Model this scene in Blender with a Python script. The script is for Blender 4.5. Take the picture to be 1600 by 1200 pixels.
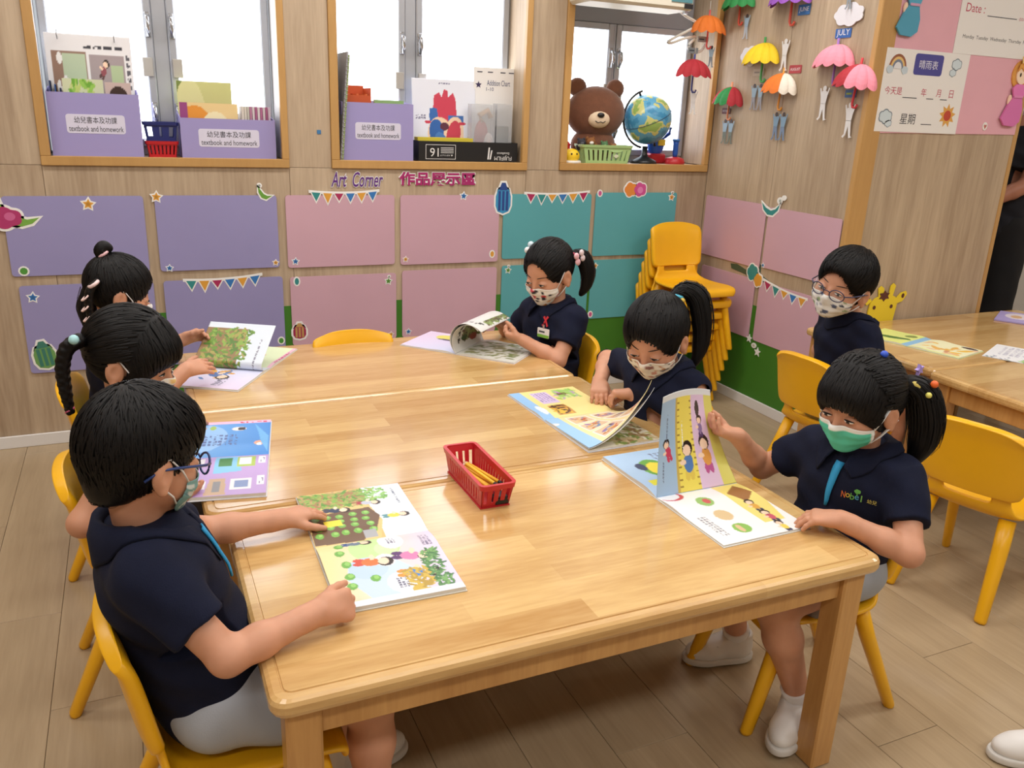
import bpy, bmesh, math, random
import numpy as np
from mathutils import Vector, Matrix

for _o in list(bpy.data.objects):
    bpy.data.objects.remove(_o, do_unlink=True)
SC = bpy.context.scene
COL = SC.collection
R = math.radians
random.seed(7)

# ------------------------------------------------------------------ camera
CAM_LOC = Vector((-0.1143, -1.0200, 1.3363))
CAM_YAW, CAM_PITCH, CAM_ROLL, CAM_F = 0.4334, 0.3155, 0.0406, 1294.5
_fw = Vector((math.sin(CAM_YAW) * math.cos(CAM_PITCH), math.cos(CAM_YAW) * math.cos(CAM_PITCH), -math.sin(CAM_PITCH)))
_rt = Vector((math.cos(CAM_YAW), -math.sin(CAM_YAW), 0))
_up = _rt.cross(_fw)
_r2 = math.cos(CAM_ROLL) * _rt + math.sin(CAM_ROLL) * _up
_u2 = -math.sin(CAM_ROLL) * _rt + math.cos(CAM_ROLL) * _up
cam_data = bpy.data.cameras.new('camera')
cam = bpy.data.objects.new('camera', cam_data)
COL.objects.link(cam)
cam_data.sensor_width = 36.0
cam_data.lens = CAM_F / 1600 * 36.0
cam_data.clip_start = 0.02
_m = Matrix((_r2, _u2, -_fw)).transposed().to_4x4()
_m.translation = CAM_LOC
cam.matrix_world = _m
SC.camera = cam

# ------------------------------------------------------------------ world, lights, exposure
W = bpy.data.worlds.new('world'); SC.world = W; W.use_nodes = True
W.node_tree.nodes['Background'].inputs[0].default_value = (0.9, 0.95, 1.0, 1)
W.node_tree.nodes['Background'].inputs[1].default_value = 0.6
SC.view_settings.view_transform = 'Standard'
SC.view_settings.look = 'None'
SC.view_settings.gamma = 1.0
SC.view_settings.use_curve_mapping = False
SC.view_settings.exposure = 0.0
LAMP_POWER = 12.5
LAMP_SPOTS = [(-1.0, -1.6), (0.7, -1.6), (2.5, -1.6), (-1.0, 0.1), (0.7, 0.1), (2.5, 0.1), (-1.0, 1.7), (0.55, 1.7), (1.93, 1.75), (4.3, 0.1), (4.3, 2.2)]  # spot by the back right corner is added to brighten the side wall panels
CEIL = 2.62
WINDOW_GLOW = 3.6

# ------------------------------------------------------------------ mesh helpers
def srgb(r, g, b):
    f = lambda c: (c / 255 / 12.92) if c / 255 <= 0.04045 else ((c / 255 + 0.055) / 1.055) ** 2.4
    return (f(r), f(g), f(b))

def link(o, parent=None):
    COL.objects.link(o)
    if parent is not None:
        o.parent = parent
    return o

def tag(o, label=None, cat=None, group=None, kind=None):
    if label: o['label'] = label
    if cat: o['category'] = cat
    if group: o['group'] = group
    if kind: o['kind'] = kind
    return o

def thing(name, label, cat, loc=(0, 0, 0), rz=0.0, group=None):
    o = bpy.data.objects.new(name, None)
    o.empty_display_size = 0.05
    link(o); o.location = loc; o.rotation_euler = (0, 0, rz)
    return tag(o, label, cat, group)

def mesh_from(name, v, f, mats, smooth=False, fmi=None, cols=None):
    me = bpy.data.meshes.new(name)
    me.from_pydata([tuple(map(float, p)) for p in v] if not isinstance(v, np.ndarray) else v.tolist(), [], f if not isinstance(f, np.ndarray) else f.tolist())
    for m in (mats if isinstance(mats, (list, tuple)) else [mats]):
        me.materials.append(m)
    if fmi is not None:
        me.polygons.foreach_set('material_index', fmi)
    if smooth is True:
        me.polygons.foreach_set('use_smooth', [True] * len(me.polygons))
    if cols is not None:
        a = me.color_attributes.new('Col', 'FLOAT_COLOR', 'POINT')
        c = np.ones((len(v), 4), np.float32); c[:, :3] = cols
        a.data.foreach_set('color', c.ravel())
    me.update()
    return me

def mobj(name, v, f, mats, parent=None, smooth=False, fmi=None, cols=None):
    return link(bpy.data.objects.new(name, mesh_from(name, v, f, mats, smooth, fmi, cols)), parent)

class Fr:
    """a frame: origin and three axes; maps local (a,b,c) to world"""
    def __init__(s, o, ex, ey, ez=None):
        s.o = np.array(o, float); s.x = np.array(ex, float); s.y = np.array(ey, float)
        s.x /= np.linalg.norm(s.x); s.y /= np.linalg.norm(s.y)
        s.z = np.cross(s.x, s.y) if ez is None else np.array(ez, float)
    def __call__(s, a, b, c=0.0):
        return s.o + s.x * a + s.y * b + s.z * c
    def arr(s, P):
        P = np.asarray(P, float)
        return s.o + P[:, :1] * s.x + P[:, 1:2] * s.y + P[:, 2:3] * s.z
    def inv(s, p):
        d = np.asarray(p, float) - s.o
        return np.array([d @ s.x, d @ s.y, d @ s.z])/getattr(s, 'k', 1.0)**2
WORLD = Fr((0, 0, 0), (1, 0, 0), (0, 1, 0))

class G:
    """collects geometry, becomes one mesh object"""
    def __init__(s): s.v = []; s.f = []; s.mi = []; s.sm = []
    def add(s, v, f, mi=0, sm=False):
        n = len(s.v); s.v += [tuple(map(float, p)) for p in v]
        for q in f: s.f.append([i + n for i in q]); s.mi.append(mi); s.sm.append(sm)
        return s
    def box(s, lo, hi, fr=WORLD, mi=0, ch=0.0):
        x0, y0, z0 = lo; x1, y1, z1 = hi
        if ch <= 0:
            P = [(x0,y0,z0),(x1,y0,z0),(x1,y1,z0),(x0,y1,z0),(x0,y0,z1),(x1,y0,z1),(x1,y1,z1),(x0,y1,z1)]
            F = [(0,3,2,1),(4,5,6,7),(0,1,5,4),(1,2,6,5),(2,3,7,6),(3,0,4,7)]
        else:
            c = min(ch, (x1-x0)*.45, (y1-y0)*.45, (z1-z0)*.45); P = []
            rect = lambda z, i: [(x0+i,y0+c,z),(x0+c,y0+i,z),(x1-c,y0+i,z),(x1-i,y0+c,z),(x1-i,y1-c,z),(x1-c,y1-i,z),(x0+c,y1-i,z),(x0+i,y1-c,z)]
            inn = lambda z: [(x0+c,y0+c,z)]*2+[(x1-c,y0+c,z)]*2+[(x1-c,y1-c,z)]*2+[(x0+c,y1-c,z)]*2
            P = inn(z0) + rect(z0+c, 0) + rect(z1-c, 0) + inn(z1)
            F = [(0,6,4,2), (24,26,28,30)]
            for k in (0, 1, 2):
                for i in range(8):
                    j = (i+1) % 8
                    q = [8*k+i, 8*k+j, 8*k+8+j, 8*k+8+i]
                    if k == 0: q = [8*k+i - (i%2), 8*k+j-(j%2), 8*k+8+j, 8*k+8+i]
                    if k == 2: q = [8*k+i, 8*k+j, 8*k+8+j-(j%2), 8*k+8+i-(i%2)]
                    u = []
                    for a in q:
                        if a not in u: u.append(a)
                    F.append(u)
        return s.add([fr(*p) for p in P], F, mi)
    def prism(s, poly, z0, z1, fr=WORLD, mi=0, mi_side=None):
        n = len(poly)
        P = [fr(a, b, z0) for a, b in poly] + [fr(a, b, z1) for a, b in poly]
        ar = sum(poly[i][0]*poly[(i+1)%n][1]-poly[(i+1)%n][0]*poly[i][1] for i in range(n))
        top = list(range(n, 2*n)); bot = list(range(n))[::-1]
        sd = [(i, (i+1)%n, n+(i+1)%n, n+i) for i in range(n)]
        if ar < 0: top = top[::-1]; bot = bot[::-1]; sd = [q[::-1] for q in sd]
        s.add(P, [bot, top], mi); k = len(s.v)-2*n
        for q in sd: s.f.append([i+k for i in q]); s.mi.append(mi if mi_side is None else mi_side); s.sm.append(False)
        return s
    def tube(s, path, rad, n=8, fr=WORLD, mi=0, cap=True, flat=1.0, ref=(0, 0, 1), closed=False, twist=0.0):
        path = [np.array(p, float) for p in path]; m = len(path)
        rad = [rad]*m if np.isscalar(rad) else list(rad)
        P = []
        for i, p in enumerate(path):
            if closed: t = path[(i+1) % m] - path[i-1]
            else: t = path[min(i+1, m-1)] - path[max(i-1, 0)]
            t = t/(np.linalg.norm(t)+1e-12); r = np.array(ref, float)
            if abs(t @ r) > .95: r = np.array((1, 0, 0.)) if abs(t[0]) < .9 else np.array((0, 1., 0))
            a = np.cross(t, r); a /= np.linalg.norm(a); b = np.cross(a, t)
            for k in range(n):
                th = 2*math.pi*k/n + twist
                P.append(fr(*(p + rad[i]*(math.cos(th)*a + flat*math.sin(th)*b))))
        F = []
        for i in range(m if closed else m-1):
            for k in range(n):
                j = (k+1) % n; i2 = (i+1) % m
                F.append((i*n+k, i*n+j, i2*n+j, i2*n+k))
        s.add(P, F, mi, True)
        if cap and not closed:
            k0 = len(s.v)-m*n
            s.f.append([k0+k for k in range(n)][::-1]); s.mi.append(mi); s.sm.append(False)
            s.f.append([k0+(m-1)*n+k for k in range(n)]); s.mi.append(mi); s.sm.append(False)
        return s
    def lathe(s, prof, n=20, fr=WORLD, mi=0, a0=0.0, a1=2*math.pi):
        full = abs(a1-a0-2*math.pi) < 1e-6; k = n if full else n+1; P = []
        for r, z in prof:
            for i in range(k):
                t = a0+(a1-a0)*i/n; P.append(fr(r*math.cos(t), r*math.sin(t), z))
        F = []
        for j in range(len(prof)-1):
            for i in range(n):
                i2 = (i+1) % k
                F.append((j*k+i, j*k+i2, (j+1)*k+i2, (j+1)*k+i))
        return s.add(P, F, mi, True)
    def ell(s, c, rad, fr=WORLD, mi=0, n=14, m=9):
        P = []; F = []
        for j in range(m+1):
            ph = math.pi*j/m
            for i in range(n):
                t = 2*math.pi*i/n
                P.append(fr(c[0]+rad[0]*math.sin(ph)*math.cos(t), c[1]+rad[1]*math.sin(ph)*math.sin(t), c[2]-rad[2]*math.cos(ph)))
        for j in range(m):
            for i in range(n):
                F.append((j*n+i, j*n+(i+1)%n, (j+1)*n+(i+1)%n, (j+1)*n+i))
        return s.add(P, F, mi, True)
    def grid(s, fn, nu, nv, mi=0, sm=True):
        P = [fn(i/nu, j/nv) for j in range(nv+1) for i in range(nu+1)]
        F = [(j*(nu+1)+i, j*(nu+1)+i+1, (j+1)*(nu+1)+i+1, (j+1)*(nu+1)+i) for j in range(nv) for i in range(nu)]
        return s.add(P, F, mi, sm)
    def obj(s, name, mats, parent=None, bevel=0.0, solid=0.0, sub=0, smooth=None, loc=None):
        me = mesh_from(name, s.v, s.f, mats, False, s.mi)
        me.polygons.foreach_set('use_smooth', s.sm if smooth is None else [smooth]*len(s.f))
        o = bpy.data.objects.new(name, me)
        if solid or sub or bevel:
            COL.objects.link(o)
            if solid: md = o.modifiers.new('s', 'SOLIDIFY'); md.thickness = solid; md.offset = 0
            if bevel: md = o.modifiers.new('b', 'BEVEL'); md.width = bevel; md.segments = 2; md.limit_method = 'ANGLE'
            if sub: md = o.modifiers.new('u', 'SUBSURF'); md.levels = sub; md.render_levels = sub
            bake(o); COL.objects.unlink(o)
        return link(o, parent)

def bake(o):
    dg = bpy.context.evaluated_depsgraph_get(); dg.update()
    me = bpy.data.meshes.new_from_object(o.evaluated_get(dg))
    me.name = o.name; o.modifiers.clear(); o.data = me
    return o

def copy_tree(o, parent=None):
    c = o.copy(); COL.objects.link(c)
    if parent is not None: c.parent = parent
    for ch in list(o.children): copy_tree(ch, c)
    return c

def text_verts(body, size=1.0, shear=0.0, offset=0.0, extrude=0.0, align='CENTER', space=1.0):
    c = bpy.data.curves.new('t', 'FONT'); c.body = body; c.size = size; c.shear = shear; c.offset = offset
    c.align_x = align; c.align_y = 'CENTER'; c.extrude = extrude; c.resolution_u = 3; c.space_character = space
    o = bpy.data.objects.new('t', c); COL.objects.link(o)
    dg = bpy.context.evaluated_depsgraph_get(); dg.update()
    me = bpy.data.meshes.new_from_object(o.evaluated_get(dg))
    v = np.array([tuple(p.co) for p in me.vertices]) if len(me.vertices) else np.zeros((0, 3))
    f = [list(p.vertices) for p in me.polygons]
    bpy.data.objects.remove(o); bpy.data.curves.remove(c); bpy.data.meshes.remove(me)
    return v, f

def text(name, body, fr, a, b, width, mat, parent=None, h=0.0008, height=None, **kw):
    v, f = text_verts(body, 1.0, **kw)
    if not len(v): return None
    w = v[:, 0].max()-v[:, 0].min(); hh = v[:, 1].max()-v[:, 1].min()
    v[:, 0] -= (v[:, 0].max()+v[:, 0].min())/2; v[:, 1] -= (v[:, 1].max()+v[:, 1].min())/2
    sx = width/w; sy = sx if height is None else height/hh
    v = np.stack([v[:, 0]*sx+a, v[:, 1]*sy+b, np.full(len(v), h)+v[:, 2]*sx], 1)
    return mobj(name, fr.arr(v), f, mat, parent)

# ------------------------------------------------------------------ materials
MATS = {}
def M(name, col=(200, 200, 200), rough=0.5, var=0.0, vscale=8.0, metal=0.0, coat=0.0, emit=0.0, bump=0.0, bscale=60.0, alpha=1.0, trans=0.0, sheen=0.0, sss=0.0, spec=0.5):
    """plain procedural material: base colour with soft noise variation and fine relief"""
    if name in MATS: return MATS[name]
    m = bpy.data.materials.new(name); m.use_nodes = True; MATS[name] = m
    nt = m.node_tree; b = nt.nodes['Principled BSDF']; c = srgb(*col) + (1,)
    b.inputs['Base Color'].default_value = c; b.inputs['Roughness'].default_value = rough
    b.inputs['Metallic'].default_value = metal; b.inputs['Coat Weight'].default_value = coat
    b.inputs['Specular IOR Level'].default_value = spec
    if sheen: b.inputs['Sheen Weight'].default_value = sheen
    if sss:
        b.inputs['Subsurface Weight'].default_value = sss; b.inputs['Subsurface Radius'].default_value = (.012, .005, .003); b.inputs['Subsurface Scale'].default_value = 0.6
    if emit: b.inputs['Emission Color'].default_value = c; b.inputs['Emission Strength'].default_value = emit
    if alpha < 1: b.inputs['Alpha'].default_value = alpha
    if trans: b.inputs['Transmission Weight'].default_value = trans
    if var or bump:
        tc = nt.nodes.new('ShaderNodeTexCoord')
        n = nt.nodes.new('ShaderNodeTexNoise'); n.inputs['Scale'].default_value = vscale; n.inputs['Detail'].default_value = 4
        nt.links.new(tc.outputs['Object'], n.inputs['Vector'])
        if var:
            mr = nt.nodes.new('ShaderNodeMapRange'); mr.inputs['To Min'].default_value = 1-var; mr.inputs['To Max'].default_value = 1+var
            mr.inputs['From Min'].default_value = .3; mr.inputs['From Max'].default_value = .7
            mx = nt.nodes.new('ShaderNodeMix'); mx.data_type = 'RGBA'; mx.blend_type = 'MULTIPLY'; mx.inputs['Factor'].default_value = 1
            mx.inputs[6].default_value = c
            nt.links.new(n.outputs['Fac'], mr.inputs['Value']); nt.links.new(mr.outputs[0], mx.inputs[7]); nt.links.new(mx.outputs[2], b.inputs['Base Color'])
        if bump:
            n2 = nt.nodes.new('ShaderNodeTexNoise'); n2.inputs['Scale'].default_value = bscale; n2.inputs['Detail'].default_value = 3
            nt.links.new(tc.outputs['Object'], n2.inputs['Vector'])
            bp = nt.nodes.new('ShaderNodeBump'); bp.inputs['Strength'].default_value = bump; bp.inputs['Distance'].default_value = .002
            nt.links.new(n2.outputs['Fac'], bp.inputs['Height']); nt.links.new(bp.outputs[0], b.inputs['Normal'])
    return m

def wood(name, dark, light, grain=(5, 5, .45), rough=.45, coat=0.0, staves=None, tint=.06, contrast=(.3, .72), fine=.35, spec=.5):
    """wood with stretched grain; every object gets its own offset and tint; staves = (length, width) along x for glued boards"""
    m = bpy.data.materials.new(name); m.use_nodes = True; MATS[name] = m
    nt = m.node_tree; N = nt.nodes; L = nt.links; b = N['Principled BSDF']
    tc = N.new('ShaderNodeTexCoord'); oi = N.new('ShaderNodeObjectInfo')
    ad = N.new('ShaderNodeVectorMath'); ad.operation = 'MULTIPLY_ADD'; ad.inputs[1].default_value = (1, 1, 1)
    sc_ = N.new('ShaderNodeVectorMath'); sc_.operation = 'SCALE'; sc_.inputs[0].default_value = (7.3, 5.1, 9.7); L.new(oi.outputs['Random'], sc_.inputs['Scale'])
    L.new(tc.outputs['Object'], ad.inputs[0]); L.new(sc_.outputs[0], ad.inputs[2])
    mp = N.new('ShaderNodeMapping'); mp.inputs['Scale'].default_value = grain; L.new(ad.outputs[0], mp.inputs['Vector'])
    n1 = N.new('ShaderNodeTexNoise'); n1.inputs['Scale'].default_value = 1.6; n1.inputs['Detail'].default_value = 6; n1.inputs['Distortion'].default_value = .6; L.new(mp.outputs[0], n1.inputs['Vector'])
    n2 = N.new('ShaderNodeTexNoise'); n2.inputs['Scale'].default_value = 14; n2.inputs['Detail'].default_value = 3; L.new(mp.outputs[0], n2.inputs['Vector'])
    mixf = N.new('ShaderNodeMath'); mixf.operation = 'MULTIPLY_ADD'; mixf.inputs[1].default_value = fine; L.new(n2.outputs['Fac'], mixf.inputs[0])
    s1 = N.new('ShaderNodeMath'); s1.operation = 'MULTIPLY'; s1.inputs[1].default_value = 1-fine; L.new(n1.outputs['Fac'], s1.inputs[0]); L.new(s1.outputs[0], mixf.inputs[2])
    val = mixf.outputs[0]
    if staves:
        br = N.new('ShaderNodeTexBrick'); br.inputs['Color1'].default_value = (0, 0, 0, 1); br.inputs['Color2'].default_value = (1, 1, 1, 1)
        br.inputs['Mortar Size'].default_value = 0; br.inputs['Scale'].default_value = 1; br.inputs['Brick Width'].default_value = staves[0]; br.inputs['Row Height'].default_value = staves[1]; br.offset = .37
        L.new(ad.outputs[0], br.inputs['Vector'])
        mm = N.new('ShaderNodeMath'); mm.operation = 'MULTIPLY_ADD'; mm.inputs[1].default_value = .30; L.new(br.outputs['Color'], mm.inputs[0]); 
        sb = N.new('ShaderNodeMath'); sb.operation = 'SUBTRACT'; sb.inputs[1].default_value = .15; L.new(val, sb.inputs[0]); L.new(sb.outputs[0], mm.inputs[2]); val = mm.outputs[0]
    cr = N.new('ShaderNodeValToRGB'); cr.color_ramp.elements[0].position = contrast[0]; cr.color_ramp.elements[1].position = contrast[1]
    cr.color_ramp.elements[0].color = srgb(*dark)+(1,); cr.color_ramp.elements[1].color = srgb(*light)+(1,); L.new(val, cr.inputs['Fac'])
    hv = N.new('ShaderNodeHueSaturation'); mr = N.new('ShaderNodeMapRange'); mr.inputs['To Min'].default_value = 1-tint; mr.inputs['To Max'].default_value = 1+tint
    L.new(oi.outputs['Random'], mr.inputs['Value']); L.new(mr.outputs[0], hv.inputs['Value']); L.new(cr.outputs['Color'], hv.inputs['Color']); L.new(hv.outputs[0], b.inputs['Base Color'])
    b.inputs['Roughness'].default_value = rough; b.inputs['Coat Weight'].default_value = coat; b.inputs['Coat Roughness'].default_value = .12; b.inputs['Specular IOR Level'].default_value = spec
    bp = N.new('ShaderNodeBump'); bp.inputs['Strength'].default_value = .06; bp.inputs['Distance'].default_value = .002; L.new(n2.outputs['Fac'], bp.inputs['Height']); L.new(bp.outputs[0], b.inputs['Normal'])
    return m

def attr_mat(name, rough=.4, coat=0.0, sheen=0.0):
    """printed surface: colours come from the painted colour attribute"""
    m = bpy.data.materials.new(name); m.use_nodes = True; MATS[name] = m
    nt = m.node_tree; b = nt.nodes['Principled BSDF']; a = nt.nodes.new('ShaderNodeVertexColor'); a.layer_name = 'Col'
    nt.links.new(a.outputs['Color'], b.inputs['Base Color']); b.inputs['Roughness'].default_value = rough; b.inputs['Coat Weight'].default_value = coat
    return m
def C(c): return M('paint_%d_%d_%d' % c, c, .55)

wood('laminate', (156, 134, 110), (200, 180, 154), (7, 7, .5), .5, contrast=(.3, .7), tint=.03)
wood('table_wood', (184, 138, 78), (224, 188, 128), (1.2, 9, 9), .22, coat=.55, staves=(.55, .062), contrast=(.2, .75), tint=.03)
wood('table_leg_wood', (178, 128, 70), (214, 166, 102), (9, 9, .8), .35, coat=.2, contrast=(.25, .75), tint=.04)
wood('trim_wood', (178, 136, 80), (200, 158, 98), (5, 5, .6), .4, contrast=(.2, .8))
wood('floor_wood', (157, 136, 107), (184, 163, 132), (9, .55, 9), .32, contrast=(.25, .75), tint=.045, spec=.45)
attr_mat('print', .38)
attr_mat('matte_print', .7)
M('white_paper', (236, 234, 232), .6); M('page_block', (225, 222, 214), .8)
M('yellow_plastic', (240, 180, 22), .33, var=.04, vscale=6)
M('white_paint', (232, 230, 226), .55); M('alu', (176, 180, 188), .35, metal=.35, var=.03)
M('skin', (206, 150, 120), .5, var=.05, vscale=30, sss=.12); M('skin_dark', (168, 112, 88), .5)
M('hair', (10, 8, 9), .5, spec=.25)
M('navy', (17, 22, 44), .9, var=.12, vscale=25, bump=.25, bscale=500, spec=.25)
M('grey_cloth', (168, 174, 184), .9, bump=.2, bscale=400); M('cyan_cloth', (40, 150, 205), .7)
M('white_cloth', (236, 236, 238), .8, bump=.15, bscale=300); M('shoe_white', (228, 226, 224), .5, var=.03); M('sole', (214, 212, 208), .6)
M('black_plastic', (22, 22, 24), .35); M('lavender', (156, 148, 200), .6); 

# wall frames (x right, y up, z out of the wall into the room)
YB, XR, YP = 2.55, 2.588, 1.575
BACK = Fr((0, YB, 0), (1, 0, 0), (0, 0, 1))
RIGHT = Fr((XR, 0, 0), (0, -1, 0), (0, 0, 1))
PART = Fr((0, YP, 0), (1, 0, 0), (0, 0, 1))

def circ(cx, cy, rx, ry=None, n=18, a0=0, a1=360):
    ry = rx if ry is None else ry
    full = abs(a1-a0) >= 360
    return [(cx+rx*math.cos(R(a0+(a1-a0)*i/(n if full else n-1))), cy+ry*math.sin(R(a0+(a1-a0)*i/(n if full else n-1)))) for i in range(n)]
def star(cx, cy, r, rot=90, n=5, q=.45):
    return [(cx+(r if i % 2 == 0 else r*q)*math.cos(R(rot+180/n*i)), cy+(r if i % 2 == 0 else r*q)*math.sin(R(rot+180/n*i))) for i in range(2*n)]
def rrect(x0, y0, x1, y1, r, n=4):
    P = []
    for cx, cy, a in ((x1-r, y1-r, 0), (x0+r, y1-r, 90), (x0+r, y0+r, 180), (x1-r, y0+r, 270)):
        P += [(cx+r*math.cos(R(a+90*i/n)), cy+r*math.sin(R(a+90*i/n))) for i in range(n+1)]
    return P
def cloud(cx, cy, w, h, n=40, lobes=6, ph=0):
    return [(cx+w/2*(1+.10*abs(math.sin(lobes*t/2+ph))-.08)*math.cos(t), cy+h/2*(1+.22*abs(math.sin(lobes*t/2+ph))-.14)*math.sin(t)) for t in [2*math.pi*i/n for i in range(n)]]
def moon(cx, cy, r, rot=0, q=.72, n=14):
    A = [(r*math.cos(R(a)), r*math.sin(R(a))) for a in np.linspace(70, 290, n)]
    x1 = r*math.cos(R(70)); y1 = r*math.sin(R(70)); B = [(x1-(r*q)*math.cos(R(t))*.62-.0, y1*math.sin(R(t))) for t in np.linspace(-90, 90, n)[1:-1]]
    P = A + B; c, s = math.cos(R(rot)), math.sin(R(rot))
    return [(cx+c*x-s*y, cy+s*x+c*y) for x, y in P]
def hull_off(poly, d):
    """polygon grown by d along vertex normals"""
    n = len(poly); out = []
    ar = sum(poly[i][0]*poly[(i+1)%n][1]-poly[(i+1)%n][0]*poly[i][1] for i in range(n)); sg = 1 if ar > 0 else -1
    for i in range(n):
        a, b, c = np.array(poly[i-1]), np.array(poly[i]), np.array(poly[(i+1) % n])
        e1 = (b-a)/(np.linalg.norm(b-a)+1e-9); e2 = (c-b)/(np.linalg.norm(c-b)+1e-9)
        nn = sg*(np.array([e1[1], -e1[0]])+np.array([e2[1], -e2[0]])); L_ = np.linalg.norm(nn)
        nn = nn/(L_+1e-9); k = min(1.7, 1/max(.4, L_/2)); out.append(tuple(b+nn*d*k))
    return out
# ================================================================== the setting
LAM = MATS['laminate']; TRIM = MATS['trim_wood']
def struct(name, g, mats, label=None, parent=None, **kw):
    o = g.obj(name, mats, parent, **kw)
    if parent is None: o['kind'] = 'structure'
    if label: o['label'] = label
    return o

# floor with planks (each plank of the part in view is an object)
fl = struct('floor', G().box((-2.2, -3.5, -.06), (5.6, 3.6, -.004)), M('floor_gap', (120, 98, 72), .6), 'pale beige wood-look plank floor of the classroom')
pm = {}
def plank_mesh(w, l):
    k = (round(w, 3), round(l, 3))
    if k not in pm:
        o = G().box((.0006, .0006, -.004), (w-.0006, l-.0006, 0), ch=.0006).obj('plank', MATS['floor_wood'])
        pm[k] = o.data; bpy.data.objects.remove(o)
    return pm[k]
PW, PL = .19, 1.22
def lay(x, y, w, l):
    o = bpy.data.objects.new('plank', plank_mesh(w, l)); link(o, fl); o.location = (x, y, 0)
xi = -1.15; k = 0
while xi < 3.6:
    y = -1.0 - [0, .41, .83, .2, .62][k % 5]
    while y < 2.52:
        lay(xi, y, PW, min(PL, 2.545-y)); y += PL
    xi += PW; k += 1
rest = G()
for x0, x1, y0, y1 in ((-2.2, -1.15, -3.5, 2.56), (-1.15, 3.6, -3.5, -1.85), (xi, 5.6, -3.5, 3.6), (2.6, xi, 2.55, 3.6)):
    rest.box((x0, y0, -.004), (x1, y1, -.0005))
ro = rest.obj('floor_covering', MATS['floor_wood'], fl)

struct('ceiling', G().box((-2.2, -3.5, CEIL), (5.6, 3.6, CEIL+.1)), M('ceiling_white', (238, 238, 236), .8), 'plain white classroom ceiling')
struct('wall_left', G().box((-2.3, -3.5, 0), (-2.2, 3.6, CEIL)), LAM, 'wood laminate wall at the left end')
struct('wall_front', G().box((-2.3, -3.6, 0), (5.7, -3.5, CEIL)), M('plaster', (226, 220, 210), .8, var=.02), 'pale plaster wall facing the windows')
struct('wall_far_right', G().box((5.6, -3.5, 0), (5.7, 3.6, CEIL)), MATS['plaster'], 'pale plaster wall at the right end')
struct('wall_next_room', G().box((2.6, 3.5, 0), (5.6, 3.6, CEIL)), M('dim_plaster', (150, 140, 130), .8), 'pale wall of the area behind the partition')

# back wall: core with window openings, faced with laminate sheets
WIN = [(-.40, .492, 1.089, 2.1), (.666, 1.565, 1.089, 2.1), (1.735, 2.580, 1.091, 2.1)]
core = G()
core.box((-2.2, YB+.008, 0), (XR+.1, YB+.24, 1.09))
core.box((-2.2, YB+.008, 2.1), (XR+.1, YB+.24, CEIL))
for a, b in ((-2.2, -.40), (.492, .666), (1.565, 1.735), (2.580, XR+.1)):
    core.box((a, YB+.008, 1.09), (b, YB+.24, 2.1))
wb = struct('wall_back', core, M('wall_core', (170, 150, 130), .8), 'wood laminate window wall with coloured display panels')
def sheet(x0, x1, z0, z1, parent=wb):
    G().box((x0+.0007, YB, z0+.0007), (x1-.0007, YB+.0085, z1-.0007), ch=.0009).obj('laminate_sheet', LAM, parent)
xs = [-2.2, -1.3, -.40, .492, 1.565, XR]
for a, b in zip(xs[:-1], xs[1:]): sheet(a, b, .0, 1.09); sheet(a, b, 2.1, CEIL)
for a, b in ((-2.2, -1.3), (-1.3, -.40), (.492, .666), (1.565, 1.735)): sheet(a, b, 1.09, 2.1)
# green dado
G().box((-.06, YB-.0025, .05), (XR-.002, YB, .512)).obj('green_dado', M('grass_green', (62, 122, 32), .6, var=.03), wb)
# right wall from the corner to the pillar, and the partition that faces the camera
wr = struct('wall_right', G().box((XR+.0085, YP+.02, 0), (XR+.3, YB+.24, CEIL)), MATS['wall_core'], 'wood laminate side wall hung with paper umbrellas')
for y0, y1 in ((YP, 2.06), (2.06, YB)):
    G().box((XR, y0+.0007, 0), (XR+.0085, y1-.0007, CEIL), ch=.0009).obj('laminate_sheet', LAM, wr)
G().box((XR-.0025, YP+.002, .05), (XR, YB-.003, .50)).obj('green_dado', MATS['grass_green'], wr)
wp = struct('wall_partition', G().box((XR+.02, YP+.0085, 0), (3.49, YP+.12, CEIL)), MATS['wall_core'], 'wood laminate partition facing the tables')
for x0, x1 in ((XR+.092, 3.49),):
    G().box((x0, YP, 0), (x1, YP+.0085, CEIL), ch=.0009).obj('laminate_sheet', LAM, wp)
struct('trim_1', G().box((XR-.004, YP-.006, 0), (XR+.092, YP+.02, CEIL), ch=.003), TRIM, 'honey wood corner strip of the partition')
struct('trim_2', G().box((3.49, YP-.004, 0), (3.515, YP+.125, CEIL), ch=.003), TRIM, 'honey wood end strip of the partition')
BBM = M('baseboard_white', (226, 224, 222), .5)
struct('baseboard_back', G().box((-2.2, YB-.012, 0), (XR-.012, YB-.0026, .05), ch=.002), BBM, 'white skirting board under the window wall')
struct('baseboard_right', G().box((XR-.012, YP, 0), (XR-.0026, YB-.012, .05), ch=.002), BBM, 'white skirting board under the side wall')

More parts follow.
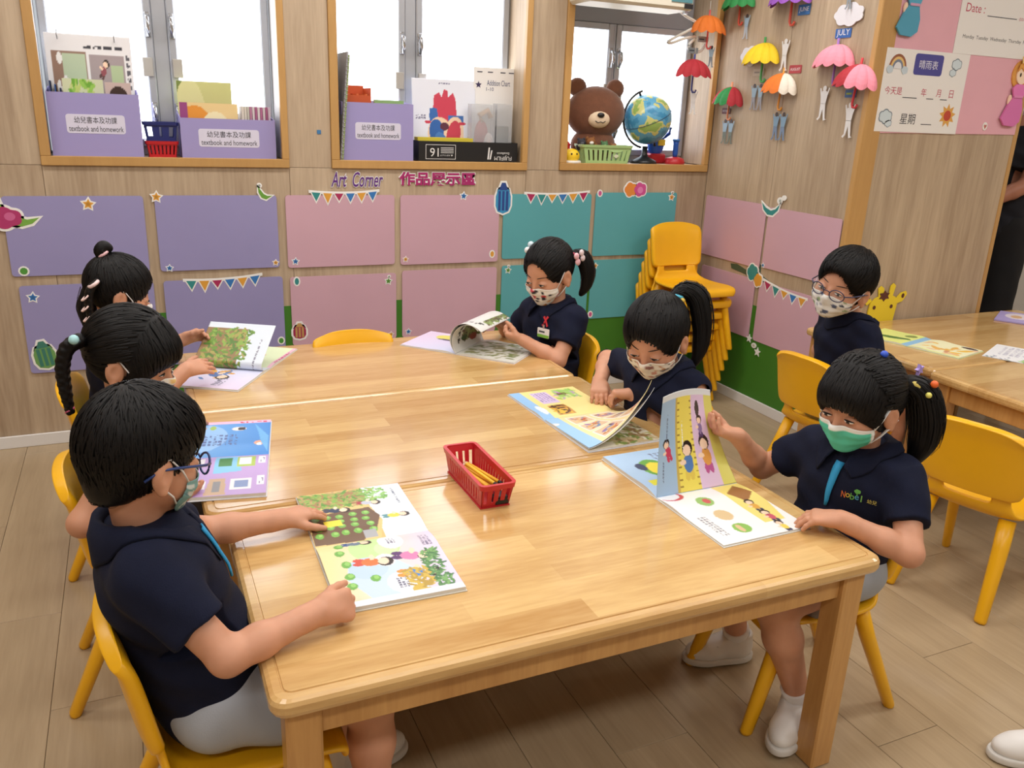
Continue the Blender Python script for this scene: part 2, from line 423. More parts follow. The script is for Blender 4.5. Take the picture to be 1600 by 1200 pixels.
# windows
ALU = MATS['alu']
pane_m = bpy.data.materials.new('frosted_pane'); pane_m.use_nodes = True
_b = pane_m.node_tree.nodes['Principled BSDF']; _b.inputs['Base Color'].default_value = (.8, .82, .85, 1); _b.inputs['Roughness'].default_value = .25
_n = pane_m.node_tree.nodes.new('ShaderNodeTexNoise'); _n.inputs['Scale'].default_value = 2.5
_r = pane_m.node_tree.nodes.new('ShaderNodeMapRange'); _r.inputs['To Min'].default_value = WINDOW_GLOW*.92; _r.inputs['To Max'].default_value = WINDOW_GLOW*1.08
pane_m.node_tree.links.new(_n.outputs['Fac'], _r.inputs['Value']); pane_m.node_tree.links.new(_r.outputs[0], _b.inputs['Emission Strength'])
_b.inputs['Emission Color'].default_value = (.90, .94, 1, 1)
def window(i, x0, x1, z0, z1, mid0, mid1, ztop, label):
    w = G().box((x0+.004, YB+.225, z0+.01), (x1-.004, YB+.238, z0+.04)).obj('window_%d' % i, ALU); tag(w, label, kind='structure')
    t = .034
    for lo, hi in (((x0, YB-.012, z0), (x1, YB+.012, z0+t)), ((x0, YB-.012, z1-t), (x1, YB+.012, z1)), ((x0, YB-.012, z0+t), (x0+t, YB+.012, z1-t)), ((x1-t*.8, YB-.012, z0+t), (x1, YB+.012, z1-t))):
        G().box(lo, hi, ch=.002).obj('frame_board', TRIM, w)
    a, b = x0+t, x1-t*.8
    s = G().box((x0+.006, YB+.012, z0+.014), (x1-.006, YB+.235, z0+t-.004)).obj('window_sill', M('sill', (196, 170, 142), .45), w)
    for lo, hi in (((x0+.004, YB+.012, z0+t), (x0+t*.7, YB+.235, z1)), ((x1-t*.6, YB+.012, z0+t), (x1-.002, YB+.235, z1))):
        G().box(lo, hi).obj('reveal_board', LAM if i != 1 else M('reveal_white', (214, 212, 212), .5), w)
    G().box((a, YB+.2, z0+t-.004), (b, YB+.225, z0+t+.05), ch=.003).obj('bottom_rail', ALU, w)
    G().box((a, YB+.2, ztop), (b, YB+.225, z1), ch=.003).obj('head_panel', M('alu_grey', (150, 152, 160), .4, metal=.2), w)
    G().box((mid0+.03, YB+.195, z0+t+.02), (mid1-.03, YB+.225, ztop), ch=.003).obj('mullion', ALU, w)
    for (p0, p1, side) in ((a, mid0+.03, 1), (mid1-.03, b, -1)):
        fw = .03
        sash = G()
        sash.box((p0, YB+.188, z0+t+.03), (p0+fw, YB+.215, ztop), ch=.004); sash.box((p1-fw, YB+.188, z0+t+.03), (p1, YB+.215, ztop), ch=.004)
        sash.box((p0+fw, YB+.19, z0+t+.03), (p1-fw, YB+.213, z0+t+.06), ch=.003); sash.box((p0+fw, YB+.19, ztop-.03), (p1-fw, YB+.213, ztop), ch=.003)
        so = sash.obj('sash_frame', ALU, w)
        G().box((p0+fw-.003, YB+.2, z0+t+.055), (p1-fw+.003, YB+.206, ztop-.028)).obj('pane', pane_m, w)
        hx = (p1-.015) if side == 1 else (p0+.015)
        for hz in (z0+.19, z0+.52):
            g = G().box((hx-.01, YB+.180, hz-.045), (hx+.01, YB+.188, hz+.045), ch=.003)
            g.tube([(hx, YB+.178, hz+.032), (hx, YB+.158, hz+.022), (hx, YB+.155, hz-.01), (hx, YB+.172, hz-.042)], [.007, .008, .008, .006], 8)
            g.obj('handle', M('steel', (190, 192, 196), .25, metal=.8), so)
        G().box((hx-side*.012-.018, YB+.178, z0+.33), (hx-side*.012+.018, YB+.188, z0+.40), ch=.002).obj('latch_plate', M('latch', (176, 172, 166), .4), so)
window(1, *WIN[0], -.006, .109, 2.02, 'left window with purple textbook boxes on its sill')
window(2, *WIN[1], 1.015, 1.125, 2.02, 'middle window with heart chart and black carton on its sill')
window(3, *WIN[2], 2.065, 2.14, 1.765, 'right window with plush bear and globe on its sill')

# ceiling lights: the lamps of the room, plus one added for the side wall
dif = M('lamp_diffuser', (255, 250, 242), .4, emit=1.5); cas = M('lamp_case', (225, 225, 225), .4)
for k, (x, y) in enumerate(LAMP_SPOTS):
    t = thing('ceiling_light', 'long white ceiling light panel ' + ['over the floor behind the camera, left', 'over the floor behind the camera, middle', 'over the floor behind the camera, right', 'above the chairs at the front left', 'above the nearest reading table', 'above the empty chair at the right', 'beside the window wall at the far left', 'above the farthest reading table', 'near the corner with the chair stack', 'over the far end of the right tables', 'above the area behind the partition'][k], 'ceiling light', (x, y, CEIL-.06), 0, 'ceiling light panels')
    G().box((-.62, -.17, .02), (.62, .17, .059), ch=.004).obj('case', cas, t)
    G().box((-.6, -.15, .012), (.6, .15, .0198)).obj('diffuser', dif, t)
    L = bpy.data.lights.new('lamp', 'AREA'); L.shape = 'RECTANGLE'; L.size = 1.15; L.size_y = .28; L.energy = LAMP_POWER; L.color = (1.0, .975, .95)
    lo = bpy.data.objects.new('lamp', L); link(lo, t); lo.location = (0, 0, .008)

# ================================================================== tables
def ring_loft(g, rings, cap=True, mi=0):
    n = len(rings[0]); V = [p for r in rings for p in r]; F = []
    for k in range(len(rings)-1):
        for i in range(n):
            F.append((k*n+i, k*n+(i+1) % n, (k+1)*n+(i+1) % n, (k+1)*n+i))
    F.append(list(range(n))[::-1]); F.append([(len(rings)-1)*n+i for i in range(n)])
    g.add(V, F, mi, False)
def table(label, x0, y0, w, d, h, group):
    t = thing('table', label, 'table', (x0, y0, 0), 0, group)
    g = G(); rings = []
    for off, z in ((.010, -.032), (.003, -.029), (0, -.022), (0, -.010), (.003, -.004), (.009, -.0008), (.0205, -.0004), (.0212, -.0022), (.0232, -.0022), (.024, 0)):
        rings.append([(a, b, h+z) for a, b in rrect(off, off, w-off, d-off, max(.028-off*.6, .006), 5)])
    ring_loft(g, rings)
    g.obj('tabletop', MATS['table_wood'], t)
    lw = .055; ins = .022; LW = MATS['table_leg_wood']
    for a in (ins, w-ins-lw):
        for b in (ins, d-ins-lw):
            G().box((a, b, 0), (a+lw, b+lw, h-.033), ch=.004).obj('leg', LW, t)
    ah = .062; zt = h-.033
    for lo, hi in (((ins+lw, ins+.012, zt-ah), (w-ins-lw, ins+.034, zt)), ((ins+lw, d-ins-.034, zt-ah), (w-ins-lw, d-ins-.012, zt)), ((ins+.012, ins+lw, zt-ah), (ins+.034, d-ins-lw, zt)), ((w-ins-.034, ins+lw, zt-ah), (w-ins-.012, d-ins-lw, zt))):
        G().box(lo, hi, ch=.002).obj('apron', LW, t)
    return t
TH = .52; TD = .636
table('honey wood kindergarten table nearest the camera, with red pencil basket', 0, 0, 1.2, TD, TH, 'reading tables')
table('honey wood kindergarten table in the middle of the joined row', -.035, TD+.002, 1.225, TD, TH, 'reading tables')
table('honey wood kindergarten table farthest back, nearest the window wall', -.02, 2*TD+.004, 1.205, TD-.01, TH, 'reading tables')
table('honey wood table in front of the wood partition at the right', 2.43, .925, 1.33, .64, .528, 'tables at the right')
table('honey wood table at the right edge beside the empty chair', 2.40, .28, 1.33, .64, .528, 'tables at the right')

# ================================================================== chairs
YEL = MATS['yellow_plastic']
def spline(pts, n):
    pts = np.array(pts, float); m = len(pts); out = []
    for k in range(n+1):
        t = k/n*(m-1); i = min(int(t), m-2); u = t-i
        p0, p1, p2, p3 = pts[max(i-1, 0)], pts[i], pts[i+1], pts[min(i+2, m-1)]
        out.append(.5*((2*p1)+(-p0+p2)*u+(2*p0-5*p1+4*p2-p3)*u*u+(-p0+3*p1-3*p2+p3)*u**3))
    return np.array(out)
def make_chair():
    t = thing('child_chair', 'x', 'chair')
    # shell profile: y (forward), z, half width, edge lift (how far edges rise), front wrap
    prof = spline([(.163, .258, .135, 0, 0), (.162, .276, .145, .001, 0), (.145, .287, .152, .004, 0), (.09, .287, .155, .008, 0), (.02, .281, .154, .011, 0), (-.06, .280, .150, .013, 0), (-.105, .287, .143, .013, .004), (-.130, .305, .130, .008, .012), (-.143, .335, .116, .002, .02), (-.150, .362, .116, 0, .022)], 26)
    def sec(P, nu=14):
        rows = []
        for (y, z, hw, lift, wrap) in P:
            row = []
            for i in range(nu+1):
                u = -1+2*i/nu; e = abs(u)**3
                row.append((u*hw, y+wrap*u*u, z+lift*e))
            rows.append(row)
        return rows
    rows = sec(prof); g = G(); nu = 14
    V = [p for r in rows for p in r]; F = []
    nr = len(rows)
    for j in range(nr-1):
        for i in range(nu):
            # hand slot where seat meets back
            if j >= nr-4 and 3 <= i <= nu-4: continue
            F.append((j*(nu+1)+i, j*(nu+1)+i+1, (j+1)*(nu+1)+i+1, (j+1)*(nu+1)+i))
    g.add(V, F, 0, True)
    g.obj('seat', YEL, t, solid=.013, sub=1, smooth=True)
    pb = spline([(-.150, .356, .120, 0, .022), (-.153, .368, .140, 0, .026), (-.160, .40, .146, 0, .028), (-.170, .46, .149, 0, .028), (-.180, .515, .149, -.003, .027), (-.188, .543, .148, -.016, .026), (-.193, .558, .146, -.026, .025), (-.195, .566, .144, -.032, .024)], 18)
    rows = sec(pb); g = G(); V = [p for r in rows for p in r]; nr = len(rows)
    F = [(j*(nu+1)+i, j*(nu+1)+i+1, (j+1)*(nu+1)+i+1, (j+1)*(nu+1)+i) for j in range(nr-1) for i in range(nu)]
    g.add(V, F, 0, True)
    g.obj('backrest', YEL, t, solid=.024, sub=1, smooth=True)
    for sx in (-1, 1):
        G().tube([(sx*.112, .110, .280), (sx*.117, .127, .2), (sx*.131, .183, .006), (sx*.131, .184, 0)], [.022, .021, .016, .013], 10, flat=.8).obj('leg', YEL, t)
        G().tube([(sx*.108, -.095, .280), (sx*.116, -.125, .2), (sx*.134, -.212, .006), (sx*.134, -.214, 0)], [.023, .022, .017, .014], 10, flat=.8).obj('leg', YEL, t)
    return t
chair0 = make_chair(); _used = []
def chair(label, x, y, z, ang, group=None, tilt=0):
    """ang: direction the sitter faces, degrees from +x"""
    o = chair0 if not _used else copy_tree(chair0); _used.append(1)
    o.location = (x, y, z); o.rotation_euler = (tilt, 0, R(ang-90)); tag(o, label, 'chair')
    o['group'] = group or 'yellow chairs at the tables'
    return o
chair('yellow plastic chair under the boy with blue glasses at front left', -.025, .285, 0, 0)
chair('yellow plastic chair under the girl reading the blue and purple book', -.12, .91, 0, -2)
chair('yellow plastic chair under the girl with the top bun by the wall', -.15, 1.53, 0, -3)
chair('empty yellow plastic chair tucked behind the far table edge', .575, 1.690, 0, -90)
chair('yellow plastic chair under the girl with the name badge', 1.20, 1.60, 0, 182)
chair('yellow plastic chair under the girl with the high ponytail', 1.18, .905, 0, 180)
chair('yellow plastic chair under the girl in the green mask', 1.262, .275, 0, 173)
chair('yellow plastic chair under the boy turning round at the right', 2.185, 1.115, 0, 4)
chair('empty yellow plastic chair at the right edge of the picture', 2.16, .465, 0, 16)
NST = 6
words = ['bottom', 'second from the bottom', 'third from the bottom', 'third from the top', 'second from the top', 'topmost']
for k in range(NST):
    chair('yellow plastic chair, %s of the corner stack' % words[k], 2.33, 2.335-.018*k, .058*k, -90, 'stacked yellow chairs')
# ================================================================== display panels and stickers
def panel(label, fr, x0, z0, x1, z1, col, cut=False):
    P = rrect(x0, z0, x1, z1, .012, 3)
    G().prism(P, .003, .0062, fr).obj('display_panel', M('panel_%d_%d_%d' % col, col, .6, var=.02, vscale=5))
    return tag(bpy.data.objects[-1] if False else COL.objects[-1], label, 'display panel', 'coloured display panels')
LAV = (150, 145, 192); PNK = (206, 166, 182); TEA = (90, 168, 176)
for lab, a in (('top left lavender display panel with the crescent and cloud sticker', (-.545, .682, -.07, .978)), ('upper lavender display panel right of the first, below window', (-.030, .682, .434, .979)),
               ('bottom left lavender display panel with the green lantern sticker', (-.53, .30, -.062, .645)), ('lower lavender display panel under the bunting sticker', (-.025, .292, .443, .642))):
    panel(lab, BACK, *a, LAV)
for lab, a in (('upper left pink display panel under the words Art Corner', (.469, .677, .935, .979)), ('upper right pink display panel beside the blue lantern sticker', (.962, .672, .1434*10, .978)),
               ('lower left pink display panel with the maroon lantern sticker', (.474, .335, .941, .637)), ('lower right pink display panel behind the far table', (.969, .335, 1.432, .645))):
    panel(lab, BACK, *a, PNK)
for lab, a in (('upper left teal display panel with the bunting sticker', (1.455, .682, 1.918, .982)), ('upper right teal display panel beside the corner of the room', (1.942, .680, 2.412, .988)),
               ('lower left teal display panel behind the girl with the badge', (1.458, .362, 1.928, .650)), ('lower right teal display panel behind the chair stack', (1.943, .362, 2.40, .660))):
    panel(lab, BACK, *a, TEA)
for lab, a in (('upper pink display panel on the side wall nearest the corner', (-2.525, .680, -2.066, .978)), ('upper pink display panel on the side wall beside the partition', (-2.05, .690, -1.598, .970)),
               ('lower pink display panel on the side wall behind the chair stack', (-2.50, .335, -2.078, .625)), ('lower pink display panel on the side wall behind the boy', (-2.045, .335, -1.60, .622))):
    panel(lab, RIGHT, *a, PNK)

WHT = M('sticker_white', (240, 240, 238), .5)
def sticker(name, label, fr, backing, parts, group=None, h=.007):
    """backing: white die-cut outline(s); parts: (name, polygon, colour)"""
    g = G()
    for P in backing: g.prism(P, h-.0035, h, fr)
    o = g.obj(name, WHT); tag(o, label, 'sticker', group)
    for i, (n, P, c) in enumerate(parts):
        p_ = G().prism(P, h, h+.0006+.0002*i, fr).obj(n, C(c), o)
    return o
OR, BL, GR, TE, MA, PK = (222, 160, 60), (52, 120, 190), (104, 160, 70), (50, 140, 140), (170, 40, 90), (205, 90, 150)
def st_star(label, fr, x, z, r, c, rot=90, bow=False):
    back = [hull_off(star(x, z, r, rot, q=.5), r*.28)]; parts = [('star', star(x, z, r, rot, q=.5), c), ('star_center', star(x, z, r*.5, rot, q=.55), tuple(int(v*.82) for v in c))]
    if bow:
        back.append(circ(x+r*.25, z+r*1.5, r*.6, r*.5)); parts.append(('bow', circ(x+r*.25, z+r*1.5, r*.3, r*.2, 10), (150, 160, 150)))
    sticker('star_sticker', label, fr, back, parts, 'die-cut star stickers')
def st_bunting(label, fr, x0, z0, x1, z1, cols, s):
    n = len(cols); back = []; parts = []
    sag = lambda t: -.008*4*t*(1-t)
    for i, c in enumerate(cols):
        t0, t1 = (i+.12)/n, (i+.88)/n; k = s*(1.15 if i in (1,) else .85 if i == 2 else 1.0)
        xa, xb = x0+(x1-x0)*t0, x0+(x1-x0)*t1; za, zb = z0+(z1-z0)*t0+sag(t0), z0+(z1-z0)*t1+sag(t1)
        tri = [(xa, za), ((xa+xb)/2, (za+zb)/2-k), (xb, zb)]
        parts.append(('flag', tri, c)); back.append(hull_off(tri, .006))
    top = [(x0+(x1-x0)*t, z0+(z1-z0)*t+sag(t)+.008) for t in np.linspace(-.02, 1.02, 9)]; bot = [(x0+(x1-x0)*t, z0+(z1-z0)*t+sag(t)-.004) for t in np.linspace(1.02, -.02, 9)]
    back.append(bot+top)
    # keep the strips a hair apart so that they do not share a plane
    g = G()
    for i, P in enumerate(back): g.prism(P, .0035, .0070-.0001*i, fr)
    o = g.obj('bunting_sticker', WHT); tag(o, label, 'sticker', 'bunting stickers')
    for n_, P, c in parts: G().prism(P, .0070, .0077, fr).obj(n_, C(c), o)
BC = [TE, OR, MA, BL, OR, BL]
st_bunting('bunting sticker on the upper left pink panel', BACK, .572, .992, .862, .995, BC, .036)
st_bunting('bunting sticker on the upper left teal panel', BACK, 1.565, .984, 1.90, .990, [MA, TE, OR, BL, OR, MA], .036)
st_bunting('bunting sticker on the lower lavender panel beside the girl with the bun', BACK, .055, .640, .355, .652, BC, .036)
st_bunting('bunting sticker on the side wall beside the boy with glasses', RIGHT, -2.02, .632, -1.73, .600, [MA, TE, OR, BL, OR], .036)
for lab, x, z, r, c, bow in (('orange star sticker on the top left lavender panel', -.262, .948, .020, OR, 0), ('orange star sticker between the two upper lavender panels', -.022, .974, .018, OR, 0),
    ('tiny blue star sticker at the lower corner of a lavender panel', .003, .694, .012, BL, 0), ('tiny orange star sticker at the right corner of a lavender panel', .418, .702, .011, OR, 0),
    ('blue star sticker at the lower left of the first pink panel', .500, .704, .013, BL, 0), ('blue star sticker on the lower left lavender panel', -.488, .600, .017, BL, 0),
    ('blue star sticker near the title letters', 1.257, .974, .015, BL, 0), ('small orange star sticker on the upper right pink panel', .985, .697, .011, OR, 0),
    ('green star sticker with a bow on the lower left pink panel', .905, .602, .014, GR, 1), ('green star sticker with a bow on the lower left teal panel', 1.49, .628, .013, GR, 1),
    ('small orange star sticker between the teal panels', 1.965, .632, .012, OR, 0), ('orange star sticker with a bow at the corner of the last teal panel', 2.38, .965, .015, OR, 1),
    ('small orange star sticker just above the far table', .915, .355, .011, OR, 0), ('small blue star sticker just above the far table', .998, .362, .012, BL, 0)):
    st_star(lab, BACK, x, z, r, c, 84, bow)
st_star('tiny blue star sticker beside the cloud on the side wall', RIGHT, -2.04, .700, .010, BL)
# crescents, clouds, lanterns, leaves
mo = moon(-.545, .955, .075, -20, .8)
cr1 = [(-.560, 1.02), (-.575, 1.0), (-.582, .96), (-.565, .915), (-.535, .88), (-.490, .868), (-.455, .878), (-.430, .900), (-.47, .893), (-.51, .905), (-.545, .935), (-.556, .975)]
sticker('moon_sticker', 'large green crescent with a maroon cloud sticker at the left edge', BACK, [hull_off(cr1, .009), hull_off(cloud(-.545, .900, .12, .075), .009)], [('crescent', cr1, (120, 172, 70)), ('cloud', cloud(-.545, .900, .12, .075), (176, 52, 108)), ('cloud_puff', circ(-.525, .905, .018, .015), (205, 100, 150))])
cr2 = lambda x, z, s: [(x-s, z+s), (x-s*.95, z+s*.2), (x-s*.55, z-s*.55), (x+s*.1, z-s*.8), (x+s, z-s*.25), (x+s*.3, z-s*.3), (x-s*.25, z), (x-s*.6, z+s*.5)]
sticker('moon_sticker', 'small green crescent sticker on the second lavender panel', BACK, [hull_off(cr2(.39, .985, .028), .006), circ(.368, 1.018, .011)], [('crescent', cr2(.39, .985, .028), (104, 160, 60)), ('bow', circ(.368, 1.018, .005, .005, 8), (150, 160, 150))])
cr3 = [(-2.10, .985), (-2.085, .955), (-2.055, .935), (-2.02, .935), (-1.99, .96), (-1.98, .99), (-2.005, .965), (-2.035, .955), (-2.07, .965)]
sticker('moon_sticker', 'teal crescent sticker on top of the side wall panels', RIGHT, [hull_off(cr3, .008), circ(-1.985, 1.005, .018, .016), circ(-1.96, 1.02, .015, .012)], [('crescent', cr3, TE), ('bow', circ(-1.982, 1.005, .008, .007, 8), (170, 180, 175))])
sticker('cloud_sticker', 'orange and pink cloud sticker on the last teal panel', BACK, [hull_off(cloud(2.135, 1.003, .07, .065, 30, 5), .006), hull_off(cloud(2.19, 1.003, .07, .065, 30, 5), .006)], [('cloud', cloud(2.135, 1.003, .07, .065, 30, 5), (226, 140, 60)), ('cloud', cloud(2.19, 1.003, .07, .065, 30, 5), (205, 80, 150)), ('puff', circ(2.19, 1.0, .016), (225, 130, 185))])
sticker('cloud_sticker', 'teal and orange cloud sticker at the middle of the side wall', RIGHT, [hull_off(cloud(-2.105, .655, .075, .075, 30, 5), .006), hull_off(cloud(-2.06, .625, .055, .06, 30, 5), .006)], [('cloud', cloud(-2.105, .655, .075, .075, 30, 5), TE), ('cloud', cloud(-2.06, .625, .055, .06, 30, 5), OR)])
def lantern(label, fr, x, z, w, h, c1, c2, rot=0):
    body = [(x-w*.36, z+h*.28), (x-w*.5, z+h*.1), (x-w*.5, z-h*.15), (x-w*.36, z-h*.3), (x, z-h*.36), (x+w*.36, z-h*.3), (x+w*.5, z-h*.15), (x+w*.5, z+h*.1), (x+w*.36, z+h*.28), (x, z+h*.33)]
    top = [(x-w*.3, z+h*.26), (x-w*.12, z+h*.46), (x+w*.12, z+h*.46), (x+w*.3, z+h*.26)]
    stp = [(x-w*.08, z+h*.24), (x+w*.08, z+h*.24), (x+w*.08, z-h*.28), (x-w*.08, z-h*.28)]
    rt = lambda P: [(x+(a-x)*math.cos(R(rot))-(b-z)*math.sin(R(rot)), z+(a-x)*math.sin(R(rot))+(b-z)*math.cos(R(rot))) for a, b in P]
    stp2 = [(a-w*.25, b*1) for a, b in stp]; stp3 = [(a+w*.25, b) for a, b in stp]
    sticker('lantern_sticker', label, fr, [hull_off(rt(body), .008), hull_off(rt(top), .008)], [('lantern_body', rt(body), c1), ('cap', rt(top), c2), ('stripe', rt(stp), c2), ('stripe', rt(stp2), c2), ('stripe', rt(stp3), c2)])
lantern('green lantern sticker on the lower left lavender panel', BACK, -.475, .365, .075, .135, (110, 160, 90), (60, 125, 110), 8)
lantern('blue pointed lantern sticker between the pink and teal panels', BACK, 1.452, .955, .075, .17, (60, 150, 200), (40, 70, 140), 0)
lantern('maroon round lantern sticker just above the far table', BACK, .505, .395, .055, .085, (160, 35, 80), (190, 150, 90), 0)
for lab, fr, x, z, rx, rz, c in (('green blob sticker at the corner of the top left lavender panel', BACK, -.505, .702, .013, .013, (80, 150, 60)), ('green leaf sticker low on the lavender panel by the table', BACK, .425, .362, .010, .012, (80, 150, 60)),
    ('tiny teal bell sticker on the lower left pink panel', BACK, .502, .618, .009, .015, TE), ('tiny orange sticker at the right of the upper right pink panel', BACK, 1.405, .708, .009, .013, OR),
    ('tiny magenta leaf sticker between the upper teal panels', BACK, 1.963, .985, .009, .012, PK), ('tiny magenta leaf sticker low beside the green strip', BACK, 1.955, .385, .009, .012, PK)):
    sticker('leaf_sticker', lab, fr, [circ(x, z, rx+.006, rz+.006, 12)], [('leaf', circ(x, z, rx, rz, 10), c)], 'tiny leaf stickers')
bw = [(-2.075, .345), (-2.05, .32), (-2.03, .335), (-2.01, .30), (-1.99, .275)]
sticker('ribbon_sticker', 'white dangling star and ribbon sticker low on the side wall', RIGHT, [star(-2.07, .335, .022), circ(-2.03, .31, .018, .013, 10), star(-2.0, .285, .024)], [('ribbon', circ(-2.03, .31, .009, .006, 8), (200, 196, 180))])
hb = [(-2.28, .668), (-2.23, .673), (-2.15, .655), (-2.07, .70), (-2.057, .70), (-2.055, .655), (-1.98, .63), (-1.93, .62), (-1.93, .612), (-2.1, .628), (-2.27, .645)]
o = G().prism(hb, .0003, .0015, RIGHT).obj('vine_sticker', C((70, 88, 66))); tag(o, 'dark green vine strip between the side wall panels', 'sticker')

# title lettering on the window wall
def letters(name, label, body, fr, x, z, w, h, c, out, shear=0, off=.012):
    o = thing(name, label, 'lettering', tuple(fr(x, z, 0))); iv = Matrix.Translation(-o.location)
    v = text('letter_backing', body, fr, x, z, w*1.02, WHT, None, .0035, h*1.10, shear=shear, offset=out, extrude=.0)
    u = text('letters', body, fr, x, z, w, C(c), None, .0045, h, shear=shear, offset=off)
    for q in (v, u): q.parent = o; q.matrix_parent_inverse = iv
letters('wall_title', 'purple slanted title Art Corner above the pink panel', 'Art  Corner', BACK, .773, 1.044, .225, .062, (96, 44, 130), .05, .3, .012)
letters('wall_title', 'magenta Chinese title letters above the pink panels', '作品展示區', BACK, 1.135, 1.044, .355, .068, (168, 34, 106), .07, 0, .035)
o = G().prism([(.610, 1.225), (.626, 1.225), (.626, 1.241), (.610, 1.241)], .0, .002, BACK).obj('blue_square', C((60, 120, 170))); tag(o, 'small blue paper square stuck beside the middle window', 'sticker')

# ================================================================== paper umbrellas on the side wall
def paper_umbrella(label, y, z, s, cols, tilt=0, hc=(200, 60, 60), fr=None):
    """y,z: top of the canopy on the side wall; s: half width"""
    thread = fr is not None; fr = fr or Fr((XR, y, z), (0, -1, 0), (0, 0, 1)); c, sn = math.cos(R(tilt)), math.sin(R(tilt))
    fr = Fr(fr.o, fr.x*c+fr.y*sn, fr.y*c-fr.x*sn)
    t = thing('paper_umbrella', label, 'paper umbrella', tuple(fr.o), 0, 'paper umbrellas'); iv = Matrix.Translation(-t.location)
    n = 6; H = s*.78
    for k in range(n):
        a0, a1 = math.pi*k/n, math.pi*(k+1)/n
        def pt(u, v):
            a = a0+(a1-a0)*u; w_ = math.sin(math.pi*u)
            ph = v*1.45
            fold = 1-.16*(1-w_)*(1-.35*v)
            r = s*math.sin(ph)*fold; drop = H*(1-math.cos(ph))/(1-math.cos(1.45))
            return fr(-math.cos(a)*r, -drop*(.90+.10*w_)-s*.04*w_*v**4, .004+math.sin(a)*r*.75)
        g = G().grid(pt, 6, 8)
        q = g.obj('petal', M('paper_%d_%d_%d' % cols[k], cols[k], .75), t, solid=.0015, smooth=False); q.matrix_parent_inverse = iv
    g = G().tube([(0, .01+s*.12, .012), (0, -H, .012), (0, -H-s*.55, .012), (s*.06, -H-s*.66, .012), (s*.2, -H-s*.66, .012), (s*.25, -H-s*.55, .012)], s*.045, 6, fr)
    q = g.obj('handle', C(hc), t); q.matrix_parent_inverse = iv
    if thread: q = G().tube([(0, .01+s*.12, .012), (0, s*.12+.05, .012)], .0012, 5, fr).obj('thread', C((220, 216, 210)), t); q.matrix_parent_inverse = iv
    return fr
def doll(label, y, z, h, shirt, trousers, skin=(70, 60, 60), two=False, off=.012, fr=None):
    """flat cut-out figure with arms raised, hanging under an umbrella"""
    fr = fr or Fr((XR, y, z), (0, -1, 0), (0, 0, 1)); t = thing('paper_doll', label, 'paper doll', tuple(fr.o), 0, 'paper dolls'); iv = Matrix.Translation(-t.location)
    for k, dx in enumerate((-.2, .22) if two else (0,)):
        s = h; X = lambda P: [(dx*s+a*s, b*s) for a, b in P]; zz = off+.002*k
        P1 = [(-.09, .38), (.09, .38), (.12, .33), (.17, .48), (.21, .46), (.14, .22), (.10, .0), (-.10, .0), (-.13, .2), (-.2, .45), (-.16, .47), (-.11, .33)]
        P2 = [(-.10, .01), (.10, .01), (.13, -.25), (.16, -.44), (.22, -.47), (.10, -.5), (.02, -.15), (-.05, -.42), (-.13, -.5), (-.18, -.46), (-.10, -.38)]
        for n_, P, c in (('body', P1, shirt), ('legs', P2, trousers), ('head', circ(0, .45, .075, .085, 12), skin)):
            q = G().prism(X(P), zz, zz+.0014+(.0004 if n_ == 'head' else 0), fr).obj(n_, C(c), t); q.matrix_parent_inverse = iv
UR, UG, UO, UY, UP, UK, UW = (178, 44, 56), (46, 140, 74), (232, 124, 44), (246, 212, 40), (146, 84, 186), (244, 150, 170), (238, 230, 216)
paper_umbrella('plain orange paper umbrella nearest the window', 2.60, 1.805, 0.102, [UO]*6, 0, (220, 90, 90), fr=Fr((2.475, 2.525, 1.815), (1, 0, 0), (0, 0, 1)))
paper_umbrella('plain dark red paper umbrella left of the others', 2.695, 1.620, 0.104, [UR]*6, 0, (60, 70, 140), fr=Fr((2.414, 2.525, 1.617), (1, 0, 0), (0, 0, 1)))
paper_umbrella('green paper umbrella cut off by the top of the picture', 2.42, 1.93, 0.109, [UG]*6, 0, (220, 90, 70))
paper_umbrella('purple paper umbrella at the top of the side wall', 2.07, 1.925, 0.123, [UP]*6, 0, (220, 90, 70))
paper_umbrella('plain yellow paper umbrella in front of a cloud', 2.215, 1.685, 0.116, [UY]*6, 0, (80, 170, 90))
paper_umbrella('red and green paper umbrella, lowest of all', 2.415, 1.498, 0.104, [UR, UR, UG, UG, UR, UR], -4, (230, 150, 110))
paper_umbrella('orange and white paper umbrella below the yellow one', 2.065, 1.552, 0.107, [UW, UO, UO, UO, UW, UW], -4, (235, 160, 60))
paper_umbrella('plain pink paper umbrella under the blue month card', 1.765, 1.655, 0.110, [UK]*6, 0, (160, 110, 190))
paper_umbrella('pink and red paper umbrella closest to the partition', 1.625, 1.575, 0.113, [UK, UR, UR, UK, UK, UK], -6, (215, 60, 70))
DB, DW = (150, 176, 196), (228, 228, 230)
doll('blue paper doll under the orange umbrella', 2.615, 1.635, 0.095, DB, (130, 140, 150), fr=Fr((2.507, 2.525, 1.632), (1, 0, 0), (0, 0, 1)))
doll('white paper doll under the dark red umbrella', 2.70, 1.43, 0.112, DW, DW, DW, fr=Fr((2.43, 2.525, 1.42), (1, 0, 0), (0, 0, 1)))
doll('blue paper doll under the green umbrella', 2.36, 1.76, 0.106, DB, (170, 180, 190))
doll('white paper doll striding under the purple umbrella', 2.075, 1.625, 0.129, DW, DW, DW)
doll('pair of blue paper dolls under the yellow umbrella', 2.225, 1.45, 0.112, DB, (150, 150, 160), two=True)
doll('pair of paper dolls under the red and green umbrella', 2.41, 1.29, 0.112, DB, (110, 120, 110), two=True)
doll('pair of paper dolls under the orange and white umbrella', 2.05, 1.325, 0.118, (130, 160, 186), (120, 140, 170), two=True)
doll('wide white paper doll under the pink umbrella', 1.80, 1.425, 0.134, DW, DW, DW)
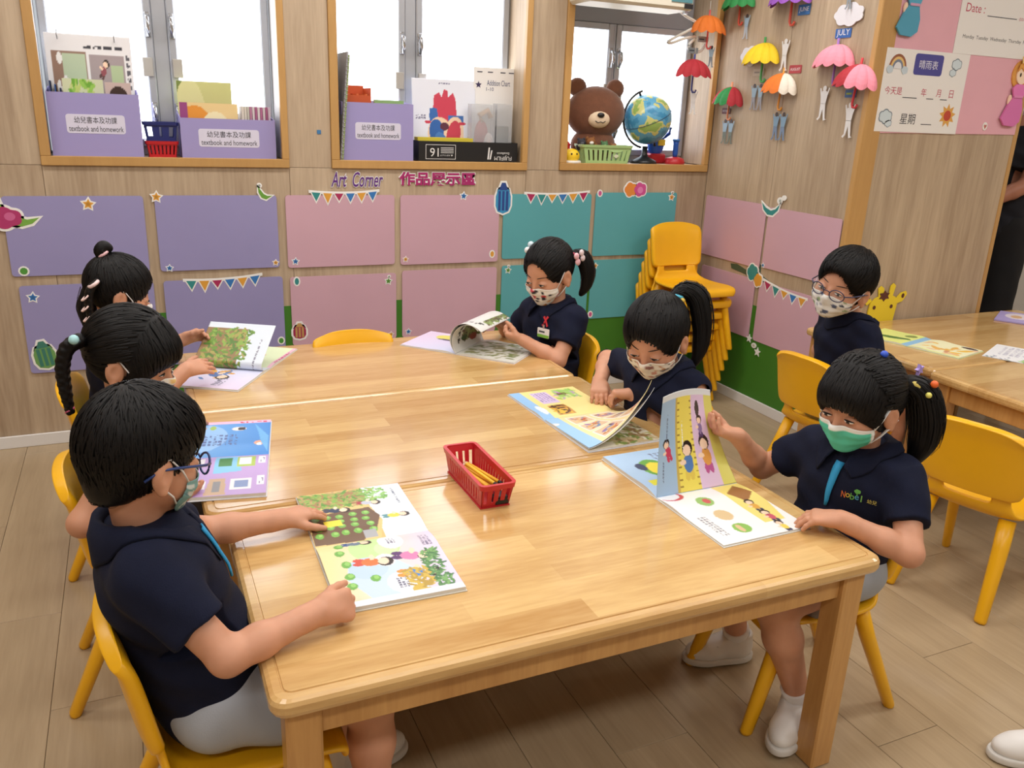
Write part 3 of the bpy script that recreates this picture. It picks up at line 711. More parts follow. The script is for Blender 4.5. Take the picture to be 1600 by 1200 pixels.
doll('leaping white paper doll under the pink and red umbrella', 1.645, 1.36, 0.134, DW, DW, DW)
doll('blue paper doll on the white cloud near the partition', 1.735, 1.830, 0.095, DB, (140, 150, 160), off=.018)
for lab, y, z, w, h in (('white paper cloud behind the yellow umbrella', 2.315, 1.632, .13, .085), ('white paper cloud under a paper doll near the partition', 1.735, 1.765, .155, .085), ('white paper cloud beside the green umbrella', 2.47, 1.895, .10, .07)):
    fr = Fr((XR, y, z), (0, -1, 0), (0, 0, 1))
    o = G().prism(cloud(0, 0, w, h, 48, 7), .004, .009, fr).obj('paper_cloud', M('cloud_card', (226, 226, 234), .7)); tag(o, lab, 'paper cloud', 'paper clouds')
def month(label, y, z, w, h, c, word, tc=(235, 235, 235), fr=None):
    fr = fr or Fr((XR, y, z), (0, -1, 0), (0, 0, 1)); o = G().prism(rrect(-w/2, -h/2, w/2, h/2, .003, 2), .001, .0030, fr).obj('month_card', C(c)); tag(o, label, 'card', 'month name cards')
    if word: text('lettering', word, fr, 0, 0, w*.8, C(tc), o, .0034)
    else: G().prism([(-w*.38, -h*.12), (w*.1, -h*.12), (w*.1, h*.12), (-w*.38, h*.12)], .003, .0034, fr).obj('lettering', C(tc), o)
month('blue month card above the pink umbrella', 1.755, 1.697, .085, .036, (50, 100, 175), 'JULY')
month('red month card above the orange and white umbrella', 2.005, 1.567, .075, .034, (170, 60, 66), 'AUGUST')
month('dark red month card under the red and green umbrella', 2.45, 1.388, .062, .028, (96, 34, 48), 'OCTOBER')
month('blue month card under the purple umbrella', 2.0, 1.805, .072, .042, (52, 110, 175), 'JUNE')
month('grey month card under the orange umbrella', 2.63, 1.712, .060, .026, (150, 156, 160), '', (50, 60, 80), fr=Fr((2.459, 2.525, 1.708), (1, 0, 0), (0, 0, 1)))
month('grey month card above the dark red umbrella', 2.70, 1.662, .058, .026, (130, 140, 146), '', (60, 70, 80), fr=Fr((2.408, 2.525, 1.655), (1, 0, 0), (0, 0, 1)))
month('pale month card under the yellow umbrella', 2.245, 1.560, .075, .030, (196, 180, 160), '', (150, 140, 130))
month('blue and green month card under the pink and red umbrella', 1.665, 1.465, .060, .030, (70, 110, 170), '', (160, 190, 80))

# ================================================================== partition: pink poster board and sheets
o = G().prism([(2.632, 1.318), (3.49, 1.332), (3.49, 2.05), (2.615, 2.05)], .0, .004, PART).obj('poster_board', M('pink_board', (226, 172, 186), .7, var=.02)); tag(o, 'pink poster board on the wood partition', 'board')
INK = M('ink', (40, 40, 48), .7); INKR = M('ink_red', (190, 60, 90), .7)
def sheet_of(label, cx, cz, w, h, tilt):
    fr = Fr(PART(cx, cz, .0045), (math.cos(R(tilt)), 0, math.sin(R(tilt))), (-math.sin(R(tilt)), 0, math.cos(R(tilt))))
    o = G().prism([(-w/2, -h/2), (w/2, -h/2), (w/2, h/2), (-w/2, h/2)], 0, .002, fr).obj('paper_sheet', MATS['white_paper']); tag(o, label, 'paper sheet')
    return fr, o
fr, o = sheet_of('white weather chart sheet with a rainbow and sun', 2.877, 1.482, .470, .315, 0)
H_ = .0022
def patch(P, c, z=H_, n='printed_shape', par=None, f=None): return G().prism(P, z, z+.0004, f or fr).obj(n, C(c), par or o)
patch(rrect(-.075, .065, .085, .145, .012), (74, 72, 150), n='title_patch')
text('title', '晴雨表', fr, .005, .105, .105, M('ink_pale', (225, 225, 240), .7), o, H_+.0008)
text('lettering', '今天是', fr, -.165, .0, .095, INKR, o, H_+.0003); text('lettering', '年', fr, .005, .0, .03, INKR, o, H_+.0003); text('lettering', '月', fr, .09, .0, .026, INKR, o, H_+.0003); text('lettering', '日', fr, .165, .0, .024, INKR, o, H_+.0003)
text('lettering', '星期', fr, -.06, -.105, .085, INK, o, H_+.0003)
for x0, x1, z in ((-.11, -.03, -.025), (.025, .065, -.025), (.105, .145, -.025), (.02, .08, -.125)): patch([(x0, z), (x1, z), (x1, z+.003), (x0, z+.003)], (50, 50, 60), n='blank_line')
for k, c in enumerate(((150, 90, 60), (226, 190, 120), (120, 130, 150), (228, 228, 232))): patch(circ(-.165, .082, .048-.009*k, .055-.010*k, 14, 0, 180), c, H_+.0003*k, 'rainbow_band')
for x in (-.205, -.125): patch(cloud(x, .078, .035, .030, 24, 5), (196, 210, 220), H_+.0015, 'cloud_print')
for x, z, w in ((.165, .115, .06), (.15, .082, .04), (-.185, -.10, .075), (-.165, -.125, .04)): patch(cloud(x, z, w, w*.75, 30, 6), (120, 134, 146), H_, 'cloud_outline'); patch(cloud(x, z, w*.88, w*.62, 30, 6), (206, 220, 228), H_+.0004, 'cloud_print')
patch(star(.165, -.085, .048, 90, 9, .6), (222, 166, 80), n='sun_rays'); patch(circ(.165, -.085, .021), (190, 70, 50), H_+.0005, 'sun_disc')
fr, o = sheet_of('white date sheet with a red handwritten Date line', 3.255, 1.76, .50, .24, 0)
text('lettering', 'Date :', fr, -.165, .055, .11, INKR, o, H_); patch([(-.09, .03), (.09, .03), (.09, .033), (-.09, .033)], (60, 60, 70), n='blank_line'); text('lettering', '(DD/MM)', fr, .135, .032, .06, INKR, o, H_)
text('lettering', 'Monday  Tuesday  Wednesday  Thursday  Friday', fr, -.0, -.055, .42, INK, o, H_, height=.018)
# felt princess-style dolls: plain generic paper dolls in gowns
def gown_doll(label, x, z, s, gown, belt, hair, crown=False):
    t = thing('felt_doll', label, 'felt doll', tuple(PART(x, z, 0))); iv = Matrix.Translation(-t.location); f = PART
    X = lambda P: [(x+a*s, z+b*s) for a, b in P]
    L_ = [('back_hair', circ(0, .62, .30, .34, 20), hair, .004, .010), ('gown_skirt', [(-.14, .12), (.16, .12), (.26, -.2), (.24, -.48), (.05, -.6), (-.3, -.58), (-.46, -.42), (-.3, -.1)], gown, .010, .018), ('arm', circ(-.24, .02, .06, .13, 12), (246, 214, 190), .008, .014), ('bodice', [(-.16, .1), (.18, .1), (.25, .32), (.1, .40), (-.12, .40), (-.24, .3)], tuple(min(255, int(v*1.06)) for v in gown), .012, .019),
          ('belt', [(-.15, .08), (.17, .08), (.17, .14), (-.15, .14)], belt, .0192, .0205), ('face', circ(.02, .62, .20, .22, 20), (250, 222, 196), .0105, .016), ('fringe', [(-.2, .68), (-.15, .86), (.02, .92), (.2, .85), (.23, .68), (.12, .76), (.02, .70), (-.08, .78)], hair, .0165, .020)]
    for ex in (-.06, .12): L_.append(('eye', circ(ex, .62, .025, .05, 10), (40, 30, 30), .0165, .0175))
    if crown: L_.append(('crown', [(-.12, .88), (-.16, 1.04), (-.06, .97), (.02, 1.08), (.1, .97), (.2, 1.03), (.16, .87)], (248, 222, 150), .0205, .024))
    for n_, P, c, h0, h1 in L_:
        q = G().prism(X(P), h0, h1, f).obj(n_, M('felt_%d_%d_%d' % c, c, .95, bump=.3, bscale=300), t); q.matrix_parent_inverse = iv
gown_doll('felt doll in a blue gown at the top of the pink board', 2.735, 1.78, 0.162, (86, 160, 190), (206, 160, 190), (220, 160, 90))
gown_doll('felt doll in a pink gown with a small crown', 3.44, 1.47, 0.174, (216, 120, 180), (226, 140, 190), (222, 160, 80), True)
o = sticker('heart_sticker', 'tiny heart sticker low on the pink board', PART, [circ(3.285, 1.362, .014, .017, 12)], [('heart', [(3.285, 1.350), (3.294, 1.364), (3.290, 1.370), (3.285, 1.366), (3.280, 1.370), (3.276, 1.364)], (190, 110, 100))], h=.0075)
# giraffe cut-out on the partition just above the table
gt = thing('giraffe_cutout', 'yellow giraffe head cut-out peeking above the right table', 'cut-out', tuple(PART(2.86, .60, 0))); iv = Matrix.Translation(-gt.location)
GY, GB_ = (238, 212, 50), (92, 48, 40)
X = lambda P: [(2.878+a*.62, .586+b*.45) for a, b in P]
for n_, P, c, h0, h1 in (('head', [(-.14, .05), (-.10, .095), (-.05, .12), (.04, .125), (.09, .10), (.12, .06), (.115, -.03), (.10, -.20), (-.13, -.20), (-.15, -.04)], GY, .002, .008), ('ear', [(.10, .08), (.14, .135), (.19, .15), (.205, .12), (.17, .05), (.12, .03)], GY, .003, .007), ('ear_inside', circ(.165, .105, .014, .024, 12), GB_, .0072, .0078),
    ('ear', [(-.13, .07), (-.17, .13), (-.22, .13), (-.22, .09), (-.17, .03)], GY, .003, .007), ('ear_inside', circ(-.185, .09, .02, .014, 12), GB_, .0072, .0078), ('horn', [(.025, .11), (.03, .21), (.055, .235), (.08, .21), (.065, .11)], GY, .003, .007), ('horn', [(-.07, .11), (-.085, .19), (-.06, .215), (-.03, .19), (-.02, .11)], GY, .003, .007),
    ('tuft', star(-.02, .115, .055, 90, 6, .6), GB_, .0085, .010), ('eye', circ(.065, .005, .014, .02, 12), GB_, .0085, .0095), ('eye', circ(-.10, .005, .014, .02, 12), GB_, .0085, .0095)):
    q = G().prism(X(P), h0, h1, PART).obj(n_, C(c), gt); q.matrix_parent_inverse = iv
# ================================================================== things on the window sills
SILL = 1.089+.034-.0035
def holder(label, x0, x1, y0, y1, h, slope=.0, rot=0):
    """purple card magazine box with a printed label"""
    t = thing('book_box', label, 'box', ((x0+x1)/2, y0, SILL), 0, 'purple textbook boxes')
    w = (x1-x0)/2; d = y1-y0; tk = .004; m = MATS['lavender']
    g = G().box((-w, 0, 0), (w, tk, h)).box((-w, d-tk, 0), (w, d, h+slope)).box((-w+.0002, tk, .0002), (w-.0002, d-tk, tk))
    for s_ in (-1, 1):
        xx = sorted((s_*w, s_*(w-tk))); 
        g.add([(xx[0], tk, tk), (xx[1], tk, tk), (xx[1], d-tk, tk), (xx[0], d-tk, tk), (xx[0], tk, h), (xx[1], tk, h), (xx[1], d-tk, h+slope), (xx[0], d-tk, h+slope)], [(0, 3, 2, 1), (4, 5, 6, 7), (0, 1, 5, 4), (1, 2, 6, 5), (2, 3, 7, 6), (3, 0, 4, 7)])
    g.obj('card_box', m, t)
    f = Fr((0, 0, 0), (1, 0, 0), (0, 0, 1)); lw = w*.64; lz = h*.52
    lb = G().prism(rrect(-lw, lz-.034, lw, lz+.034, .010), .0, .0008, f).obj('label_plate', M('label_pale', (214, 212, 232), .5), t)
    text('chinese_line', '幼兒書本及功課', f, 0, lz+.014, lw*1.45, INK, lb, .0012, .024)
    text('english_line', 'textbook and homework', f, 0, lz-.017, lw*1.85, INK, lb, .0012, .020)
    return t
holder('tall purple textbook box at the far left of the window sills', -.360, -.050, 2.575, 2.735, .228, .02)
holder('low purple textbook box beside the stacked little baskets', .088, .447, 2.575, 2.735, .152, .02)
holder('purple textbook box in the middle window beside the spiral pad', .720, 1.030, 2.575, 2.735, .236, .01)

def grid_print(name, fn, nu, nv, paint, parent=None, mat='print', thick=0.0):
    """surface patch fn(u,v)->xyz with a painted colour attribute"""
    uu, vv = np.meshgrid(np.linspace(0, 1, nu+1), np.linspace(0, 1, nv+1))
    P = fn(uu.ravel(), vv.ravel()); n = len(P)
    i = np.arange(nu)[None, :]+(nu+1)*np.arange(nv)[:, None]; i = i.ravel()
    F = np.stack([i, i+1, i+nu+2, i+nu+1], 1)
    cols = paint(uu.ravel(), vv.ravel())
    if thick:
        du = np.gradient(P.reshape(nv+1, nu+1, 3), axis=1); dv = np.gradient(P.reshape(nv+1, nu+1, 3), axis=0)
        nn = np.cross(du, dv).reshape(-1, 3); nn /= np.linalg.norm(nn, axis=1, keepdims=True)+1e-12
        P = np.concatenate([P, P-nn*thick]); F = np.concatenate([F, F[:, ::-1]+n]); cols = np.concatenate([cols, cols])
        e = [np.arange(nu+1), np.arange(nv+1)*(nu+1)+nu, np.arange(nu+1)[::-1]+nv*(nu+1), np.arange(nv+1)[::-1]*(nu+1)]
        b = np.concatenate([q[:-1] for q in e]); b2 = np.roll(b, -1); F = np.concatenate([F, np.stack([b2, b, b+n, b2+n], 1)])
    return mobj(name, P, F, MATS[mat], parent, True, None, cols)

# ---- painting: every op takes (u,v,cols) arrays
def lin(c): return np.array(srgb(*c))
def paint(ops):
    def f(u, v):
        c = np.ones((len(u), 3))*lin((240, 240, 240))
        for op in ops:
            k = op[0]
            if k == 'bg': c[:] = lin(op[1])
            elif k == 'grad':   # colours a->b along direction (dx,dy)
                t = np.clip(u*op[3]+v*op[4]+op[5], 0, 1)[:, None]; c[:] = lin(op[1])*(1-t)+lin(op[2])*t
            elif k == 'rect': c[(u >= op[1]) & (u <= op[3]) & (v >= op[2]) & (v <= op[4])] = lin(op[5])
            elif k == 'ell':
                a = R(op[6] if len(op) > 6 else 0); du, dv = u-op[1], v-op[2]
                x, y = du*math.cos(a)+dv*math.sin(a), -du*math.sin(a)+dv*math.cos(a)
                c[(x/op[3])**2+(y/op[4])**2 <= 1] = lin(op[5])
            elif k == 'poly':
                P = op[1]; ins = np.zeros(len(u), bool); j = len(P)-1
                for i in range(len(P)):
                    xi_, yi, xj, yj = P[i][0], P[i][1], P[j][0], P[j][1]
                    ins ^= ((yi > v) != (yj > v)) & (u < (xj-xi_)*(v-yi)/(yj-yi+1e-12)+xi_); j = i
                c[ins] = lin(op[2])
            elif k == 'txt':   # rows of tiny glyph marks: u0,v0,u1,v1,rows,cols,colour
                _, u0, v0, u1, v1, nr, nc, col = op
                a = (u-u0)/(u1-u0)*nc; b = (v-v0)/(v1-v0)*nr
                on = (a >= 0) & (a < nc) & (b >= 0) & (b < nr) & ((a % 1) > .22) & ((b % 1) > .3)
                hsh = np.sin(np.floor(a*3)*12.9898+np.floor(b*3)*78.233)*43758.5; on &= (hsh-np.floor(hsh)) > .32
                c[on] = lin(col)
            elif k == 'leaf':  # scattered little leaves u0,v0,u1,v1,n,size,colours,seed
                rs = random.Random(op[8])
                for _ in range(op[5]):
                    cu, cv = rs.uniform(op[1], op[3]), rs.uniform(op[2], op[4]); a = rs.uniform(0, 3.1); s = op[6]*rs.uniform(.6, 1.2)
                    du, dv = u-cu, v-cv; x, y = du*math.cos(a)+dv*math.sin(a), -du*math.sin(a)+dv*math.cos(a)
                    c[(x/s)**2+(y/(s*.38))**2 <= 1] = lin(rs.choice(op[7]))
        return c
    return f
def kid_ops(u, v, s, ang, shirt, pants, hair=(40, 28, 24), skin=(250, 218, 192)):
    """small generic cartoon child; ang 90 = head towards +v"""
    ca, sa = math.cos(R(ang)), math.sin(R(ang)); P = lambda d, e=0: (u+ca*d*s-sa*e*s, v+sa*d*s+ca*e*s)
    q = [('ell', *P(-.55, .12), .22*s, .12*s, pants, ang), ('ell', *P(-.55, -.12), .22*s, .12*s, pants, ang), ('ell', *P(-.1), .36*s, .26*s, shirt, ang), ('ell', *P(-.05, .3), .10*s, .18*s, skin, ang), ('ell', *P(.46), .30*s, .31*s, hair, ang), ('ell', *P(.38, .03), .21*s, .23*s, skin, ang)]
    return q

# flip chart with two printed pictures, standing in the left box
BOXCH = lambda *a: None
t = thing('flip_chart', 'ring-bound flip chart with two cartoon pictures in the left box', 'flip chart', (-.205, 2.66, SILL+.004), 0)
kq = [('bg', (236, 236, 240)), ('rect', .06, .12, .46, .86, (150, 120, 104)), ('rect', .18, .45, .45, .84, (186, 204, 176)), ('ell', .15, .8, .03, .05, (240, 240, 240)), ('ell', .12, .55, .025, .07, (240, 240, 240)), ('ell', .2, .6, .03, .06, (235, 235, 235)), ('rect', .5, .12, .9, .84, (168, 156, 160)), ('rect', .74, .5, .88, .76, (180, 200, 160)), ('rect', .52, .32, .88, .36, (90, 80, 84))]
kq += kid_ops(.36, .42, .16, 30, (40, 80, 130), (40, 60, 90)) + kid_ops(.68, .48, .16, 200, (236, 214, 90), (120, 90, 60)) + kid_ops(.66, .72, .12, 60, (150, 80, 90), (90, 60, 60)) + [('txt', .92, .1, .97, .85, 12, 1, (90, 90, 100)), ('txt', .4, .88, .9, .91, 1, 4, (60, 60, 70))]
grid_print('chart_page', lambda u, v: np.stack([-.145+.29*u, .0+.02*v, .43*v-.0], 1), 90, 110, paint(kq), t, 'print', .003)
for x in (-.10, .09):
    G().tube([(x+.0, -.012+.02*math.cos(a)+.014, .428+.02*math.sin(a)) for a in np.linspace(0, 2*math.pi, 13)[:-1]], .0018, 5, closed=True).obj('ring', MATS['steel'], t)
def book_slab(name, label, cx, cy, z, w, d, h, col, ops=None, tilt=0.0, rz=0.0, cat='book', group=None, pages=True, z0=0):
    """upright book or folder: cover slab with a printed front, pages showing on top"""
    t = thing(name, label, cat, (cx, cy, z), rz, group); t.rotation_euler[0] = tilt
    g = G().box((-w/2, -d/2, 0), (w/2, -d/2+.0018, h)).box((-w/2, d/2-.0018, 0), (w/2, d/2, h)).box((-w/2, -d/2+.0018, 0), (-w/2+.002, d/2-.0018, h))
    g.obj('cover', C(col), t)
    if d > .005: G().box((-w/2+.002, -d/2+.0018, .002), (w/2-.003, d/2-.0018, h-.003)).obj('page_block', MATS['page_block'], t)
    if ops: grid_print('printed_front', lambda u, v: np.stack([-w/2+w*u, np.full_like(u, -d/2-.0006), h*v], 1), 50, 50, paint(ops), t)
    return t
for k in range(3):
    book_slab('folder', ['dark blue folder leaning at the far left of the left box', 'blue folder second from the left in the left box', 'navy folder third from the left in the left box'][k], -.343+.016*k, 2.652, SILL+.004, .004, .12, .262-.012*k, [(36, 56, 104), (44, 84, 150), (30, 40, 80)][k], tilt=0, cat='folder', group='folders in the left box')
gq = [('bg', (206, 214, 180)), ('rect', 0, 0, .25, .5, (230, 220, 110)), ('leaf', .2, .35, .75, 1, 60, .09, [(110, 170, 60), (150, 200, 90), (190, 210, 120)], 3), ('rect', .0, 0, .3, .2, (180, 70, 50)), ('ell', .62, .25, .12, .2, (60, 50, 40))]
book_slab('picture_book', 'clear-covered green picture book in front of the flip chart', -.235, 2.600, SILL+.004, .135, .012, .272, (196, 206, 186), gq, group='books in the left box')
bq = [('bg', (200, 180, 176)), ('ell', .5, .75, .4, .2, (60, 40, 36)), ('ell', .5, .62, .25, .2, (245, 205, 180)), ('rect', .1, .05, 1, .4, (120, 100, 70)), ('rect', .1, .22, 1, .3, (190, 180, 130))]
book_slab('picture_book', 'brown picture book at the right end of the left box', -.118, 2.604, SILL+.004, .088, .012, .265, (170, 150, 140), bq, group='books in the left box')
# books in the low box
yq = [('bg', (206, 208, 138)), ('ell', .1, .2, .3, .9, (120, 140, 70)), ('ell', .22, .1, .36, .95, (222, 222, 160)), ('txt', .35, .03, .95, .13, 1, 9, (190, 80, 50))]
book_slab('picture_book', 'tall yellow-green book at the back of the low purple box', .195, 2.69, SILL+.004, .205, .012, .285, (206, 208, 138), yq, group='books in the low box')
oq = [('bg', (232, 206, 150)), ('ell', .25, .55, .3, .4, (226, 150, 60)), ('ell', .6, .5, .25, .35, (240, 230, 190)), ('ell', .8, .35, .12, .2, (190, 150, 190)), ('rect', .0, .0, .12, 1, (150, 70, 130)), ('rect', .3, 0, .95, .16, (90, 160, 200)), ('ell', .15, .3, .08, .25, (90, 60, 40))]
book_slab('picture_book', 'orange and purple picture book at the front of the low box', .200, 2.600, SILL+.004, .215, .014, .205, (150, 70, 130), oq, group='books in the low box')
for k in range(11):
    c = [(214, 206, 196), (206, 200, 190), (190, 186, 176), (176, 120, 150), (206, 196, 200), (160, 90, 130), (214, 206, 210), (170, 100, 140), (206, 196, 200), (156, 84, 124), (200, 180, 196)][k]
    book_slab('exercise_book', ['first', 'second', 'third', 'fourth', 'fifth', 'sixth', 'seventh', 'eighth', 'ninth', 'tenth', 'last'][k]+' thin exercise book from the left in the low box row', .327+.0102*k, 2.65, SILL+.004, .0085, .12, .198, c, cat='book', group='exercise books in the low box')
# little stacked baskets
def slot_basket(name, label, loc, rz, w, d, h, col, slots, group=None, cat='basket', flare=.85, rim=.006):
    """open plastic basket: bottom, slotted sides (bars), rim"""
    t = thing(name, label, cat, loc, rz, group); m = M('plastic_%d_%d_%d' % col, col, .35)
    wb_, db_ = w*flare/2, d*flare/2
    g = G().box((-wb_, -db_, 0), (wb_, db_, .003)); g.obj('bottom', m, t)
    g = G(); P = rrect(-w/2, -d/2, w/2, d/2, .012, 4); Q = rrect(-w/2+rim, -d/2+rim, w/2-rim, d/2-rim, .008, 4); n = len(P)
    V = [(a, b, h-.012) for a, b in P]+[(a, b, h) for a, b in hull_off(P, .002)]+[(a, b, h) for a, b in Q]+[(a, b, h-.012) for a, b in Q]
    F = [];
    for k in range(4):
        for i in range(n): F.append((k*n+i, k*n+(i+1) % n, ((k+1) % 4)*n+(i+1) % n, ((k+1) % 4)*n+i))
    g.add(V, F, 0, False); g.obj('rim', m, t)
    at = lambda a, b, z: (a*(flare+(1-flare)*z/h), b*(flare+(1-flare)*z/h), z)
    def side(p0, p1, ns, nm):
        g = G(); p0, p1 = np.array(p0), np.array(p1); d_ = (p1-p0)/np.linalg.norm(p1-p0); nrm = np.array((d_[1], -d_[0])); tk = .0022
        def quad(t0, t1, z0, z1):
            V = []
            for zz in (z0, z1):
                for (tt, oo) in ((t0, 0), (t1, 0), (t1, -tk), (t0, -tk)):
                    q = p0+(p1-p0)*tt+nrm*oo; V.append(at(q[0], q[1], zz))
            g.add(V, [(0, 3, 2, 1), (4, 5, 6, 7), (0, 1, 5, 4), (1, 2, 6, 5), (2, 3, 7, 6), (3, 0, 4, 7)])
        quad(0, 1, 0, h*.2); quad(0, 1, h*.74, h-.002)
        for k in range(ns+1):
            c = .04+.92*k/ns; hw = .30/ns if 0 < k < ns else .04
            quad(max(0, c-hw), min(1, c+hw), h*.2, h*.74)
        g.obj(nm, m, t)
    a, b = w/2-.003, d/2-.003
    side((-a, -b), (a, -b), slots[0], 'long_side'); side((a, b), (-a, b), slots[0], 'long_side'); side((a, -b), (a, b), slots[1], 'short_side'); side((-a, b), (-a, -b), slots[1], 'short_side')
    return t
slot_basket('small_basket', 'small red slotted basket between the purple boxes', (.018, 2.635, SILL), 0, .120, .10, .062, (190, 30, 40), (7, 5))
slot_basket('small_basket', 'small dark blue basket stacked on the red one', (.018, 2.640, SILL+.0625), 0, .128, .11, .070, (32, 44, 110), (3, 3))
# middle window: spiral pad, orange box of cards, heart chart, addition chart, black carton, heart models
t = thing('spiral_pad', 'tall grey spiral drawing pad at the left of the middle window', 'spiral pad', (.708, 2.66, SILL), 0); t.rotation_euler = (0, R(5), 0)
G().box((-.004, -.11, 0), (.002, .07, .43)).obj('cover', C((150, 150, 156)), t); G().box((.0022, -.105, .004), (.010, .07, .42)).obj('pages', C((150, 170, 110)), t)
for k in range(26): G().tube([(.003+.007*math.cos(a), -.108+.006*math.sin(a), .012+k*.0158) for a in np.linspace(0, 6.283, 8)[:-1]], .0012, 4, closed=True).obj('spiral_ring', MATS['steel'], t)
t = thing('card_box', 'orange wooden box of picture cards in the middle purple box', 'box', (.80, 2.66, SILL+.115), 0)
G().box((-.055, -.05, 0), (-.049, .06, .20)).box((.049, -.05, 0), (.055, .06, .18)).box((-.049, .054, 0), (.049, .06, .19)).box((-.049, -.05, 0), (.049, -.045, .15)).obj('box_body', C((196, 84, 40)), t)
for k in range(7): G().box((-.045+.0128*k, -.043, .004), (-.036+.0128*k, .052, .155-.006*(k % 3))).obj('card', C([(206, 110, 60), (176, 70, 40), (222, 170, 120)][k % 3]), t)
book_slab('exercise_book', 'green exercise book lying across the middle purple box', .945, 2.66, SILL+.004, .13, .02, .246, (140, 176, 110))
hq = [('bg', (228, 232, 244)), ('poly', [(.32, .60), (.34, .8), (.42, .84), (.46, .78), (.5, .88), (.56, .86), (.56, .78), (.64, .84), (.68, .76), (.70, .52), (.5, .46)], (202, 60, 84)), ('ell', .33, .55, .07, .10, (52, 104, 176)), ('rect', .27, .48, .39, .64, (52, 104, 176)), ('rect', .56, .48, .8, .56, (60, 110, 180)), ('ell', .44, .30, .20, .24, (236, 206, 176), 20), ('ell', .38, .34, .12, .17, (44, 96, 168), 10), ('ell', .64, .30, .16, .25, (236, 206, 176), -15), ('ell', .64, .30, .11, .20, (196, 60, 80), -15), ('ell', .46, .2, .1, .16, (70, 124, 190), 30), ('ell', .5, .42, .07, .05, (90, 40, 60)), ('txt', .04, .5, .2, .56, 2, 4, (120, 120, 150)), ('txt', .4, .93, .6, .96, 1, 5, (120, 120, 150)), ('ell', .24, .47, .05, .02, (202, 60, 84)), ('ell', .78, .46, .06, .02, (202, 60, 84))]
t = thing('heart_chart', 'white anatomy chart of a red and blue heart', 'chart', (1.212, 2.672, SILL+.004))
grid_print('chart_card', lambda u, v: np.stack([-.150+.30*u, .03*v, .345*v], 1), 110, 110, paint(hq), t, 'print', .003)
t = thing('addition_chart', 'white Addition Chart 1-10 card at the right of the middle window', 'chart', (1.452, 2.690, SILL)); t.rotation_euler[2] = -.1
G().box((-.098, 0, 0), (.098, .003, .41)).obj('chart_card', MATS['white_paper'], t); f = Fr((0, 0, 0), (1, 0, 0), (0, 0, 1))
text('title', 'Addition Chart', f, .02, .345, .11, M('ink_blue', (50, 60, 110), .7), t, .0006, .024); text('title', '1-10', f, -.02, .318, .035, MATS['ink_blue'], t, .0006)
G().prism(star(-.075, .335, .016), .0003, .0008, f).obj('printed_star', C((60, 50, 90)), t)
for x in (-.07, -.02, .04, .08): G().prism([(x-.012, .388), (x+.012, .388), (x+.012, .393), (x-.012, .393)], .0003, .0008, f).obj('printed_mark', C((90, 90, 100)), t)
t = thing('carton_lid', 'black paper carton with white upside-down lettering on the sill', 'carton', (1.290, 2.60, SILL)); bk = M('carton_black', (22, 22, 24), .45)
g = G().box((-.236, -.03, 0), (.236, -.026, .088)).box((-.236, .09, 0), (.236, .094, .088)).box((-.236, -.026, 0), (-.232, .09, .088)).box((.232, -.026, 0), (.236, .09, .088)).box((-.232, -.026, 0), (.232, .09, .004)); g.obj('carton', bk, t)
f = Fr((0, -.03, .044), (-1, 0, 0), (0, 0, -1)); ip = M('ink_white', (226, 226, 226), .6)
text('lettering', 'FUJIFILM', f, -.165, .022, .085, ip, t, .0006); text('lettering', 'Excellence', f, -.165, .003, .06, ip, t, .0006); text('lettering', '16', f, .165, .003, .04, ip, t, .0006)
g = G(); 
for lo, hi in (((.065, -.030), (.205, -.028)), ((.065, .03), (.205, .032)), ((.065, -.028), (.067, .03)), ((.203, -.028), (.205, .03))): g.prism([(lo[0], lo[1]), (hi[0], lo[1]), (hi[0], hi[1]), (lo[0], hi[1])], .0002, .0006, f)
g.obj('printed_frame', ip, t)
text('lettering', '▲ A3/11x17', f, .108, .016, .06, ip, t, .0006, .007)
for k in range(4): G().prism([(.075, -.018+.007*k), (.135, -.018+.007*k), (.135, -.0155+.007*k), (.075, -.0155+.007*k)], .0002, .0006, f).obj('printed_line', ip, t)
G().prism([(-.10, -.022), (-.093, -.022), (-.088, .03), (-.095, .03)], .0002, .0006, f).obj('printed_stroke', ip, t); G().prism([(-.112, -.01), (-.106, -.01), (-.098, .03), (-.105, .03)], .0002, .0006, f).obj('printed_stroke', ip, t)
book_slab('paper_pad', 'yellow paper pad lying inside the black carton', 1.19, 2.63, SILL+.004, .26, .05, .098, (214, 196, 60))
clear = M('clear_plastic', (225, 228, 232), .08, alpha=.28, spec=.6)
def heart_stand(label, x, y, w, h, dark):
    t = thing('model_case', label, 'display case', (x, y, SILL+.004)); d = .05
    g = G()
    for lo, hi in (((-w/2, -d/2, 0), (w/2, -d/2+.002, h)), ((-w/2, d/2-.002, 0), (w/2, d/2, h)), ((-w/2, -d/2+.002, 0), (-w/2+.002, d/2-.002, h)), ((w/2-.002, -d/2+.002, 0), (w/2, d/2-.002, h)), ((-w/2, -d/2, h), (w/2, d/2, h+.002))): g.box(lo, hi)
    g.obj('clear_case', clear, t)
    if dark: G().box((-w/2+.006, -.012, .03), (w/2-.008, .012, h*.62), ch=.004).obj('specimen', C((52, 54, 48)), t); G().box((-w/2+.006, -.014, .0), (w/2-.006, .014, .028), ch=.004).obj('base', C((150, 130, 90)), t)
    else:
        g = G().ell((0, 0, .105), (w*.30, .02, .075)); g.obj('heart_model', M('heart_red', (150, 52, 56), .35, var=.2, vscale=40), t)
        G().ell((.03, -.012, .075), (w*.25, .014, .05)).obj('heart_cavity', C((196, 186, 186)), t); G().tube([(.0, 0, .17), (-.01, 0, .2), (.03, 0, .22), (.045, 0, .19)], .013, 8).obj('aorta', M('heart_tan', (200, 160, 120), .4), t)
heart_stand('clear case with a red heart model in front of the heart chart', 1.375, 2.645, .115, .245, False)
heart_stand('clear case with a dark specimen beside the addition chart', 1.478, 2.645, .075, .250, True)
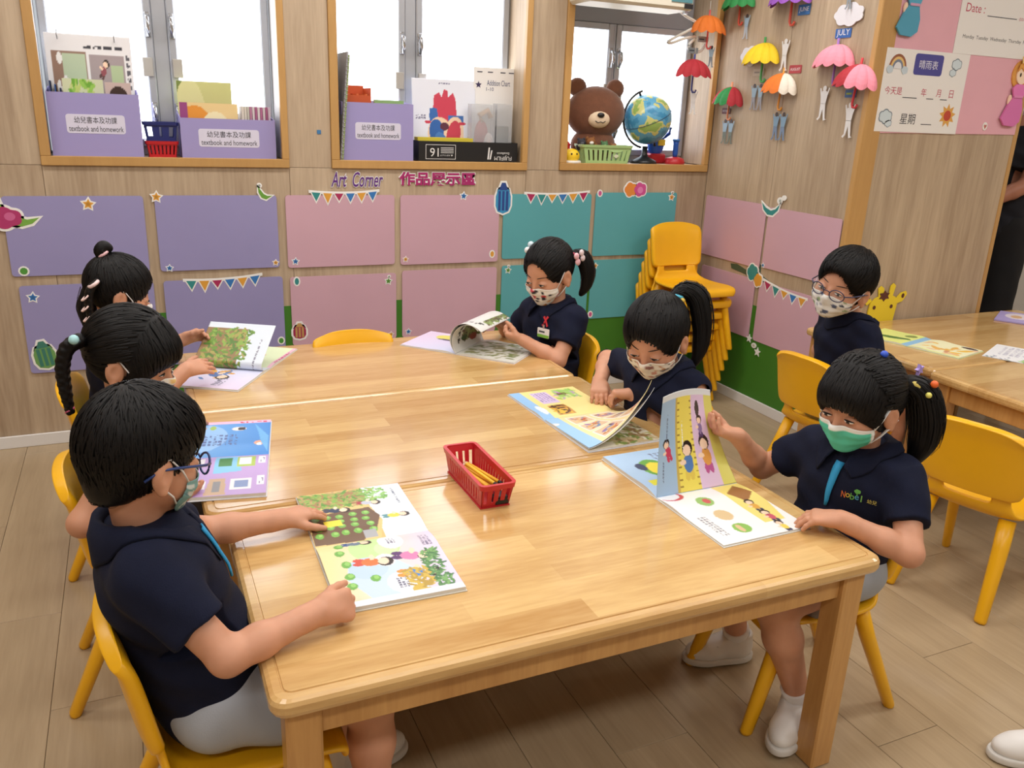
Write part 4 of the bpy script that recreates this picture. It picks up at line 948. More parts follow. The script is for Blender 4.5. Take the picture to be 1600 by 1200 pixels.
# right window: bear, globe, toys
t = thing('plush_bear', 'large brown plush bear sitting behind the green basket', 'plush toy', (1.98, 2.675, SILL), R(-12)); pb = M('plush_brown', (112, 70, 48), .95, var=.1, vscale=40, bump=.5, bscale=250, sheen=.4)
G().ell((0, .0, .085), (.115, .062, .085), n=18, m=12).obj('body', pb, t)
G().ell((0, -.005, .235), (.148, .075, .122), n=24, m=16).obj('head', pb, t)
for s_ in (-1, 1):
    e = G().ell((s_*.095, .005, .348), (.046, .026, .044)).obj('ear', pb, t)
    G().ell((s_*.065, -.062, .265), (.010, .006, .012)).obj('eye', MATS['black_plastic'], t)
G().ell((.0, -.068, .205), (.055, .03, .040), n=18).obj('muzzle', M('plush_cream', (226, 204, 176), .95, bump=.3, bscale=250), t)
G().ell((0, -.097, .225), (.018, .010, .012)).obj('nose', MATS['black_plastic'], t)
G().tube([(-.025, -.0935, .198), (-.012, -.0975, .190), (0, -.0985, .195), (.012, -.0975, .190), (.025, -.0935, .198)], .002, 6).obj('mouth', MATS['black_plastic'], t)
# globe
glm = bpy.data.materials.new('globe_map'); glm.use_nodes = True; nt = glm.node_tree; b_ = nt.nodes['Principled BSDF']; b_.inputs['Roughness'].default_value = .25
tc = nt.nodes.new('ShaderNodeTexCoord'); n_ = nt.nodes.new('ShaderNodeTexNoise'); n_.inputs['Scale'].default_value = 11; n_.inputs['Detail'].default_value = 6; nt.links.new(tc.outputs['Object'], n_.inputs['Vector'])
cr = nt.nodes.new('ShaderNodeValToRGB'); cr.color_ramp.interpolation = 'CONSTANT'; E_ = cr.color_ramp.elements; E_[0].color = srgb(70, 146, 190)+(1,); E_[1].position = .54; E_[1].color = srgb(206, 206, 130)+(1,); e2 = E_.new(.60); e2.color = srgb(150, 180, 96)+(1,); e3 = E_.new(.44); e3.color = srgb(96, 168, 206)+(1,)
nt.links.new(n_.outputs['Fac'], cr.inputs['Fac']); nt.links.new(cr.outputs[0], b_.inputs['Base Color'])
t = thing('globe', 'blue desk globe on a black stand on the right sill', 'globe', (2.262, 2.645, SILL), 0)
GC = np.array((0, 0, .215)); ax = np.array((-.42, 0, .907)); gf = Fr(GC, (.907, 0, .42), (0, 1, 0), ax)
gs = G().ell((0, 0, 0), (.120, .120, .120), gf, n=32, m=20).obj('sphere', glm, t)
G().tube([gf(.1212*math.cos(a), .1212*math.sin(a), 0) for a in np.linspace(0, 2*math.pi, 41)[:-1]], .0012, 5, closed=True).obj('equator_line', C((60, 80, 110)), gs)
arc = [GC+.137*(math.cos(a)*np.array((-1., 0, 0))+math.sin(a)*np.array((0, 0, 1.))) for a in np.linspace(R(-80), R(72), 18)]
G().tube(arc, .0055, 8, flat=1.0, ref=(0, 1, 0)).obj('meridian_arm', MATS['black_plastic'], t)
G().lathe([(.0, .086), (.014, .086), (.014, .05), (.022, .035), (.06, .018), (.068, .0), (0, 0)], 24).obj('base', MATS['black_plastic'], t)
for zz in (1, -1): G().tube([gf(0, 0, zz*.119), gf(0, 0, zz*.140)], .006, 8).obj('pivot', MATS['black_plastic'], t)
# green basket with little plush toys
t = slot_basket('toy_basket', 'pale green plastic basket full of small plush toys', (2.00, 2.605, SILL), R(-5), .265, .115, .090, (172, 206, 140), (9, 5))
t.name = 'toy_basket'
f = Fr((0, 0, 0), (1, 0, 0), (0, 0, 1)); fb = Fr((0, -.058, 0), (1, 0, 0), (0, .10, 1))
G().prism(circ(.045, .088, .05, .032, 16, 180, 360), -.0005, .0015, fb).obj('handle_tab', MATS['plastic_172_206_140'], t); G().prism([(.03, .04), (.045, .03), (.06, .04), (.045, .05)], -.001, .001, fb).obj('tag', C((206, 210, 180)), t)
def small_plush(label, x, y, z, s, col, col2, rz=0):
    t = thing('small_plush', label, 'plush toy', (x, y, z), rz, 'small plush toys in the green basket'); m = M('fur_%d_%d_%d' % col, col, .95, bump=.5, bscale=300); m2 = M('fur_%d_%d_%d' % col2, col2, .95)
    G().ell((0, .0, s*.6), (s*.8, s*.6, s*.6)).obj('body', m, t); G().ell((-s*.3, -s*.35, s*1.1), (s*.55, s*.5, s*.5)).obj('head', m, t); G().ell((-s*.42, -s*.78, s*1.0), (s*.26, s*.2, s*.2)).obj('muzzle', m2, t)
    for k in (-1, 1): G().ell((-s*.3+k*s*.4, -s*.2, s*1.5), (s*.18, s*.12, s*.2)).obj('ear', m, t)
small_plush('brown and white plush puppy in the green basket', 1.935, 2.61, SILL+.055, .042, (140, 92, 52), (238, 234, 228))
small_plush('green plush frog in the green basket', 2.005, 2.600, SILL+.052, .034, (84, 122, 84), (110, 150, 100))
small_plush('tan plush cub at the right of the green basket', 2.065, 2.615, SILL+.048, .030, (150, 104, 64), (180, 140, 100))
small_plush('dark grey plush at the left of the green basket', 1.895, 2.630, SILL+.055, .038, (62, 62, 70), (90, 90, 96))
t = thing('yellow_toy', 'small yellow round toy with a white rim on the sill', 'toy', (1.815, 2.585, SILL)); G().ell((0, 0, .036), (.042, .034, .034)).obj('body', M('toy_yellow', (246, 206, 40), .5), t); G().lathe([(0, 0), (.045, 0), (.050, .008), (.045, .016), (0, .016)], 20).obj('rim', C((232, 226, 214)), t)
for k in (-1, 1): G().ell((k*.014, -.031, .046), (.004, .003, .005)).obj('eye', MATS['black_plastic'], t)
t = thing('red_toy', 'small red toy block half hidden at the left of the right sill', 'toy', (1.80, 2.655, SILL)); G().box((-.03, -.03, 0), (.035, .03, .10), ch=.012).obj('body', M('toy_red', (186, 36, 44), .4), t); G().ell((0, 0, .115), (.024, .022, .02)).obj('knob', C((150, 30, 40)), t)
t = thing('toy_lamp', 'red and blue plastic toy microscope beside the globe', 'toy', (2.44, 2.635, SILL)); rd, bl_ = MATS['toy_red'], M('toy_blue', (36, 92, 190), .35)
G().lathe([(0, 0), (.050, 0), (.052, .012), (.045, .03), (.02, .038), (0, .038)], 20).obj('base', rd, t); G().tube([(.0, 0, .036), (0, 0, .052), (0, 0, .10), (0, 0, .115)], [.010, .014, .014, .016], 12).obj('column', bl_, t); G().tube([(0, 0, .115), (0, 0, .125)], .019, 12).obj('cap', C((70, 130, 210)), t)
t = thing('toy_robot', 'tall red and blue toy with a yellow knob behind the globe', 'toy', (2.37, 2.705, SILL)); G().box((-.05, -.03, 0), (.045, .03, .05), ch=.008).obj('base', rd, t); G().ell((-.005, 0, .105), (.05, .03, .07)).obj('body', bl_, t); G().ell((0, 0, .21), (.042, .032, .055)).obj('head', rd, t); G().tube([(0, 0, .262), (0, 0, .29)], [.016, .02], 12).obj('knob', C((236, 200, 40)), t); G().box((-.012, -.036, .09), (.03, -.024, .12), ch=.002).obj('badge', C((240, 206, 60)), t); G().tube([(.04, 0, .13), (.065, -.01, .15), (.07, -.01, .18)], .010, 8).obj('arm', bl_, t)
# air conditioner and its cable
t = thing('air_conditioner', 'cream air conditioner above the right window', 'air conditioner', (2.0, 2.35, 1.803)); cr_ = M('ac_cream', (226, 222, 206), .45)
G().box((-.265, 0, 0), (.268, .195, .30), ch=.012).obj('housing', cr_, t); G().box((-.25, -.003, .045), (.14, .0, .05)).obj('groove', C((150, 146, 136)), t); G().box((.145, -.004, .03), (.255, 0, .075)).obj('control_strip', C((84, 140, 150)), t); G().box((.215, -.005, .006), (.258, -.0, .026)).obj('maker_plate', C((30, 30, 32)), t); G().box((.235, .02, -.012), (.25, .04, 0)).obj('clip', MATS['steel'], t)
o = G().tube(spline([(2.262, 2.50, 1.835), (2.34, 2.51, 1.80), (2.40, 2.52, 1.783), (2.44, 2.53, 1.76), (2.40, 2.52, 1.755), (2.30, 2.51, 1.71), (2.245, 2.50, 1.682), (2.275, 2.51, 1.68), (2.35, 2.52, 1.705), (2.42, 2.53, 1.715), (2.385, 2.53, 1.68), (2.40, 2.535, 1.655), (2.46, 2.54, 1.655), (2.49, 2.545, 1.69)], 70), .0065, 8).obj('power_cable', M('cable_white', (232, 230, 224), .4)); tag(o, 'white looping power cable of the air conditioner', 'cable')

# ================================================================== books on the tables
PAGE_T = .0005
class OpenBook:
    """open book: origin at the middle of the spine on the table; right page lies along +a, page bottom towards -s"""
    def __init__(s, label, org, ang, w, h, thick_l, thick_r, cover, group='picture books on the tables', cat='book'):
        s.t = thing('open_book', label, cat, org, R(ang), group); s.w, s.h = w, h; s.tl, s.tr = thick_l, thick_r
        g = G()
        for sg in (-1, 1):
            x0, x1 = sorted((sg*.0008, sg*(w+.003))); g.box((x0, -h/2-.002, 0), (x1, h/2+.002, .0014))
        g.obj('cover', C(cover), s.t)
        for sg, tk in ((-1, thick_l), (1, thick_r)):
            if tk <= 0: continue
            g = G(); n = 12
            prof = [(sg*w*k/n, s.top(sg, k/n)) for k in range(n+1)]
            V = [(x, yy, z) for yy in (-h/2, h/2) for (x, z) in prof]+[(x, yy, .0016) for yy in (-h/2, h/2) for (x, z) in prof]; m = n+1; F = []
            for k in range(n):
                F += [(k, k+1, m+k+1, m+k), (2*m+k, 3*m+k, 3*m+k+1, 2*m+k+1), (2*m+k, 2*m+k+1, k+1, k), (m+k, m+k+1, 3*m+k+1, 3*m+k)]
            F += [(n, 2*m+n, 3*m+n, m+n), (0, m, 3*m, 2*m)]
            if sg < 0: F = [q[::-1] for q in F]
            g.add(V, F, 0, True); g.obj('page_block', MATS['page_block'], s.t, smooth=False)
    def top(s, sg, t):
        tk = s.tl if sg < 0 else s.tr
        return .0018+tk*(1-math.exp(-t*9))*(1-.12*t)+.0030*math.exp(-((t-.22)/.16)**2)*(tk > .001)
    def page(s, sg, ops, res=110, lift=0.0003):
        def fn(u, v):
            t_ = u if sg > 0 else 1-u
            z = np.array([s.top(sg, q) for q in np.linspace(0, 1, 60)]); zz = np.interp(t_, np.linspace(0, 1, 60), z)+lift
            return np.stack([sg*s.w*t_*.998, -s.h/2+s.h*v, zz], 1)
        return grid_print('page', fn, res, res, paint(ops), s.t)
    def leaf(s, th0, th1, curl0, curl1, ops_front, res=80, wscale=1.0, z0=.004, vp=1.0, e=1.6, run=0.0):
        """a lifted page: angle from the right page plane at the -s end and the +s end (degrees), with curl added along the page"""
        def fn(u, v):
            n = 40; q = np.linspace(0, 1, n+1); out = np.zeros((len(u), 3))
            vs = np.linspace(0, 1, 41); X = np.zeros((41, n+1)); Z = np.zeros((41, n+1))
            for i, vv in enumerate(vs):
                wv = 1-(1-vv)**vp; ang = R(th0)+(R(th1)-R(th0))*wv+(R(curl0)+(R(curl1)-R(curl0))*wv)*q**e
                if run: ang = R(7)+(ang-R(7))*np.clip((q-run)/.16+.5, 0, 1)
                X[i] = np.concatenate([[0], np.cumsum(np.cos(ang[:-1])/n)]); Z[i] = np.concatenate([[0], np.cumsum(np.sin(ang[:-1])/n)])
            iu = u*n; i0 = np.minimum(iu.astype(int), n-1); fu = iu-i0; iv = v*40; j0 = np.minimum(iv.astype(int), 39); fv = iv-j0
            bl = lambda A: (A[j0, i0]*(1-fu)+A[j0, i0+1]*fu)*(1-fv)+(A[j0+1, i0]*(1-fu)+A[j0+1, i0+1]*fu)*fv
            return np.stack([s.w*wscale*bl(X), -s.h/2+s.h*v, z0+s.w*wscale*bl(Z)], 1)
        return grid_print('turned_page', fn, res, res, paint(ops_front), s.t, thick=.0006)

# the boy's gardening book (front left). reader faces +x: book up = +x ; left page = +y
bk1 = OpenBook('open gardening picture book in front of the boy with blue glasses', (.262, .420, TH+.0002), -91.5, .232, .226, .004, .007, (210, 206, 196))
veg = []
for (u, v, s_) in [(.10, .80, .045), (.10, .62, .04), (.10, .44, .04), (.19, .30, .045), (.10, .25, .04), (.22, .14, .045)]: pass
# page axes: u across towards the right page edge, v = up the page
left = [('bg', (236, 244, 252)), ('rect', 0, 0, 1, .62, (216, 186, 120)), ('poly', [(.05, 0), (1, 0), (1, .58), (.72, .66), (.4, .62), (.05, .3)], (226, 198, 132)), ('poly', [(.50, .02), (.98, .0), (1, .42), (.84, .58), (.62, .66), (.42, .60), (.44, .25)], (112, 84, 62)), ('rect', .04, .0, .32, .62, (168, 128, 88)), ('leaf', .02, .0, .36, .72, 230, .035, [(96, 150, 60), (130, 180, 80), (160, 176, 90), (190, 160, 110)], 5), ('leaf', .04, .6, .30, .82, 70, .03, [(110, 170, 80), (150, 200, 110)], 8)]
rs = random.Random(2)
for k in range(20):
    u, v = .52+.11*(k % 4)+rs.uniform(-.015, .015), .07+.115*(k//4)+rs.uniform(-.015, .015); left += [('ell', u, v, .042, .036, (120, 180, 80)), ('ell', u-.01, v+.008, .022, .018, (156, 206, 110))]
left += [('rect', .60, .14, .72, .30, (244, 222, 70))]+kid_ops(.40, .30, .17, 80, (44, 60, 90), (60, 60, 80))+kid_ops(.33, .62, .15, 80, (190, 196, 214), (170, 60, 70))+kid_ops(.66, .80, .17, 90, (244, 214, 70), (90, 150, 160))+[('rect', .86, .44, .97, .56, (170, 172, 178)), ('txt', .08, .88, .42, .915, 1, 14, (120, 130, 150))]
bk1.page(-1, left, 130)
right = [('grad', (240, 226, 168), (216, 206, 238), .2, 1.0, -.12), ('ell', .2, .46, .22, .22, (196, 226, 160)), ('poly', [(.38, .2), (.62, .14), (1, .3), (1, .75), (.6, .7), (.38, .55)], (200, 220, 246)), ('ell', .5, .34, .16, .16, (190, 214, 246)), ('ell', .25, .55, .12, .10, (206, 232, 180)), ('rect', 0, .95, 1, 1, (222, 212, 242))]
for u, v in ((.08, .18), (.22, .16), (.40, .18), (.58, .17), (.07, .40), (.72, .16), (.66, .36)): right += [('ell', u, v, .05, .042, (112, 176, 76)), ('ell', u-.012, v+.01, .028, .022, (152, 206, 110))]
right += [('ell', .12, .62, .15, .11, (240, 244, 252)), ('ell', .78, .55, .15, .12, (240, 244, 252)), ('ell', .42, .50, .09, .085, (246, 246, 250))]
right += kid_ops(.06, .34, .17, 85, (110, 130, 150), (48, 90, 150))+kid_ops(.42, .40, .22, 80, (226, 120, 60), (210, 80, 60))+kid_ops(.42, .74, .24, 75, (216, 130, 180), (90, 50, 110))+kid_ops(.68, .72, .24, 80, (60, 130, 206), (226, 150, 60))
right += [('leaf', .62, .60, .92, .80, 60, .04, [(206, 176, 70), (180, 150, 60)], 4), ('leaf', .36, .80, .95, .95, 120, .035, [(90, 140, 80), (120, 170, 100), (70, 120, 70)], 6), ('txt', .10, .86, .3, .95, 3, 9, (130, 120, 150)), ('txt', .05, .58, .18, .66, 3, 5, (90, 90, 120)), ('txt', .70, .5, .86, .6, 3, 5, (90, 90, 120)), ('rect', .93, 0, 1, 1, (226, 238, 250))]
bk1.page(1, right, 130)

# blue and purple book (second girl on the left)
bk2 = OpenBook('open blue and purple book held by the girl with the braid', (.035, .935, TH+.0002), -100, .232, .205, .005, .008, (226, 230, 240))
l2 = [('grad', (120, 180, 240), (64, 140, 220), 0, 1, 0), ('ell', .5, .2, .4, .3, (150, 196, 246)), ('rect', 0, 0, .08, 1, (240, 190, 220)), ('ell', .25, .62, .06, .09, (240, 230, 226)), ('ell', .25, .65, .05, .05, (60, 50, 50)), ('ell', .72, .88, .07, .06, (240, 170, 140)), ('ell', .76, .88, .04, .03, (250, 250, 250)), ('poly', [(.1, .8), (.5, .98), (.95, .98), (.7, .9), (.4, .86)], (110, 180, 236)), ('txt', .4, .2, .75, .62, 7, 4, (90, 110, 170)), ('txt', .01, .6, .07, .95, 5, 1, (210, 50, 90)), ('ell', .2, .3, .06, .04, (160, 190, 90))]
bk2.page(-1, l2, 90)
r2 = [('bg', (190, 160, 216)), ('poly', [(.05, .42), (.5, .42), (.46, .72), (.05, .66)], (130, 196, 236)), ('rect', .12, .46, .34, .6, (60, 130, 60)), ('rect', .08, .66, .36, .86, (170, 196, 80)), ('rect', .12, .68, .32, .82, (226, 236, 240)), ('rect', .10, .9, .30, .97, (240, 240, 246)), ('poly', [(.62, .4), (.98, .36), (.98, .58), (.62, .56)], (200, 170, 140)), ('rect', .68, .44, .92, .52, (140, 140, 144)), ('rect', .64, .62, .88, .84, (236, 236, 240)), ('rect', .68, .66, .84, .80, (130, 150, 196)), ('rect', .60, .9, .80, .97, (240, 240, 246)), ('rect', .1, .05, .3, .3, (236, 236, 246)), ('rect', .68, .02, .95, .26, (220, 214, 110)), ('rect', .72, .05, .91, .22, (228, 240, 240)), ('rect', .66, .3, .84, .36, (240, 240, 246)), ('txt', .12, .91, .28, .96, 4, 1, (120, 110, 160)), ('txt', .62, .91, .78, .96, 4, 1, (120, 110, 160))]
bk2.page(1, r2, 90)

# third girl's book by the wall: page being turned
bk3 = OpenBook('open garden book with a lifted page by the back left table edge', (.150, 1.685, TH+.0002), 58.5-180, .235, .225, .003, .004, (220, 216, 210))
bk3.page(1, [('grad', (216, 226, 250), (232, 206, 236), .7, 0, 0), ('leaf', .3, .3, .7, .6, 14, .07, [(60, 60, 80), (226, 170, 90), (90, 130, 190)], 3)]+kid_ops(.5, .45, .3, 60, (90, 120, 180), (226, 170, 70))+[('txt', .6, .55, .9, .7, 3, 6, (120, 120, 150))], 60)
bk3.page(-1, [('bg', (226, 240, 200)), ('poly', [(.3, .6), (.5, .5), (.45, .7)], (226, 160, 60)), ('ell', .5, .35, .2, .03, (130, 70, 60)), ('rect', .0, .95, 1, 1, (236, 190, 210)), ('txt', .2, .955, .8, .99, 1, 10, (190, 70, 110))], 60)
bk3.leaf(146, 144, -4, -2, [('bg', (222, 232, 244)), ('rect', 0, .0, .9, .62, (150, 122, 84)), ('leaf', .0, .08, .9, .70, 260, .05, [(110, 150, 60), (140, 176, 80), (170, 160, 90), (90, 130, 60)], 9), ('ell', .1, .25, .12, .1, (30, 50, 90)), ('ell', .04, .55, .06, .08, (60, 40, 36)), ('txt', .2, .84, .75, .88, 1, 9, (130, 130, 150))], 80, run=.27)

# girl with the badge: page curling over
bk4 = OpenBook('open book with curling pages held by the girl with the badge', (.965, 1.690, TH+.0002), -48, .225, .225, .003, .003, (214, 210, 214))
bk4.page(-1, [('grad', (226, 210, 238), (206, 220, 246), .6, -.5, .3), ('ell', .55, .75, .3, .16, (226, 220, 110)), ('ell', .55, .62, .22, .04, (80, 70, 110))], 60)
lf4 = [('bg', (226, 226, 222)), ('rect', .18, .35, .92, 1, (120, 130, 80)), ('leaf', .15, .35, .95, .98, 220, .06, [(90, 120, 60), (130, 150, 80), (110, 80, 60), (150, 170, 110), (80, 60, 50)], 12), ('txt', .08, .15, .9, .26, 1, 6, (60, 60, 60)), ('ell', .15, .7, .06, .12, (150, 70, 60)), ('ell', .2, .4, .05, .1, (60, 90, 50))]
bk4.leaf(128, 120, -175, -160, lf4, 80, .9, e=1.0)
bk4.leaf(140, 132, -190, -175, [('bg', (226, 226, 224)), ('txt', .3, .1, .9, .2, 1, 6, (120, 120, 120))], 50, .93, z0=.003, e=1.0)
bk4.page(1, [('bg', (214, 214, 206)), ('leaf', .1, .1, .9, .9, 80, .07, [(120, 130, 80), (150, 150, 110)], 4)], 40)

# girl with the high ponytail: page being turned
bk5 = OpenBook('open snack picture book in front of the girl with the high ponytail', (.998, .915, TH+.0002), 92, .236, .225, .004, .004, (210, 214, 226))
def grid5(seed, base, sky):
    q = [('bg', base), ('rect', 0, .82, 1, 1, sky)]; r_ = random.Random(seed)
    cs = [(196, 120, 60), (150, 110, 170), (210, 90, 80), (120, 150, 190), (226, 170, 90), (90, 80, 90), (236, 200, 150)]
    for i in range(3):
        for j in range(2):
            u0, v0 = .06+.31*i, .10+.36*j; q += [('rect', u0, v0, u0+.27, v0+.3, (246, 242, 236)), ('rect', u0+.015, v0+.02, u0+.255, v0+.28, (226, 196, 160))]
            q += [('leaf', u0+.05, v0+.06, u0+.22, v0+.24, 16, .05, cs, seed*7+i*2+j)]
    return q
bk5.page(1, [('bg', (244, 226, 150)), ('rect', 0, .84, 1, 1, (150, 196, 240)), ('ell', .3, .88, .16, .05, (226, 240, 252)), ('rect', .08, .5, .42, .74, (206, 150, 70)), ('leaf', .12, .54, .40, .72, 30, .05, [(110, 60, 30), (236, 190, 60), (60, 40, 30)], 3), ('rect', .5, .48, .92, .74, (214, 196, 232)), ('txt', .55, .5, .9, .72, 5, 7, (140, 120, 170)), ('rect', .62, .1, .95, .4, (170, 206, 120)), ('ell', .78, .3, .07, .08, (120, 90, 70)), ('leaf', .6, .08, .96, .44, 30, .05, [(150, 200, 90), (220, 230, 150), (190, 160, 190)], 9)]
         , 90)
bk5.page(-1, [('bg', (222, 216, 196)), ('leaf', 0, 0, .75, .6, 200, .06, [(120, 140, 70), (150, 120, 80), (176, 176, 110), (200, 180, 140)], 21), ('rect', .75, 0, 1, 1, (232, 232, 236)), ('ell', .4, .7, .2, .12, (190, 196, 216))], 70)
# page turned over: hinge at the spine, lifted towards the reader's side (+x end of the spine)
bk5.leaf(170, 178.5, -62, 0, grid5(4, (244, 228, 170), (160, 204, 244)), 110, 1.0, z0=.0062, vp=1.5, e=1.0)
bk5.leaf(172, 179, -55, 0, [('bg', (236, 236, 238))], 40, 1.0, z0=.005, vp=1.5, e=1.0)

# girl in the green mask: page standing upright
bk6 = OpenBook('open measuring picture book in front of the girl in the green mask', (1.022, .388, TH+.0002), 91, .236, .228, .003, .008, (226, 226, 222))
bk6.page(1, [('bg', (176, 206, 238)), ('ell', .55, .62, .22, .16, (110, 170, 80)), ('ell', .52, .60, .17, .12, (238, 222, 80)), ('ell', .62, .76, .09, .06, (70, 80, 110)), ('rect', .18, .66, .30, .9, (232, 226, 70)), ('ell', .12, .3, .12, .12, (226, 170, 150)), ('txt', .7, .3, .9, .5, 3, 6, (120, 130, 160)), ('ell', .9, .1, .06, .06, (170, 140, 206))], 80)
p6 = [('bg', (244, 246, 248)), ('poly', [(.55, 0), (1, 0), (1, .34), (.2, .34), (.2, .1)], (244, 226, 130)), ('poly', [(.75, .02), (.95, .1), (.8, .3), (.6, .2)], (160, 110, 60)), ('ell', .74, .62, .09, .09, (150, 196, 110)), ('ell', .46, .62, .10, .09, (222, 196, 150)), ('ell', .20, .62, .09, .09, (140, 190, 90)), ('ell', .74, .60, .05, .04, (206, 90, 90)), ('ell', .20, .64, .07, .03, (222, 190, 150))]
p6 += kid_ops(.52, .20, .16, 0, (226, 170, 70), (60, 60, 90))+kid_ops(.30, .20, .16, 0, (206, 90, 110), (60, 60, 90))+kid_ops(.1, .22, .14, 0, (236, 214, 90), (60, 60, 90))+[('txt', .12, .80, .5, .90, 3, 10, (150, 150, 160)), ('ell', .95, .86, .10, .13, (206, 70, 90)), ('ell', .97, .88, .09, .11, (246, 246, 248))]
bk6.page(-1, p6, 110)
lf6 = [('bg', (222, 214, 110)), ('rect', 0, .74, 1, 1, (166, 196, 226)), ('rect', 0, .70, 1, .74, (206, 180, 90)), ('rect', 0, .44, 1, .70, (240, 222, 100)), ('rect', 0, .16, 1, .44, (226, 198, 228)), ('rect', .94, 0, 1, 1, (228, 232, 236))]
for k in range(14): lf6 += [('rect', .05+.063*k, .665, .065+.063*k, .70, (160, 130, 60)), ('rect', .05+.063*k, .44, .065+.063*k, .47, (160, 130, 60))]
lf6 += kid_ops(.30, .56, .26, 0, (90, 130, 190), (226, 200, 90))+kid_ops(.34, .28, .26, 0, (226, 160, 80), (190, 90, 150))+kid_ops(.44, .86, .16, 20, (206, 70, 100), (206, 70, 100))+kid_ops(.62, .30, .15, 0, (140, 120, 170), (90, 70, 120))+[('txt', .50, .86, .80, .89, 1, 8, (110, 120, 150)), ('txt', .4, .60, .7, .63, 1, 8, (240, 240, 236)), ('txt', .12, .9, .34, .93, 1, 6, (110, 120, 150)), ('ell', .8, .32, .08, .04, (60, 50, 50))]
bk6.leaf(42, 84, 34, 8, lf6, 120, 1.0)

# right tables
bk7 = OpenBook('open yellow book beside the boy turning round', (2.70, 1.215, .5282), 104, .20, .20, .003, .003, (206, 214, 150))
bk7.page(-1, [('bg', (236, 236, 196)), ('leaf', .08, .1, .92, .85, 16, .13, [(226, 176, 90), (236, 190, 70), (206, 150, 110), (230, 190, 150)], 5), ('rect', 0, .93, 1, 1, (226, 236, 160)), ('ell', .2, .1, .16, .07, (70, 50, 60))], 60)
bk7.page(1, [('bg', (226, 236, 140)), ('ell', .5, .6, .35, .10, (70, 120, 60), 10), ('ell', .3, .25, .12, .12, (130, 150, 80)), ('rect', 0, 0, .12, 1, (140, 190, 226))], 60)
def loose(label, org, ang, w, h, ops, z=.0006, n=1):
    t = thing('worksheet', label, 'worksheet', org, R(ang))
    for k in range(n): G().box((-w/2+.004*k, -h/2-.003*k, z*k*1.2), (w/2+.004*k, h/2-.003*k, z*k*1.2+z)).obj('paper', MATS['white_paper'], t)
    grid_print('printed_side', lambda u, v: np.stack([-w/2+w*u, -h/2+h*v, np.full_like(u, n*z*1.2+.0003)], 1), 60, 60, paint(ops), t)
loose('white worksheet with a green plant corner on the right table', (2.945, .955, .5282), 25, .25, .22, [('bg', (238, 240, 244)), ('leaf', .02, .05, .25, .4, 22, .07, [(130, 176, 90), (160, 200, 120), (110, 150, 110)], 3), ('leaf', .02, .5, .2, .95, 10, .04, [(120, 130, 160), (150, 170, 150)], 5), ('txt', .3, .2, .92, .85, 7, 12, (190, 190, 206))], n=2)
bk9 = thing('closed_book', 'closed purple picture book at the far end of the right table', 'book', (3.56, 1.39, .5282), R(30)); G().box((-.12, -.1, 0), (.12, .1, .006), ch=.0015).obj('cover', C((170, 156, 210)), bk9)
grid_print('printed_front', lambda u, v: np.stack([-.12+.24*u, -.1+.2*v, np.full_like(u, .0065)], 1), 50, 50, paint([('bg', (176, 162, 216)), ('ell', .6, .6, .3, .25, (226, 216, 226)), ('ell', .55, .62, .14, .12, (214, 170, 120)), ('ell', .25, .25, .1, .08, (60, 50, 90))]), bk9)

# red pencil basket and pencils
slot_basket('pencil_basket', 'red slotted plastic basket with pencils on the nearest table', (.547, .575, TH+.0004), 0, .082, .245, .062, (196, 36, 44), (4, 14))
PB = COL.objects
rs = random.Random(5)
def pencil(label, p0, p1, body, tipc):
    t = thing('pencil', label, 'pencil', tuple(p0), 0, 'pencils in the red basket'); d = np.array(p1)-np.array(p0); L_ = np.linalg.norm(d); f = Fr((0, 0, 0), np.cross(d, (0, 0, 1.)), d/L_); f = Fr((0, 0, 0), f.x, d/L_)
    q = lambda y: d/L_*y
    G().tube([q(.016), q(L_-.012)], .0038, 6).obj('barrel', C(body), t); G().tube([q(.0), q(.016)], [.0006, .0036], 6).obj('sharpened_tip', C((226, 190, 140)), t); G().tube([q(L_-.012), q(L_)], .0041, 8).obj('end', C(tipc), t)
zb = TH+.024
for k, (x0, y0, x1, y1, dz, c) in enumerate(((.522, .655, .556, .503, .004, (236, 180, 40)), (.534, .665, .572, .512, .001, (240, 190, 60)), (.545, .655, .578, .508, .010, (236, 176, 36)), (.537, .642, .560, .492, .015, (244, 196, 50)), (.528, .64, .545, .488, .008, (230, 170, 40)))):
    pencil(['leftmost yellow pencil in the red basket', 'yellow pencil lying straight in the red basket', 'rightmost yellow pencil in the red basket', 'topmost yellow pencil in the red basket', 'yellow pencil against the left side of the red basket'][k], (x0, y0, zb+dz), (x1, y1, zb+dz+.002), c, (24, 24, 26))
o = thing('eraser_case', 'black pencil sharpener lying in the red basket', 'sharpener', (.562, .482, TH+.0045)); G().box((-.016, -.013, 0), (.018, .014, .018), ch=.003).obj('body', MATS['black_plastic'], o); G().box((-.010, -.0135, .018), (.012, .012, .022), ch=.001).obj('lid', C((50, 50, 54)), o)
